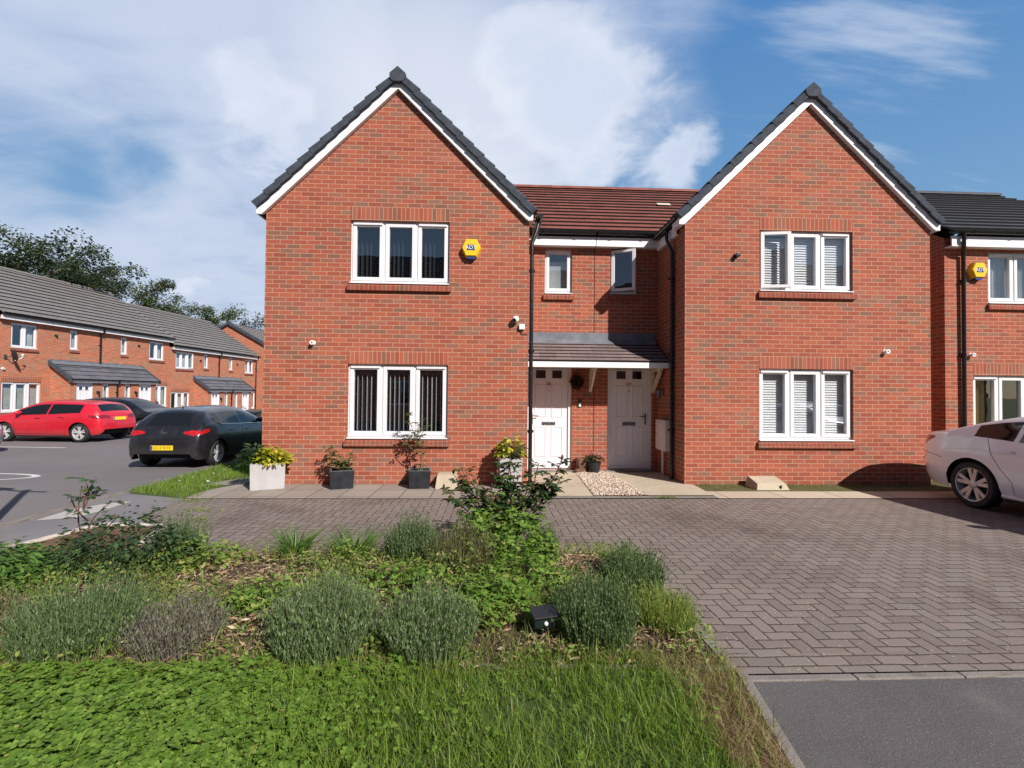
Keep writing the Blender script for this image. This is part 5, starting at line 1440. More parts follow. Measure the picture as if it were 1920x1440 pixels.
def floodlight():
    root = empty('garden_light', (0.33, 2.93, bed_z(.33, 2.93) + .035), R(14), 'small dark green garden light with white sensor among the lavender', 'garden light')
    p = MB(); p.tube([(0, 0.03, -.05), (0, 0.03, .10)], .012, 8); p.box(-.03, .03, .0, .05, .08, .12); p.build('spike', M['dark_green'], root)
    b = MB(); b.hexa([(-.085, -.055, .06), (.085, -.055, .06), (.085, .05, .075), (-.085, .05, .075), (-.095, -.065, .145), (.095, -.065, .145), (.09, .055, .17), (-.09, .055, .17)]); b.build('housing', M['dark_green'], root, bevel=0.01)
    s = MB(); s.hexa([(-.10, -.085, .148), (.10, -.085, .148), (.098, .06, .176), (-.098, .06, .176), (-.10, -.085, .158), (.10, -.085, .158), (.098, .06, .186), (-.098, .06, .186)]); s.build('solar_panel', M['trim'], root, bevel=0.003)
    e = MB(); e.lathe([(.016, 0), (.016, -.008), (.010, -.016), (.0005, -.018)], (0.0, -.060, .100), 'y', 14); e.build('sensor', M['white'], root); root.scale = (.8, .8, .8)
floodlight()
def lamp_post():
    root = empty('lamp_post', (-4.62, 4.20, 0), 0, 'slim grey post with flat lamp head beside the road, casting its shadow onto the tarmac', 'lamp post')
    p = MB(); p.lathe([(.09, 0), (.09, .5), (.055, .55), (.05, 3.38), (.0, 3.39)], (0, 0, 0), 'z', 14); p.build('pole', M['steel_dark'], root)
    a = MB(); a.tube([(.33, 0, 3.20), (0, 0, 3.24), (-.3, 0, 3.36)], .03, 8); a.build('arm', M['steel_dark'], root)
    h = MB(); h.lathe([(.001, .05), (.30, .03), (.36, 0), (.30, -.03), (.001, -.05)], (0, 0, 0), 'z', 20); h.v = [(-.95 + q[0] * 2.0, q[1] * .7, 3.42 + q[2]) for q in h.v]; h.build('lamp_head', M['steel_dark'], root)
lamp_post()
# ------------------------------------------------------------------ cars (local: x forwards, y to the left, z up, origin mid wheelbase on the ground)
def pchip(pts, x):
    """smooth monotone curve through (x, v) pairs"""
    xs = np.array([p[0] for p in pts], float); ys = np.array([p[1] for p in pts], float)
    h = np.diff(xs); d = np.diff(ys) / h
    mm = np.zeros(len(xs)); mm[0] = d[0]; mm[-1] = d[-1]
    for i in range(1, len(xs) - 1):
        if d[i - 1] * d[i] <= 0: mm[i] = 0
        else:
            w1, w2 = 2 * h[i] + h[i - 1], h[i] + 2 * h[i - 1]; mm[i] = (w1 + w2) / (w1 / d[i - 1] + w2 / d[i])
    x = min(max(x, xs[0]), xs[-1]); i = min(int(np.searchsorted(xs, x, 'right')) - 1, len(h) - 1)
    t = (x - xs[i]) / h[i]
    return float((1 + 2 * t) * (1 - t) ** 2 * ys[i] + t * (1 - t) ** 2 * h[i] * mm[i] + t * t * (3 - 2 * t) * ys[i + 1] + t * t * (t - 1) * h[i] * mm[i + 1])

def make_wheel(parent, x, y, Rw, side, spokes, alloy, rim_r):
    t = MB(); w = 0.105
    t.lathe([(rim_r * .97, -w * .95), (rim_r * 1.04, -w), (Rw * .93, -w * .98), (Rw * .985, -w * .75), (Rw, -w * .45), (Rw, w * .45), (Rw * .985, w * .75), (Rw * .93, w * .98), (rim_r * 1.04, w), (rim_r * .97, w * .95)], (0, 0, 0), 'y', 36)
    root = empty('wheel', (x, y, Rw)); root.parent = parent
    t.build('tyre', M['tyre'], root)
    r = MB(); s = side
    r.lathe([(rim_r, s * w * .96), (rim_r * .93, s * w * .90), (rim_r * .90, s * w * .4), (rim_r * .90, -s * w * .9)], (0, 0, 0), 'y', 36)
    yo, yi = s * w * .80, s * w * .55
    for k in range(spokes):
        for dd in ((-0.17, 0.17) if spokes <= 5 else (0,)):
            a0 = 2 * math.pi * k / spokes + 0.3; a1 = a0 + dd * .5; a2 = a0 + dd * (1.25 if spokes <= 5 else 1)
            hw0, hw1 = 0.017, 0.026 if spokes <= 5 else 0.034
            P = []
            for (rr, aa, hw_) in ((rim_r * .16, a1, hw0 * 1.2), (rim_r * .95, a2, hw1)):
                c, sn = math.cos(aa), math.sin(aa)
                P.append([(rr * c - hw_ * sn, rr * sn + hw_ * c), (rr * c + hw_ * sn, rr * sn - hw_ * c)])
            q = [(P[0][0][0], yi, P[0][0][1]), (P[0][1][0], yi, P[0][1][1]), (P[1][1][0], yi, P[1][1][1]), (P[1][0][0], yi, P[1][0][1])]
            q2 = [(v[0], yo - (0.01 if i < 2 else 0) * s, v[2]) for i, v in enumerate(q)]
            r.hexa(q + q2)
    r.lathe([(rim_r * .24, yi), (rim_r * .24, yo - s * .005), (rim_r * .12, yo + s * .006), (0.001, yo + s * .006)], (0, 0, 0), 'y', 20)
    r.build('rim', alloy, root)
    b = MB(); b.lathe([(rim_r * .9, -s * .02), (rim_r * .62, -s * .005), (rim_r * .60, s * .012), (.001, s * .012)], (0, 0, 0), 'y', 28); b.build('shaded_backing_disc', M['alloy_dark'], root)  # backing behind the spokes, the shade inside the wheel put into its colour

def car(name, label, cat, loc, rz, sp, paint, group=None, sc_=1):
    root = empty(name, loc, rz, label, cat, group)
    L0, L1 = sp['zt'][0][0], sp['zt'][-1][0]
    wb = sp['wb'] / 2; Rw = sp['Rw']; Ra = Rw + 0.055
    f = {k: (lambda x, p=sp[k]: pchip(p, x)) for k in ('zt', 'zb', 'belt', 'hw')}
    xs = set(np.round(np.linspace(L0, L1, 56), 4))
    for c in (-wb, wb):
        for k in range(21): xs.add(round(c + Ra * 1.08 * math.cos(math.pi * k / 20), 4))
    for e, s in ((L0, 1), (L1, -1)):
        for d in (0, .006, .015, .03, .05, .075, .105, .14, .19, .25): xs.add(round(e + s * d, 4))
    marks = [v for w in sp['side'] for v in w] + list(sp['screen']) + list(sp['rear'])
    for v in marks: xs.add(round(v, 4))
    xs = sorted(xs); xs = [x for i, x in enumerate(xs) if i == 0 or x - xs[i - 1] > 0.004 or x in marks]
    NL, NG, NR = 7, 5, 6
    def section(x):
        zt, zb, hw = f['zt'](x), f['zb'](x), f['hw'](x)
        zl = zb
        for c in (-wb, wb):
            if abs(x - c) < Ra: zl = max(zl, Rw + math.sqrt(Ra * Ra - (x - c) ** 2) * 0.98)
        zbelt = min(f['belt'](x), zt - 0.035)
        zl = min(zl, zbelt - 0.03)
        cab = max(0.0, min(1.0, (zt - zbelt - 0.05) / 0.42))
        hr = hw * (0.90 - (0.90 - sp['rail']) * cab)
        zrail = zt - (0.022 + 0.045 * cab)
        zrail = max(zrail, zbelt + 0.012)
        P = []
        for k in range(NL):
            t = k / (NL - 1); z = zl + (zbelt - zl) * t
            # tumblehome, a crease two thirds up, tuck under at the sill
            ref = (z - zb) / max(0.05, zbelt - zb)
            y = hw * (0.945 + 0.055 * math.sin(min(1, max(0, ref)) * math.pi * 0.62 + 0.35) ** 1.0)
            if ref > 0.66: y -= hw * 0.030 * ((ref - 0.66) / 0.34) ** 1.5
            if ref < 0.14: y -= hw * 0.05 * ((0.14 - ref) / 0.14)
            P.append((y, z))
        yb = P[-1][0] - 0.012
        for k in range(1, NG + 1):
            t = k / NG; y = yb + (hr - yb) * t + 0.022 * cab * math.sin(math.pi * t); z = zbelt + (zrail - zbelt) * t
            P.append((y, z))
        for k in range(1, NR + 1):
            t = k / NR; y = hr * (1 - t); z = zrail + (zt - zrail) * (1 - (1 - t) ** 2.2)
            P.append((y, z))
        return P
    S = [section(x) for x in xs]; n = len(S[0])
    V = []; idx = {}
    for i, x in enumerate(xs):
        for k, (y, z) in enumerate(S[i]):
            idx[i, k, 1] = len(V); V.append((x, y, z))
            if k < n - 1: idx[i, k, -1] = len(V); V.append((x, -y, z))
            else: idx[i, k, -1] = idx[i, k, 1]
    faces = {'body': []}
    for i in range(len(xs) - 1):
        xm = (xs[i] + xs[i + 1]) / 2
        for k in range(n - 1):
            key = 'body'
            if NL - 1 <= k < NL + NG - 1:                      # side glass band
                sec = S[i]; tall = (f['zt'](xm) - min(f['belt'](xm), f['zt'](xm) - .035)) > 0.13
                if tall and NL <= k + 1 <= NL + NG - 2 + 1 and k < NL + NG - 2:
                    for wi, (a, b) in enumerate(sp['side']):
                        if a <= xm <= b: key = 'side%d' % wi
            if k >= NL + NG - 1:
                if sp['screen'][0] <= xm <= sp['screen'][1] and k >= NL + NG: key = 'screen'
                if sp['rear'][0] <= xm <= sp['rear'][1] and k >= NL + NG - 1 + sp.get('rg', 1): key = 'rear'
            for s in (1, -1):
                kk = key + ('L' if s > 0 else 'R') if key.startswith('side') else key
                q = [idx[i, k, s], idx[i + 1, k, s], idx[i + 1, k + 1, s], idx[i, k + 1, s]]
                q2 = []
                for v in q:
                    if v not in q2: q2.append(v)
                if len(q2) >= 3: faces.setdefault(kk, []).append(q2 if s > 0 else q2[::-1])
    for i in (0, len(xs) - 1):
        ring_ = [idx[i, k, 1] for k in range(n)] + [idx[i, k, -1] for k in range(n - 2, -1, -1)]
        faces['body'].append(ring_)
    bvh = BVHTree.FromPolygons([Vector(v) for v in V], [q for k in faces for q in faces[k]])
    def emit(key, nm, mat, push=0.0):
        mb = MB(); used = {}
        for q in faces[key]:
            for v in q:
                if v not in used: used[v] = len(mb.v); mb.v.append(V[v])
            mb.f.append([used[v] for v in q]); mb.m.append(0); mb.sm.append(True)
        return mb.build(nm, mat, root, sharp=50)
    emit('body', 'body', paint)
    for k in list(faces):
        if k == 'screen': emit(k, 'windscreen', M['car_glass'])
        elif k == 'rear': emit(k, 'rear_window', M['car_glass'])
        elif k.startswith('side'): emit(k, 'window', M['car_glass'])
    # inner tub so nothing shows daylight below
    u = MB(); hwm = f['hw'](0)
    u.box(L0 + .34, L1 - .25, -hwm * .72, hwm * .72, .24, .62); u.box(-wb + Ra + .02, wb - Ra - .02, -hwm * .93, hwm * .93, f['zb'](0) - 0.02, .55)
    u.box(L0 + .34, -wb - Ra - .01, -hwm * .70, hwm * .70, .36, .55); u.box(wb + Ra + .01, L1 - .12, -hwm * .78, hwm * .78, .30, .5)
    u.build('underbody', M['under'], root)
    for x in (-wb, wb):
        for s in (1, -1): make_wheel(root, x, s * (f['hw'](x) - 0.125), Rw, s, sp.get('spokes', 5), sp.get('alloy', M['alloy']), sp.get('rim', Rw * .72))
    def hit(o, d):
        r_ = bvh.ray_cast(Vector(o), Vector(d)); return r_[0], r_[1]
    def patch(nm, poly, mode, mat, lift=0.006, parent=None, side=1, cuts=3):
        """thin piece laid on the bodywork: outline given in the view it is seen from"""
        bm = bmesh.new(); vs = [bm.verts.new((p[0], p[1], 0)) for p in poly]; bm.faces.new(vs)
        bmesh.ops.triangulate(bm, faces=bm.faces); bmesh.ops.subdivide_edges(bm, edges=bm.edges, cuts=cuts, use_grid_fill=True); bmesh.ops.triangulate(bm, faces=bm.faces)
        ok = True
        for v in bm.verts:
            a, b = v.co.x, v.co.y
            if mode == 'side': h, nn = hit((a, side * 3, b), (0, -side, 0)); d = Vector((0, side, 0))
            elif mode == 'rear': h, nn = hit((-5, a, b), (1, 0, 0)); d = Vector((-1, 0, 0))
            else: h, nn = hit((5, a, b), (-1, 0, 0)); d = Vector((1, 0, 0))
            if h is None: ok = False; break
            if nn.dot(d) < 0: nn = -nn
            v.co = h + nn * lift
        if not ok: bm.free(); return None
        ret = bmesh.ops.extrude_face_region(bm, geom=list(bm.faces))
        dirv = {'side': Vector((0, -side, 0)), 'rear': Vector((1, 0, 0)), 'front': Vector((-1, 0, 0))}[mode]
        for g in ret['geom']:
            if isinstance(g, bmesh.types.BMVert): g.co += dirv * 0.02
        bmesh.ops.recalc_face_normals(bm, faces=bm.faces)
        me = bpy.data.meshes.new(nm); bm.to_mesh(me); bm.free(); me.materials.append(mat)
        me.polygons.foreach_set('use_smooth', [True] * len(me.polygons)); me.set_sharp_from_angle(angle=R(40))
        o = bpy.data.objects.new(nm, me); C.objects.link(o); o.parent = parent or root
        return o
    def line(nm, pts, mode, mat, r=0.006, side=1, lift=0.0, parent=None):
        path = []
        for a, b in zip(pts[:-1], pts[1:]):
            for k in range(8):
                t = k / 8; path.append((a[0] + (b[0] - a[0]) * t, a[1] + (b[1] - a[1]) * t))
        path.append(pts[-1]); out = []
        for a, b in path:
            if mode == 'side': h, nn = hit((a, side * 3, b), (0, -side, 0)); d = Vector((0, side, 0))
            else: h, nn = hit((-5, a, b), (1, 0, 0)); d = Vector((-1, 0, 0))
            if h is not None: out.append(h + d * lift)
        if len(out) > 2:
            mb = MB(); mb.tube(out, r, 6); return mb.build(nm, mat, parent or root)
    for s in (1, -1):
        # door shuts, handles, sill strip, mirrors
        for pts in sp['doors']: line('door_gap', pts, 'side', M['seal'], 0.0045, s, -0.001)
        for hx, hz in sp['handles']:
            mb = MB(); h, _ = hit((hx, s * 3, hz), (0, -s, 0))
            if h: mb.tube([h + Vector((-.10, 0, 0)), h + Vector((-.085, s * .03, .004)), h + Vector((.085, s * .03, .004)), h + Vector((.10, 0, 0))], .011, 8); mb.build('door_handle', paint, root)
        mx, mz = sp['mirror']; h, _ = hit((mx, s * 3, mz - .05), (0, -s, 0))
        if h:
            mb = MB(); c = h + Vector((0, s * .11, .05)); rows = []
            for k in range(9):
                t = math.pi * k / 8; rows.append([c + Vector((math.cos(q * .5236) * math.sin(t) * .06 - .02, s * -math.cos(t) * .12, math.sin(q * .5236) * math.sin(t) * .075)) for q in range(12)])
            mb.grid(rows, 0, True, True); mb.tube([h, h + Vector((0, s * .06, .03))], .025, 8); mb.build('door_mirror', sp.get('mirror_mat', paint), root)
        if 'chrome' in sp: line('window_trim', sp['chrome'], 'side', M['chrome'], 0.013, s, 0.004)
        for poly in sp['tail_side']: patch('tail_light', poly, 'side', sp.get('tail_mat', M['tail']), 0.006, None, s)
        if sp.get('head'): patch('headlight', [(s * a, b) for a, b in sp['head']], 'front', M['lamp_glass'])
    for poly in sp['tail_rear']:
        for s in (1, -1): patch('tail_light', [(s * a, b) for a, b in poly], 'rear', sp.get('tail_mat', M['tail']), 0.008)
    if 'plate' in sp:
        pz, text = sp['plate']
        h, nn = hit((-5, 0, pz), (1, 0, 0))
        tilt = math.atan2(-nn.z, nn.x) if nn.x < 0 else 0
        tilt = math.asin(max(-.5, min(.5, nn.z if nn.x < 0 else -nn.z)))
        pr = empty('number_plate', h + Vector((-.014, 0, 0))); pr.parent = root; pr.rotation_euler = (0, -tilt * -1, 0)
        mb = MB(); mb.box(-.006, .004, -.26, .26, -.057, .057); mb.build('plate_face', M['plate_y'], pr, bevel=0.003)
        b2 = MB(); b2.box(-.0075, -.0062, .212, .255, -.05, .05); b2.build('side_band', M['blue'], pr)
        if text: text_obj('lettering', text, 0.098, M['plate_ink'], pr, (-.0072, -.01, 0), (R(90), 0, R(-90)), 0.0006)
    if sc_ != 1: root.scale = (sc_, sc_, sc_)
    return root, patch, line, hit

HATCH = dict(wb=2.70, Rw=0.325, rail=0.64, rim=0.245,
    zt=[(-2.06, .66), (-2.045, .78), (-2.02, .90), (-1.98, .985), (-1.92, 1.05), (-1.77, 1.225), (-1.64, 1.345), (-1.54, 1.385), (-1.0, 1.44), (-.4, 1.46), (.1, 1.45), (.42, 1.40), (.85, 1.22), (1.22, 1.02), (1.36, .965), (1.75, .91), (2.0, .82), (2.15, .70), (2.2, .58), (2.215, .5)],
    zb=[(-2.06, .44), (-2.04, .34), (-1.95, .27), (-1.8, .24), (-1, .19), (1, .19), (1.9, .22), (2.15, .27), (2.215, .36)],
    belt=[(-2.06, .60), (-1.95, .86), (-1.75, .99), (-1.3, 1.005), (-.5, .965), (.6, .92), (1.3, .88), (1.9, .78), (2.215, .52)],
    hw=[(-2.06, .66), (-2.03, .745), (-1.95, .80), (-1.75, .855), (-1.35, .885), (0, .89), (1.35, .885), (1.7, .86), (1.95, .79), (2.12, .66), (2.215, .48)],
    side=[(-1.36, -.21), (-.15, .98)], screen=(.40, 1.19), rear=(-1.90, -1.68),
    doors=[[(-.19, .28), (-.19, .93)], [(.93, .30), (.97, .60), (.93, .90)], [(-1.02, .93), (-1.0, .75), (-.90, .55), (-.88, .30)], [(-.88, .27), (.93, .28)]],
    handles=[(-.72, .86), (.12, .83)], mirror=(.78, 1.0),
    tail_side=[[(-1.98, .80), (-1.70, .86), (-1.66, .93), (-1.93, .93)]],
    tail_rear=[[(.36, .83), (.70, .82), (.76, .92), (.60, .95), (.38, .91)]],
    head=[(.42, .62), (.66, .66), (.72, .76), (.45, .72)], plate=(.80, None))
RED = dict(HATCH); RED.update(Rw=0.322, rim=0.242, spokes=5, tail_mat=M['tail_dark'])
car_red, pt, ln, ht = car('hatchback_car', 'red hatchback parked nose in before the brick terrace', 'car', (-15.55, 18.05, -0.275), R(175.3), RED, M['paint_red'], 'cars parked along the road')
pt('rear_bumper', [(-.60, .30), (.60, .30), (.66, .40), (.55, .46), (-.55, .46), (-.66, .40)], 'rear', M['trim'], 0.010)
for s in (-1, 1):
    mb = MB(); mb.lathe([(.03, 0), (.045, -.01), (.045, -.05), (.03, -.06)], (0, 0, 0), 'x', 14); h, _ = ht((-5, s * .45, .36), (1, 0, 0)); mb.v = [(h.x - .01 + p[0], s * .45 + p[1], .335 + p[2]) for p in mb.v]; mb.build('exhaust', M['chrome'], car_red)

GREY = dict(HATCH); GREY.update(Rw=0.325, rim=0.240, wb=2.68, spokes=5, rail=.61,
    zt=[(-2.14, .62), (-2.125, .74), (-2.09, .86), (-2.04, .93), (-1.97, 1.01), (-1.80, 1.21), (-1.60, 1.40), (-1.52, 1.44), (-1.0, 1.50), (-.4, 1.515), (.1, 1.50), (.45, 1.44), (.9, 1.24), (1.25, 1.05), (1.4, .99), (1.8, .93), (2.05, .84), (2.2, .70), (2.27, .5)],
    zb=[(-2.14, .38), (-2.12, .29), (-2.0, .23), (-1.8, .22), (-1, .20), (1, .20), (1.9, .23), (2.2, .28), (2.27, .36)],
    belt=[(-2.14, .58), (-2.05, .84), (-1.8, 1.02), (-1.3, 1.04), (-.5, 1.0), (.6, .95), (1.3, .90), (1.9, .8), (2.27, .5)],
    hw=[(-2.14, .70), (-2.11, .78), (-2.02, .84), (-1.8, .89), (-1.35, .91), (0, .905), (1.35, .90), (1.7, .875), (1.95, .80), (2.15, .66), (2.27, .46)],
    rg=2, side=[(-1.40, -1.10), (-1.06, -.20), (-.14, .95)], screen=(.42, 1.22), rear=(-1.94, -1.66),
    chrome=[(-1.46, 1.23), (-1.40, 1.10), (-1.25, 1.055), (-.5, 1.015), (.85, .965)],
    tail_side=[[(-2.04, .83), (-1.78, .89), (-1.72, .955), (-1.85, .965), (-1.99, .93)]],
    tail_rear=[[(.44, .865), (.70, .81), (.80, .845), (.80, .925), (.64, .94), (.46, .905)]],
    plate=(.53, 'LC12 KYV'), mirror=(.80, 1.06))
car_grey, pt, ln, ht = car('hatchback_car', 'dark grey hatchback with yellow plate parked at the kerb beside house 56', 'car', (-7.62, 13.4, zg(-7.6, 13.4) - .02), R(90.5), GREY, M['paint_grey'], 'cars parked along the road', .965)
pt('rear_bumper', [(-.60, .31), (.60, .31), (.66, .36), (.58, .40), (-.58, .40), (-.66, .36)], 'rear', M['trim'], 0.006)
def badge():
    h, n = ht((-5, 0, .885), (1, 0, 0)); mb = MB()
    mb.lathe([(.066, -.004), (.072, -.012), (.060, -.014), (.056, -.006)], (0, 0, 0), 'x', 24)
    mb.box(-.013, -.004, -.05, .05, -.008, .008); mb.box(-.013, -.004, -.012, .03, .006, .03); mb.box(-.013, -.004, -.03, .012, -.03, -.006)
    mb.v = [(h.x + p[0], h.y + p[1], h.z + p[2]) for p in mb.v]; mb.build('badge', M['chrome'], car_grey)
    ln('boot_gap', [(-.78, .80), (-.70, .72), (-.3, .685), (.3, .685), (.70, .72), (.78, .80)], 'rear', M['seal'], 0.005)
    a = MB(); a.tube([(-1.36, 0, 1.455), (-1.42, 0, 1.52), (-1.48, 0, 1.535)], [.018, .010, .003], 6); a.build('aerial', M['trim'], car_grey)
badge()

BLACK = dict(GREY); BLACK.pop('chrome'); BLACK.update(plate=(.585, None))
car('hatchback_car', 'black car reversed in between the red car and the brick terrace doors', 'car', (-15.35, 20.75, -0.275), R(-5), BLACK, M['paint_black'], 'cars parked along the road')
SILV = dict(HATCH)
car('hatchback_car', 'silver car whose front corner shows at the left edge', 'car', (-16.35, 13.95, -0.275), R(-4), SILV, M['paint_silver'], 'cars parked along the road')

COUPE = dict(wb=2.70, Rw=0.328, rail=0.655, rim=0.243, spokes=5, alloy=M['alloy'],
    zt=[(-2.50, .74), (-2.485, .84), (-2.44, .93), (-2.36, .985), (-2.18, 1.03), (-1.92, 1.065), (-1.70, 1.115), (-1.35, 1.235), (-.95, 1.345), (-.45, 1.415), (.0, 1.43), (.35, 1.40), (.75, 1.26), (1.15, 1.05), (1.32, .985), (1.75, .91), (2.05, .80), (2.2, .66), (2.26, .5)],
    zb=[(-2.50, .50), (-2.47, .40), (-2.34, .31), (-2.1, .25), (-1.8, .225), (-1, .20), (1, .20), (1.9, .22), (2.2, .27), (2.26, .36)],
    belt=[(-2.50, .68), (-2.36, .88), (-2.1, .985), (-1.75, 1.02), (-1.35, 1.015), (-.5, .97), (.6, .92), (1.3, .87), (1.9, .76), (2.26, .5)],
    hw=[(-2.50, .34), (-2.48, .44), (-2.42, .55), (-2.28, .68), (-2.10, .79), (-1.92, .85), (-1.75, .885), (-1.35, .893), (0, .885), (1.35, .89), (1.7, .87), (1.95, .79), (2.15, .64), (2.26, .46)],
    side=[(-1.32, -.80), (-.74, -.18), (-.12, .92)], screen=(.33, 1.17), rear=(-1.62, -.95),
    doors=[[(-.16, .28), (-.16, .93)], [(.90, .30), (.95, .60), (.90, .88)], [(-1.12, 1.0), (-1.06, .80), (-.93, .60), (-.80, .45), (-.78, .30)], [(-.78, .27), (.90, .28)], [(-2.30, .70), (-2.0, .69), (-1.78, .66)]],
    handles=[(-.86, .845), (.05, .82)], mirror=(.72, 1.0),
    tail_side=[[(-2.36, .80), (-2.18, .855), (-1.95, .945), (-1.99, .972), (-2.18, .962), (-2.34, .91)]],
    tail_rear=[], tail_mat=M['tail_dark'],
    head=[(.42, .62), (.66, .66), (.72, .76), (.45, .72)])
car_w, pt, ln, ht = car('coupe_car', 'white coupe backed up to the brick wall at the right edge', 'car', (7.66, 5.12, 0), R(-91), COUPE, M['paint_white'])
for s in (1, -1):
    ln('side_skirt', [(-.95, .25), (.95, .25)], 'side', M['paint_white'], 0.022, s, 0.006)
    ln('crease', [(-1.75, .80), (-1.2, .84), (-.6, .80), (.3, .74)], 'side', M['paint_white'], 0.006, s, -0.002)
pt('parking_sensor', [(-2.30 + .016 * math.cos(k * .785), .60 + .016 * math.sin(k * .785)) for k in range(8)], 'side', M['trim'], .003, None, -1, 1)
# ------------------------------------------------------------------ plants
def rot_mats(yaw, pitch, roll):
    """leaf frames: y along the leaf, z out of its face"""
    cy, sy = np.cos(yaw), np.sin(yaw); cp, sp_ = np.cos(pitch), np.sin(pitch); cr_, sr = np.cos(roll), np.sin(roll)
    n = len(yaw); O = np.zeros(n); I = np.ones(n)
    def m_(*r): return np.stack([np.stack(x, -1) for x in r], -2)
    Rz = m_((cy, -sy, O), (sy, cy, O), (O, O, I)); Rx = m_((I, O, O), (O, cp, -sp_), (O, sp_, cp)); Ry = m_((cr_, O, sr), (O, I, O), (-sr, O, cr_))
    return Rz @ Rx @ Ry
OVAL = (np.array([(0, 0, 0), (-.26, .38, .07), (0, .42, 0), (.26, .38, .07), (-.2, .72, .06), (0, .75, -.01), (.2, .72, .06), (0, 1.02, -.05)]),
        np.array([(0, 2, 1), (0, 3, 2), (1, 2, 5), (1, 5, 4), (2, 3, 6), (2, 6, 5), (4, 5, 7), (5, 6, 7)]))
LANCE = (np.array([(0, 0, 0), (-.13, .4, .03), (.13, .4, .03), (0, 1, -.06)]), np.array([(0, 2, 1), (1, 2, 3)]))
_lob = [(0, 0, 0.0)]
for _k in range(15):
    _a = -2.5 + 5.0 * _k / 14; _r = .55 if _k % 2 else (.38 if _k not in (0, 14) else .2)
    _lob.append((math.sin(_a) * _r, .45 + math.cos(_a) * _r, .05 * ((_k % 2) * 2 - 1)))
_lob[0] = (0, .42, -.05)
LOBED = (np.array(_lob), np.array([(0, k, k + 1) for k in range(1, 15)]))
_cl = []; _cf = []
for _j in range(3):
    _a = _j * 2.094; b0 = len(_cl)
    for (u, v, w) in ((0, 0, 0), (-.30, .22, .05), (-.33, .50, .05), (0, .62, .0), (.33, .50, .05), (.30, .22, .05)):
        _cl.append((u * math.cos(_a) - v * math.sin(_a), u * math.sin(_a) + v * math.cos(_a), w))
    _cf += [(b0, b0 + 5, b0 + 4), (b0, b0 + 4, b0 + 3), (b0, b0 + 3, b0 + 2), (b0, b0 + 2, b0 + 1)]
CLOVER = (np.array(_cl), np.array(_cf))
def place(tpl, P, yaw, pitch, roll, size):
    TV, TF = tpl; Rm = rot_mats(yaw, pitch, roll)
    V = np.einsum('nij,kj->nki', Rm, TV) * size[:, None, None] + P[:, None, :]
    Fc = TF[None] + (np.arange(len(P)) * len(TV))[:, None, None]
    return V.reshape(-1, 3), Fc.reshape(-1, 3)
def join(parts):
    Vs, Fs, o = [], [], 0
    for V, Fc in parts: Vs.append(V); Fs.append(Fc + o); o += len(V)
    return np.concatenate(Vs), np.concatenate(Fs)
def U(a, b, n): return rng.uniform(a, b, n)
def blades(P, h, w, lean, az, curl=0.5, seg=3):
    """tapering ribbons that lean over; returns triangles"""
    n = len(P); face = U(0, 6.283, n)
    dx, dy = np.cos(az), np.sin(az); wx, wy = np.cos(face), np.sin(face)
    rows = []
    for k in range(seg + 1):
        t = k / seg; out = lean * h * (t ** (1 + curl)); z = h * t * (1 - 0.25 * lean * t)
        c = np.stack([P[:, 0] + dx * out, P[:, 1] + dy * out, P[:, 2] + z], -1)
        hw_ = w * (1 - t) ** 0.7 * 0.5 + 0.0002
        s = np.stack([wx * hw_, wy * hw_, np.zeros(n)], -1)
        rows += [c - s, c + s]
    V = np.stack(rows, 1); m_ = 2 * (seg + 1)
    TF = []
    for k in range(seg): a = 2 * k; TF += [(a, a + 1, a + 3), (a, a + 3, a + 2)]
    Fc = np.array(TF)[None] + (np.arange(n) * m_)[:, None, None]
    return V.reshape(-1, 3), Fc.reshape(-1, 3)
def fbm2(x, y, s=1.0):
    return (np.sin(x * 1.7 * s + 1.3) * np.cos(y * 2.1 * s - .4) + .5 * np.sin(x * 4.1 * s + y * 3.3 * s) + .3 * np.cos(x * 8.7 * s - y * 7.1 * s + 2)) / 1.8

def edge_x(y): return np.where(y > 2.62, 1.40, 1.10 + (y - .9) * .177)
# --- lawn grass
def lawn_grass():
    n = 62000
    y = 1.0 + (2.80 - 1.0) * rng.uniform(0, 1, n) ** 1.0; x = U(-4.6, 1.40, n)
    keep = x < edge_x(y) - 0.03 + U(-.02, .04, n)
    clo = fbm2(x, y, .9) * .25 + (-.55 - x) * 0.9 + 0.15 * (2.2 - y)           # clover takes over to the left
    keep &= rng.uniform(0, 1, n) < np.clip(1.05 - clo * 0.75, .10, 1)
    dry = (edge_x(y) - x < .16 + .24 * np.clip((y - 1.8) / .8, 0, 1) + fbm2(x * 3, y * 3) * .10)               # thin dry corner on the right
    keep &= ~(dry & (rng.uniform(0, 1, n) < .82))
    x, y = x[keep], y[keep]; n = len(x)
    h = U(.045, .12, n) * (1 + .45 * fbm2(x * 2, y * 2)) + (rng.uniform(0, 1, n) > .97) * .08
    P = np.stack([x, y, np.full(n, .008)], -1)
    V, Fc = blades(P, h, U(.0028, .0055, n), U(.15, .8, n), U(0, 6.283, n))
    tag(np_mesh('lawn_grass', V, Fc, M['grass']), 'uncut green grass at the bottom of the picture', 'grass', kind='stuff')
    n = 16000; y = U(.9, 2.76, n); x = U(.3, 1.42, n)
    keep = (x < edge_x(y) - .02) & (edge_x(y) - x < .20 + .28 * np.clip((y - 1.8) / .8, 0, 1) + fbm2(x * 3, y * 3) * .12); x, y = x[keep], y[keep]; n = len(x)
    V, Fc = blades(np.stack([x, y, np.full(n, .024)], -1), U(.02, .085, n), U(.002, .004, n), U(.4, 1.5, n), U(0, 6.28, n))
    tag(np_mesh('dry_grass', V, Fc, M['grass_dry']), 'straw coloured dry grass beside the tarmac kerb', 'dry grass', kind='stuff')
lawn_grass()
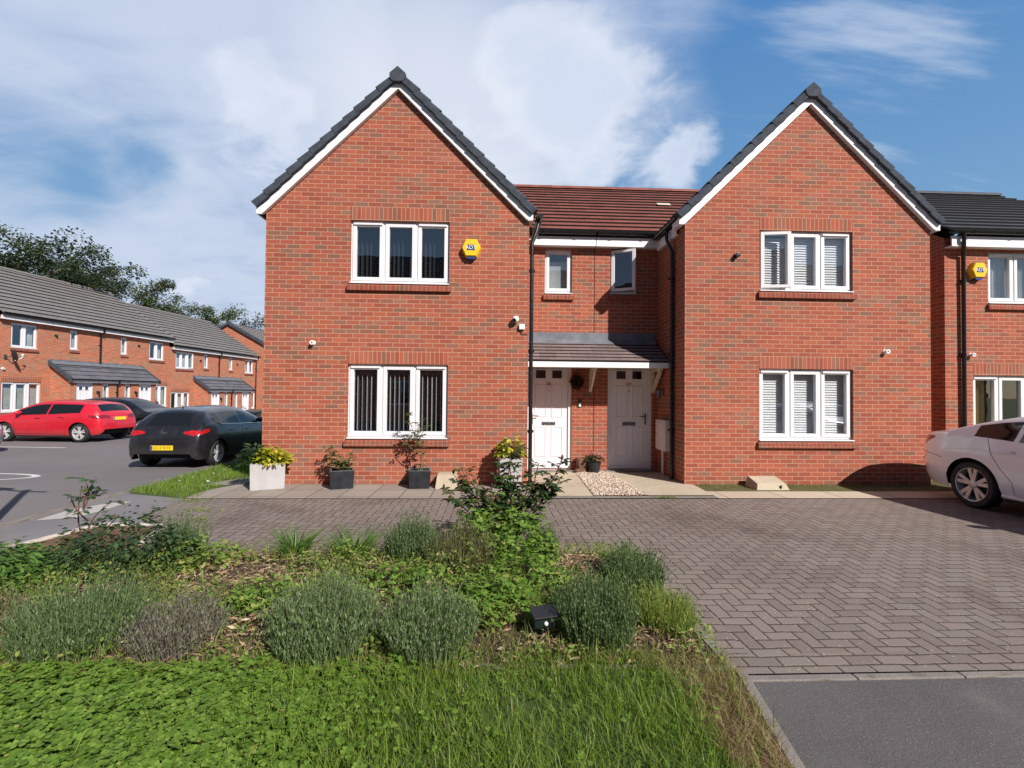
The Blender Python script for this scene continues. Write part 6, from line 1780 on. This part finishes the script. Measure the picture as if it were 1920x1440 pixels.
def clover():
    n = 30000; y = U(1.0, 2.72, n); x = U(-4.6, 1.1, n)
    clo = fbm2(x, y, .9) * .3 + (-.45 - x) * 1.1 + 0.15 * (2.2 - y)
    keep = (rng.uniform(0, 1, n) < np.clip(clo + .25, .05, 1)) & (x < edge_x(y) - .25); x, y = x[keep], y[keep]; n = len(x)
    h = U(.045, .085, n) * (1 + .25 * fbm2(x * 4, y * 4))
    P = np.stack([x, y, h], -1)
    big = np.where(x < -.4, 1.0, .7)
    V, Fc = place(CLOVER, P, U(0, 6.28, n), U(-.32, .32, n), U(-.32, .32, n), U(.020, .038, n) * big)
    tag(np_mesh('clover', V, Fc, M['clover']), 'thick patch of round clover leaves at bottom left', 'clover', kind='stuff')
clover()
# --- verge by the road
def verge():
    def vx(y): return np.interp(y, [p[1] for p in KERB], [p[0] for p in KERB]) + .13
    poly_sheet('grass_verge', [(-5.46, 7.45), (-5.66, 8.4), (-5.98, 9.6), (-6.26, 11.2), (-6.42, 13.3), (-6.55, 17), (-4.0, 17), (-3.86, 8.2), (-4.4, 7.5), (-4.45, 7.08)], -0.004, M['dry_turf'])
    n = 26000; y = U(7.1, 13.5, n); x = U(-6.5, -3.9, n)
    keep = (x > vx(y)) & (x < np.where(y < 8.15, -4.5 + (y - 7.1) * .1, -3.92)); keep &= (y - 7.1) > (x + 4.42) * -.33
    keep &= ~((x > -4.95) & (x < -3.95) & (y < 8.95) & (y > 8.08) & (rng.uniform(0, 1, n) < .85))
    x, y = x[keep], y[keep]; n = len(x)
    z = np.array([zg(a, b) for a, b in zip(x, y)])
    V, Fc = blades(np.stack([x, y, z], -1), U(.04, .13, n) * (1 + .4 * fbm2(x * 2, y * 2)), U(.004, .008, n), U(.2, .9, n), U(0, 6.28, n), seg=2)
    tag(np_mesh('verge_grass', V, Fc, M['grass']), 'rough grass verge between road kerb and the house corner', 'grass', kind='stuff')
    n = 30; y = U(7.4, 11, n); x = vx(y) + U(.1, 1.3, n); keep = x < -4.3; x, y = x[keep], y[keep]; n = len(x)
    z = np.array([zg(a, b) for a, b in zip(x, y)]) + U(.09, .14, n)
    V, Fc = place(CLOVER, np.stack([x, y, z], -1), U(0, 6.28, n), U(-.3, .9, n), U(-.4, .4, n), U(.022, .036, n))
    tag(np_mesh('daisies', V, Fc, M['petal_white']), 'scattered white daisies in the grass verge', 'daisies', kind='stuff')
verge()
# --- lavender and its like: domes of fine upright stems
def dome(name, label, cat, x, y, r, h, mat, n=1500, lean=.55, w=.0042, spikes=True, group=None, z=None):
    z0 = (bed_z(x, y) if z is None else z) - .01
    rr = r * .82 * np.sqrt(rng.uniform(0, 1, n)); a = U(0, 6.283, n)
    px, py = rr * np.cos(a), rr * np.sin(a)
    P = np.stack([px, py, np.zeros(n)], -1)
    rel = rr / (r * .82)
    hh = h * U(.5, 1.12, n) * (1 - .42 * rel ** 2.5) * (1 + .12 * np.sin(a * 3 + r * 9))
    hh *= 1 + .16 * fbm2(px * 9 + x * 5, py * 9)
    stray = rng.uniform(0, 1, n) > .94; hh = np.where(stray, hh * U(1.15, 1.45, n), hh)
    az = a + U(-.7, .7, n)
    out = rel * lean * (r / h) * U(.2, .9, n)
    V1, F1 = blades(P, hh, np.full(n, w), np.clip(out + np.where(stray, .25, 0), 0, 1.2), az, .35)
    tip = V1.reshape(n, 8, 3)
    parts = [(V1, F1)]
    # short side leaves up each stem
    k = 4; t = U(.25, .98, n * k); ii = np.repeat(np.arange(n), k)
    seg = np.clip((t * 3).astype(int), 0, 2); fr = t * 3 - seg
    c0 = tip[ii, seg * 2]; c1 = tip[ii, seg * 2 + 2]; Q = c0 + (c1 - c0) * fr[:, None]
    parts.append(place(LANCE, Q, U(0, 6.28, n * k), U(.75, 1.45, n * k), U(-.5, .5, n * k), U(.016, .036, n * k) * (h / .42) ** .5))
    if spikes:
        m_ = rng.uniform(0, 1, n) < .45; T = tip[m_][:, 6]; q = len(T)
        parts.append(place(LANCE, np.repeat(T, 3, 0) - np.array([0, 0, .012]), U(0, 6.28, q * 3), U(.9, 1.5, q * 3), U(-.4, .4, q * 3), U(.016, .03, q * 3)))
    V, Fc = join(parts)
    o = np_mesh(name, V, Fc, mat, None, (x, y, z0))
    return tag(o, label, cat, group)
LG = 'lavender bushes in the flower bed'
dome('lavender_bush', 'largest round grey green lavender bush, at the front edge left of centre', 'lavender', -0.99, 2.93, .34, .37, M['lav'], 2300, group=LG)
dome('lavender_bush', 'round lavender bush at the front edge, directly left of the garden light clump', 'lavender', -0.36, 2.90, .30, .33, M['lav'], 1900, group=LG)
dome('lavender_bush', 'lavender bush right behind the small garden light', 'lavender', 0.66, 2.98, .28, .36, M['lav_dark'], 1900, group=LG)
dome('lavender_bush', 'lavender bush by the paving edge at the right end of the bed', 'lavender', 1.10, 3.66, .25, .34, M['lav_dark'], 1500, group=LG)
dome('lavender_bush', 'dark small lavender bush at the back of the bed under the leggy planter', 'lavender', -0.70, 4.36, .26, .36, M['lav_dark'], 1700, lean=.45, group=LG)
dome('lavender_bush', 'small lavender tuft at the back, right of the bright lobed leaves', 'lavender', 0.48, 4.45, .17, .30, M['lav_dark'], 700, lean=.4, group=LG)
dome('lavender_bush', 'faded purple grey lavender bush at the front left', 'lavender', -1.86, 2.95, .28, .26, M['lav_dry'], 900, group=LG)
dome('lavender_bush', 'thin grey lavender at the back left beside the bare soil corner', 'lavender', -2.78, 4.42, .24, .40, M['lav_dark'], 700, group=LG)
dome('weedy_shrub', 'olive brown weedy shrub left of the faded lavender', 'shrub', -2.45, 3.02, .40, .34, M['lav_dark'], 1500, w=.006, spikes=False)
dome('weedy_shrub', 'brownish weedy shrub at the far left front of the bed', 'shrub', -3.25, 2.98, .42, .24, M['olive'], 1100, w=.006, spikes=False)
dome('weedy_shrub', 'spindly yellow green shrub at the bed corner by the paving', 'shrub', 1.14, 3.12, .24, .26, M['weed'], 800, w=.005, spikes=False)
dome('weedy_shrub', 'wispy buff shrub left of the bright lobed leaves', 'shrub', -0.22, 3.95, .30, .42, M['olive'], 800, w=.005, spikes=False)
def strap_clump(x, y, r, h, n, label):
    P = np.stack([U(-r * .3, r * .3, n), U(-r * .3, r * .3, n), np.zeros(n)], -1)
    V, Fc = blades(P, U(h * .7, h * 1.15, n), U(.010, .018, n), U(.3, 1.1, n), np.arctan2(P[:, 1], P[:, 0]) + U(-.5, .5, n), .9, 5)
    tag(np_mesh('strap_leaf_clump', V, Fc, M['daylily'], None, (x, y, bed_z(x, y) - .01)), label, 'plant', 'strap leaved clumps at the back of the bed')
strap_clump(-1.24, 4.42, .40, .30, 240, 'larger clump of arching strap leaves at the back of the bed')
strap_clump(-1.78, 4.46, .30, .30, 170, 'smaller clump of strap leaves at the back, left of the larger one')
def leafy_mound(name, label, cat, x, y, rx, ry, h, tpl, mat, n, size, base=0.0):
    """leaves carried on stalks over a lumpy mound"""
    a = U(0, 6.283, n); q = np.sqrt(rng.uniform(0, 1, n)); px, py = q * np.cos(a) * rx, q * np.sin(a) * ry
    top = np.clip(1 - q * q * .92, 0, 1) ** .6 * h * (1 + .5 * fbm2(px * 9 + x * 3, py * 9))
    z = base + np.maximum(.02, top) * (1 + .10 * rng.standard_normal(n)) * (1 - .62 * rng.uniform(0, 1, n) ** 2)
    V, Fc = place(tpl, np.stack([px, py, z], -1), a - 1.57 + U(-.8, .8, n), U(-.75, .35, n), U(-.5, .5, n), U(size * .65, size * 1.25, n))
    k = n // 5; i = rng.integers(0, n, k)
    S = blades(np.stack([px[i] * .6, py[i] * .6, np.zeros(k)], -1), z[i], np.full(k, .005), np.full(k, .3), a[i])
    V, Fc = join([(V, Fc), S])
    return tag(np_mesh(name, V, Fc, mat, None, (x, y, bed_z(x, y) - .01)), label, cat)
leafy_mound('geranium_clump', 'tall bright green clump of lobed leaves around the rose stems', 'plant', .10, 4.22, .50, .33, .44, LOBED, M['geranium'], 1150, .046)
leafy_mound('geranium_clump', 'low bright green clump of lobed leaves in front of the tall one', 'plant', .26, 3.62, .36, .32, .24, LOBED, M['geranium'], 480, .048)
leafy_mound('geranium_clump', 'low green lobed leaves just left of the garden light', 'plant', .02, 3.25, .34, .26, .20, LOBED, M['geranium'], 560, .044)
leafy_mound('geranium_clump', 'small dark lobed leaf patch left of the largest lavender', 'plant', -1.55, 3.35, .22, .18, .17, LOBED, M['geranium'], 220, .045)
leafy_mound('geranium_clump', 'low lobed leaf patch in the middle of the bed behind the lavenders', 'plant', -.62, 3.55, .36, .24, .17, LOBED, M['geranium'], 480, .042)
leafy_mound('dark_shrub', 'dark green shrub at the left of the bed below the reddish sapling', 'shrub', -3.02, 4.10, .62, .38, .40, OVAL, M['shrub'], 1900, .046)
leafy_mound('leafy_weeds', 'soft green leafy weeds at the far left end of the flower bed', 'weeds', -3.95, 3.75, .60, .42, .26, LANCE, M['daylily'], 2600, .085)
leafy_mound('leafy_weeds', 'green leafy weeds at the left picture edge beside the footway', 'weeds', -4.75, 3.9, .55, .45, .32, LANCE, M['daylily'], 1800, .085)
leafy_mound('pale_weed', 'pale green broad leaved weeds at the left of the bed centre', 'weeds', -2.45, 4.12, .34, .26, .18, LOBED, M['weed'], 330, .05)
leafy_mound('pale_weed', 'yellow green weed patch in front of the strap leaves', 'weeds', -1.25, 3.95, .38, .26, .20, OVAL, M['weed'], 600, .032)
leafy_mound('pale_weed', 'yellow green weed patch left of the lobed leaves', 'weeds', -.30, 3.75, .3, .25, .24, OVAL, M['weed'], 600, .03)
BARE = [(-1.85, 3.80, .55, .30), (-.88, 4.02, .22, .22), (.80, 3.95, .24, .40), (-1.45, 2.98, .26, .24), (-3.15, 2.98, .40, .20), (.30, 2.95, .3, .16), (-2.2, 4.45, .5, .12), (.98, 2.95, .3, .2)]
def bare(x, y):
    m_ = np.zeros(len(x), bool)
    for cx, cy, a, b in BARE: m_ |= ((x - cx) / a) ** 2 + ((y - cy) / b) ** 2 + .5 * fbm2(x * 6, y * 6) < 1
    return m_
def ground_cover():
    n = 22000; x = U(-5.2, 1.34, n); y = U(2.68, 4.60, n)
    d = fbm2(x * 1.6 + 3, y * 1.9) + .15 * rng.standard_normal(n)
    keep = (d > -.22) & (~bare(x, y) | (rng.uniform(0, 1, n) < .30)); x, y = x[keep], y[keep]; n = len(x)
    z = np.array([bed_z(a, b) for a, b in zip(x, y)]) + U(.0, .12, n)
    V, Fc = place(OVAL, np.stack([x, y, z], -1), U(0, 6.28, n), U(-.5, .7, n), U(-.5, .5, n), U(.016, .042, n))
    k = 11000; x = U(-5.2, 1.34, k); y = U(2.68, 4.58, k); d = fbm2(x * 1.6 + 3, y * 1.9) + .2 * rng.standard_normal(k); m_ = (d > -.2) & (~bare(x, y) | (rng.uniform(0, 1, k) < .4)); x, y = x[m_], y[m_]; k = len(x)
    z = np.array([bed_z(a, b) for a, b in zip(x, y)])
    S = blades(np.stack([x, y, z], -1), U(.06, .2, k), U(.003, .006, k), U(.2, .9, k), U(0, 6.28, k))
    V, Fc = join([(V, Fc), S])
    tag(np_mesh('bed_weeds', V, Fc, M['weed']), 'low yellow green weeds filling the flower bed', 'weeds', kind='stuff')
    n = 22000; x = U(-5.0, 1.34, n); y = U(2.66, 4.6, n); d = fbm2(x * 1.6 + 3, y * 1.9) + .25 * rng.standard_normal(n); m_ = bare(x, y) | ((d < .28) & (rng.uniform(0, 1, n) < .35)); x, y = x[m_], y[m_]; n = len(x)
    z = np.array([bed_z(a, b) for a, b in zip(x, y)]) + U(.0, .05, n)
    V, Fc = place(LANCE, np.stack([x, y, z], -1), U(0, 6.28, n), U(-.35, .35, n), U(-1.2, 1.2, n), U(.02, .075, n))
    tag(np_mesh('straw_litter', V, Fc, M['straw']), 'dry brown stalks and straw lying on the bed soil', 'plant litter', kind='stuff')
    n = 1500; y = U(2.62, 2.92, n); x = U(-4.5, 1.3, n)
    V, Fc = blades(np.stack([x, y, np.full(n, .01)], -1), U(.04, .17, n), U(.0025, .005, n), U(.2, 1.1, n), U(0, 6.28, n))
    tag(np_mesh('edge_grass', V, Fc, M['grass_dry']), 'buff grass along the front edge of the flower bed', 'dry grass', kind='stuff')
ground_cover()
def paving_weeds():
    sp = [(2.62, 7.08, .22, .03, 90), (-4.2, 6.9, .35, .10, 110), (-3.75, 6.35, .25, .12, 90), (-3.5, 5.9, .2, .15, 70), (-.95, 8.08, .15, .02, 30), (1.46, 4.4, .05, .3, 60), (1.42, 3.4, .03, .5, 120), (-4.4, 7.3, .1, .3, 90)]
    X, Y = [], []
    for cx, cy, a, b, k in sp: X.append(cx + rng.normal(0, a * .5, k)); Y.append(cy + rng.normal(0, b * .5, k))
    k = 900; X.append(U(3.45, 9.5, k)); Y.append(8.13 - np.abs(rng.normal(0, .10, k)) + (X[-1] > 7.9) * .4)
    k = 160; X.append(np.full(k, 1.39) + rng.normal(0, .012, k)); Y.append(U(2.7, 4.6, k))
    x, y = np.concatenate(X), np.concatenate(Y); n = len(x); z = np.array([max(0, zg(a, b)) for a, b in zip(x, y)])
    V, Fc = blades(np.stack([x, y, z], -1), U(.015, .07, n), U(.003, .006, n), U(.3, 1.3, n), U(0, 6.28, n), seg=2)
    k = n // 2; P = np.stack([x[:k], y[:k], z[:k] + U(.005, .03, k)], -1)
    L = place(OVAL, P, U(0, 6.28, k), U(-.4, .4, k), U(-.4, .4, k), U(.012, .03, k))
    V, Fc = join([(V, Fc), L]); tag(np_mesh('paving_weeds', V, Fc, M['weed']), 'small weeds growing in paving joints and along the wall foot', 'weeds', kind='stuff')
paving_weeds()

# --- stems with leaves set along them
def branchy(name, label, cat, loc, stems, leafmat, stemmat, leaf, size, per, rad=.006, group=None, buds=None, pinn=True):
    root = empty(name, loc, 0, label, cat, group)
    mb = MB(); Ps, ya, pi_, ro, sz = [], [], [], [], []
    for st in stems:
        pts = [Vector(p) for p in st]
        mb.tube(pts, [rad * (1 - .6 * k / (len(pts) - 1)) for k in range(len(pts))], 6)
        L = sum((b - a).length for a, b in zip(pts[:-1], pts[1:]))
        for _ in range(int(per * L)):
            t = random.uniform(.22, 1.0) * (len(pts) - 1); i = min(int(t), len(pts) - 2); c = pts[i].lerp(pts[i + 1], t - i)
            a = random.uniform(0, 6.283); tw = Vector((math.cos(a), math.sin(a), random.uniform(-.1, .5))) * random.uniform(.03, .07) * (size / .05)
            e = c + tw; mb.tube([c, e], rad * .3, 4, caps=False)
            for j in range(5 if pinn else 1):
                off = (j - 2) * .5 if pinn else 0
                q = c.lerp(e, 1.0 - (.35 * abs(j - 2) / 2 if pinn else 0)); Ps.append(q); ya.append(a - 1.57 + off * 1.5 + random.uniform(-.25, .25)); pi_.append(random.uniform(-.6, .35)); ro.append(random.uniform(-.5, .5)); sz.append(size * random.uniform(.7, 1.2))
    mb.build('stem', stemmat, root)
    V, Fc = place(leaf, np.array([tuple(p) for p in Ps]), np.array(ya), np.array(pi_), np.array(ro), np.array(sz))
    np_mesh('leaves', V, Fc, leafmat, root)
    if buds:
        b = MB()
        for p in buds: b.lathe([(.001, -.02), (.010, -.012), (.013, 0), (.009, .014), (.001, .026)], p, 'z', 8)
        b.build('bud', M['stem_red'], root)
    return root
def stem(base, tip, bow=.06, n=5):
    b, t = Vector(base), Vector(tip); s = Vector((random.uniform(-bow, bow), random.uniform(-bow, bow), 0))
    return [b.lerp(t, k / (n - 1)) + s * math.sin(math.pi * k / (n - 1)) for k in range(n)]
RB = (.16, 4.60, .08)
rs = [stem((-.02, 0, 0), (-.60, -.1, .58)), stem((0, 0, 0), (-.46, .05, .78)), stem((0, 0, 0), (-.52, .0, .70)), stem((0, 0, 0), (.50, -.08, .66)), stem((0, 0, 0), (-.10, .0, .70)), stem((.03, 0, 0), (.02, .05, .88)), stem((.02, 0, 0), (.10, -.05, .66)),
      stem((.04, 0, 0), (.30, .0, .80)), stem((.04, 0, 0), (.54, .05, .84)), stem((0, .02, 0), (.22, .1, .58)), stem((0, 0, .1), (-.22, .02, .52)), stem((.03, 0, .3), (.40, -.04, .55)), stem((0, 0, .2), (.07, .1, .95)), stem((0, 0, .2), (-.15, -.04, .62))]
branchy('rose_bush', 'dark leaved rose bush standing tall in the middle of the flower bed', 'rose bush', RB, rs, M['rose'], M['stem_red'], OVAL, .066, 46, .009, None, [Vector(s[-1]) + Vector((0, 0, .02)) for s in rs[::2]])
branchy('rose_sapling', 'thin reddish sapling at the left end of the flower bed', 'sapling', (-3.70, 4.55, .05), [stem((0, 0, 0), (-.06, 0, .62)), stem((0, 0, .2), (.16, .05, .46)), stem((0, 0, .3), (-.16, 0, .55)), stem((0, 0, .1), (.28, 0, .36)), stem((-.04, 0, .4), (-.10, .05, .70)), stem((-.04, 0, .4), (.03, .05, .68))], M['rose'], M['stem_red'], OVAL, .075, 12, .008)
# potted plants
def puff(name, label, cat, loc, r, h, tpl, mats, n, size, flat=.7, group=None):
    root = empty(name, loc, 0, label, cat, group)
    for mi, (mat, frac, dx) in enumerate(mats):
        k = int(n * frac); a = U(0, 6.283, k); q = np.sqrt(rng.uniform(0, 1, k)); px = q * np.cos(a) * r + dx; py = q * np.sin(a) * r * .8
        z = np.sqrt(np.clip(1 - q * q * .9, 0, 1)) * h * U(.45, 1.05, k)
        V, Fc = place(tpl, np.stack([px, py, z], -1), a - 1.57 + U(-.7, .7, k), U(-.7, .5, k), U(-.5, .5, k), U(size * .7, size * 1.3, k))
        S = blades(np.stack([px * .3 + dx * .3, py * .3, np.zeros(k)], -1)[::3], z[::3] + .02, np.full(len(z[::3]), .006), np.full(len(z[::3]), .5), a[::3])
        V, Fc = join([(V, Fc), S]); np_mesh('foliage', V, Fc, mat, root)
    return root
puff('golden_shrub', 'yellow green leafy plant in the pale planter at the house corner', 'potted plant', (-3.53, 7.87, .33), .25, .34, OVAL, [(M['gold'], 1.0, 0)], 330, .085)
puff('dark_leafy_plant', 'dark green spiky plant beside the yellow plant at the house corner', 'potted plant', (-3.83, 7.92, .33), .20, .34, LANCE, [(M['shrub'], 1.0, 0)], 520, .13)
puff('golden_shrub', 'yellow leaved plant in the tall planter beside the downpipe', 'potted plant', (0.315, 7.85, .43), .21, .40, OVAL, [(M['gold'], .75, 0), (M['potplant'], .25, 0)], 230, .10)
branchy('potted_shrub', 'short leafy plant in the left black planter', 'potted plant', (-2.42, 7.86, .24), [stem((0, 0, 0), (-.22, 0, .42)), stem((0, 0, 0), (-.12, -.04, .36)), stem((0, 0, 0), (.16, 0, .36)), stem((0, 0, 0), (.05, -.03, .26)), stem((0, 0, 0), (-.02, 0, .22)), stem((0, 0, 0), (.12, -.04, .2)), stem((0, 0, 0), (-.14, -.04, .22))], M['potplant'], M['stem'], OVAL, .055, 42, .006)
branchy('potted_shrub', 'tall leggy plant reaching over the window sill from its black planter', 'potted plant', (-1.165, 7.86, .24), [stem((0, 0, 0), (-.06, -.02, .80)), stem((-.03, 0, .3), (-.26, 0, .62)), stem((-.04, 0, .45), (.12, -.02, .78)), stem((0, 0, 0), (.05, -.02, .20)), stem((-.05, 0, .5), (-.22, -.02, .98)), stem((-.04, 0, .5), (-.02, -.03, .62)), stem((-.05, 0, .55), (.02, 0, .92))], M['potplant'], M['stem'], OVAL, .055, 22, .007)
def flower_pot():
    root = empty('flower_pot', (2.03, 9.32, 0), 0, 'dark pot of small pink flowers between the two white doors', 'flower pot')
    p = MB(); p.lathe([(.0, 0), (.10, 0), (.135, .20), (.142, .205), (.142, .225), (.125, .225), (.12, .17), (.0, .17)], (0, 0, 0), 'z', 20); p.build('pot', M['bin'], root)
    k = 420; a = U(0, 6.28, k); q = np.sqrt(rng.uniform(0, 1, k)); z = .20 + np.sqrt(1 - q * q * .9) * .18 * U(.5, 1, k)
    V, Fc = place(OVAL, np.stack([q * np.cos(a) * .2, q * np.sin(a) * .16, z], -1), a - 1.57 + U(-.6, .6, k), U(-.6, .6, k), U(-.5, .5, k), U(.03, .055, k)); np_mesh('foliage', V, Fc, M['shrub'], root)
    k = 60; a = U(0, 6.28, k); q = np.sqrt(rng.uniform(0, 1, k))
    V, Fc = place(CLOVER, np.stack([q * np.cos(a) * .2, q * np.sin(a) * .16, .24 + np.sqrt(1 - q * q * .9) * .17], -1), a, U(-.3, 1.0, k), U(-.5, .5, k), U(.025, .04, k)); np_mesh('flowers', V, Fc, M['petal_pink'], root)
flower_pot()
def small_pots():
    r = empty('square_pot', (1.80, 9.40, 0), R(10), 'brown square pot beside the frame of door 56', 'pot'); b = MB()
    b.hexa([(-.075, -.075, 0), (.075, -.075, 0), (.075, .075, 0), (-.075, .075, 0), (-.095, -.095, .26), (.095, -.095, .26), (.095, .095, .26), (-.095, .095, .26)]); b.build('pot', M['terracotta'], r, bevel=.006)
    m_ = MB(); m_.box(-.1, .1, -.1, .1, .255, .285); m_.build('rim', M['terracotta'], r, bevel=.004)
    r = empty('round_pot', (1.69, 9.28, 0), 0, 'tiny round terracotta pot on the ground by door 56', 'pot'); b = MB()
    b.lathe([(0, 0), (.03, 0), (.052, .035), (.05, .07), (.035, .09), (.028, .09), (.03, .06), (0, .05)], (0, 0, 0), 'z', 16); b.build('pot', M['terracotta'], r)
small_pots()
def wreath():
    root = bpy.data.objects['hanging_basket']
    k = 700; a = U(0, 6.28, k); q = np.sqrt(U(0, 1, k)) * .13
    px, pz = q * np.cos(a), q * np.sin(a) * 1.15
    V, Fc = place(OVAL, np.stack([px, U(-.14, -.02, k), pz], -1), U(0, 6.28, k), U(-1, 1, k), U(-1, 1, k), U(.03, .055, k)); np_mesh('foliage', V, Fc, M['rust_leaf'], root)
wreath()

# --- trees behind the terrace
def tree(x, y, z, h, r, label, mat, n, trunk_h, seed, gap=.5, leaf=.16):
    rg_ = np.random.default_rng(seed); random.seed(seed)
    root = empty('tree', (x, y, z), 0, label, 'tree', 'trees beyond the terrace')
    t = MB(); t.tube([(0, 0, -.3), (.1, 0, trunk_h * .5), (0, .1, trunk_h), (.1, 0, h * .75)], [.28, .22, .17, .05], 8)
    tips = []
    nb = 16
    for k in range(nb):
        a = k * 2.4 + random.uniform(-.3, .3); z0 = trunk_h * .6 + (h * .7 - trunk_h * .6) * k / nb
        prof = math.sin(math.pi * min(1, max(.12, (z0 - trunk_h * .4) / (h - trunk_h * .4))) ** .8)
        L = r * (.55 + .5 * prof) * random.uniform(.75, 1.1); up = random.uniform(.35, .9)
        b = Vector((0, 0, z0)); e = b + Vector((math.cos(a) * L, math.sin(a) * L, L * up))
        if e.z > h: e.z = h - random.uniform(0, .4)
        m_ = b.lerp(e, .5) + Vector((0, 0, -.15)); t.tube([b, m_, e], [.09, .06, .02], 5); tips += [e, m_.lerp(e, .55)]
        for j in range(3):
            a2 = a + random.uniform(-1.1, 1.1); s = m_.lerp(e, random.uniform(.1, .9)); L2 = L * random.uniform(.3, .55)
            e2 = s + Vector((math.cos(a2) * L2, math.sin(a2) * L2, L2 * random.uniform(.2, 1.0))); e2.z = min(e2.z, h); t.tube([s, e2], [.03, .01], 4); tips += [e2, s.lerp(e2, .6)]
    tips.append(Vector((.1, 0, h * .93))); tips.append(Vector((0, .2, h * .8)))
    t.build('trunk', M['bark'], root)
    T = np.array([tuple(p) for p in tips]); ci = rg_.integers(0, len(T), n)
    cs = rg_.uniform(.45, 1.0, len(T)) * r * .23
    d = rg_.standard_normal((n, 3)); d /= np.linalg.norm(d, axis=1)[:, None]
    P = T[ci] + d * (cs[ci] * rg_.uniform(.15, 1.05, n) ** gap)[:, None] * np.array([1.15, 1.15, .85])
    V, Fc = place(OVAL, P, rg_.uniform(0, 6.28, n), rg_.uniform(-1.0, .6, n), rg_.uniform(-.8, .8, n), rg_.uniform(leaf * .6, leaf * 1.3, n))
    np_mesh('crown', V, Fc, mat, root)
def tree_at(px, top_py, dist, r, label, mat, n, seed, gap=.5, leaf=.17):
    d = sky_dir(px, top_py); k = dist / math.hypot(d.x, d.y); p = Vector((0, 0, CAMH)) + d * k
    tree(p.x, p.y, -.5, p.z + .5, r, label, mat, n, p.z * .35, seed, gap, leaf)
tree_at(-55, 395, 40, 4.6, 'dark broad tree at the left edge behind the grey roof', M['tree1'], 26000, 3, .5, .19)
tree_at(45, 432, 43, 4.0, 'dark dense tree rising second from the left behind the roof', M['tree1'], 26000, 5, .45, .19)
tree_at(128, 480, 45, 3.2, 'feathery thin tree between the dark tree and the wide one', M['tree2'], 8000, 8, .8, .17)
tree_at(200, 476, 47, 4.4, 'wide feathery tree standing over the middle of the roof ridge', M['tree2'], 19000, 12, .6, .18)
tree_at(325, 556, 52, 4.2, 'bright green bushy tree over the lower roof', M['tree3'], 17000, 17, .55, .19)
tree_at(425, 594, 60, 4.8, 'low pale tree farthest right, above the far gable', M['tree2'], 14000, 21, .6, .2)

# lettering becomes plain meshes
bpy.context.view_layer.update()
_dg = bpy.context.evaluated_depsgraph_get()
for o in TEXTS:
    me = bpy.data.meshes.new_from_object(o.evaluated_get(_dg))
    n_ = bpy.data.objects.new('tmp', me); C.objects.link(n_)
    n_.parent = o.parent; n_.location = o.location; n_.rotation_euler = o.rotation_euler
    nm = o.name; bpy.data.objects.remove(o); n_.name = nm
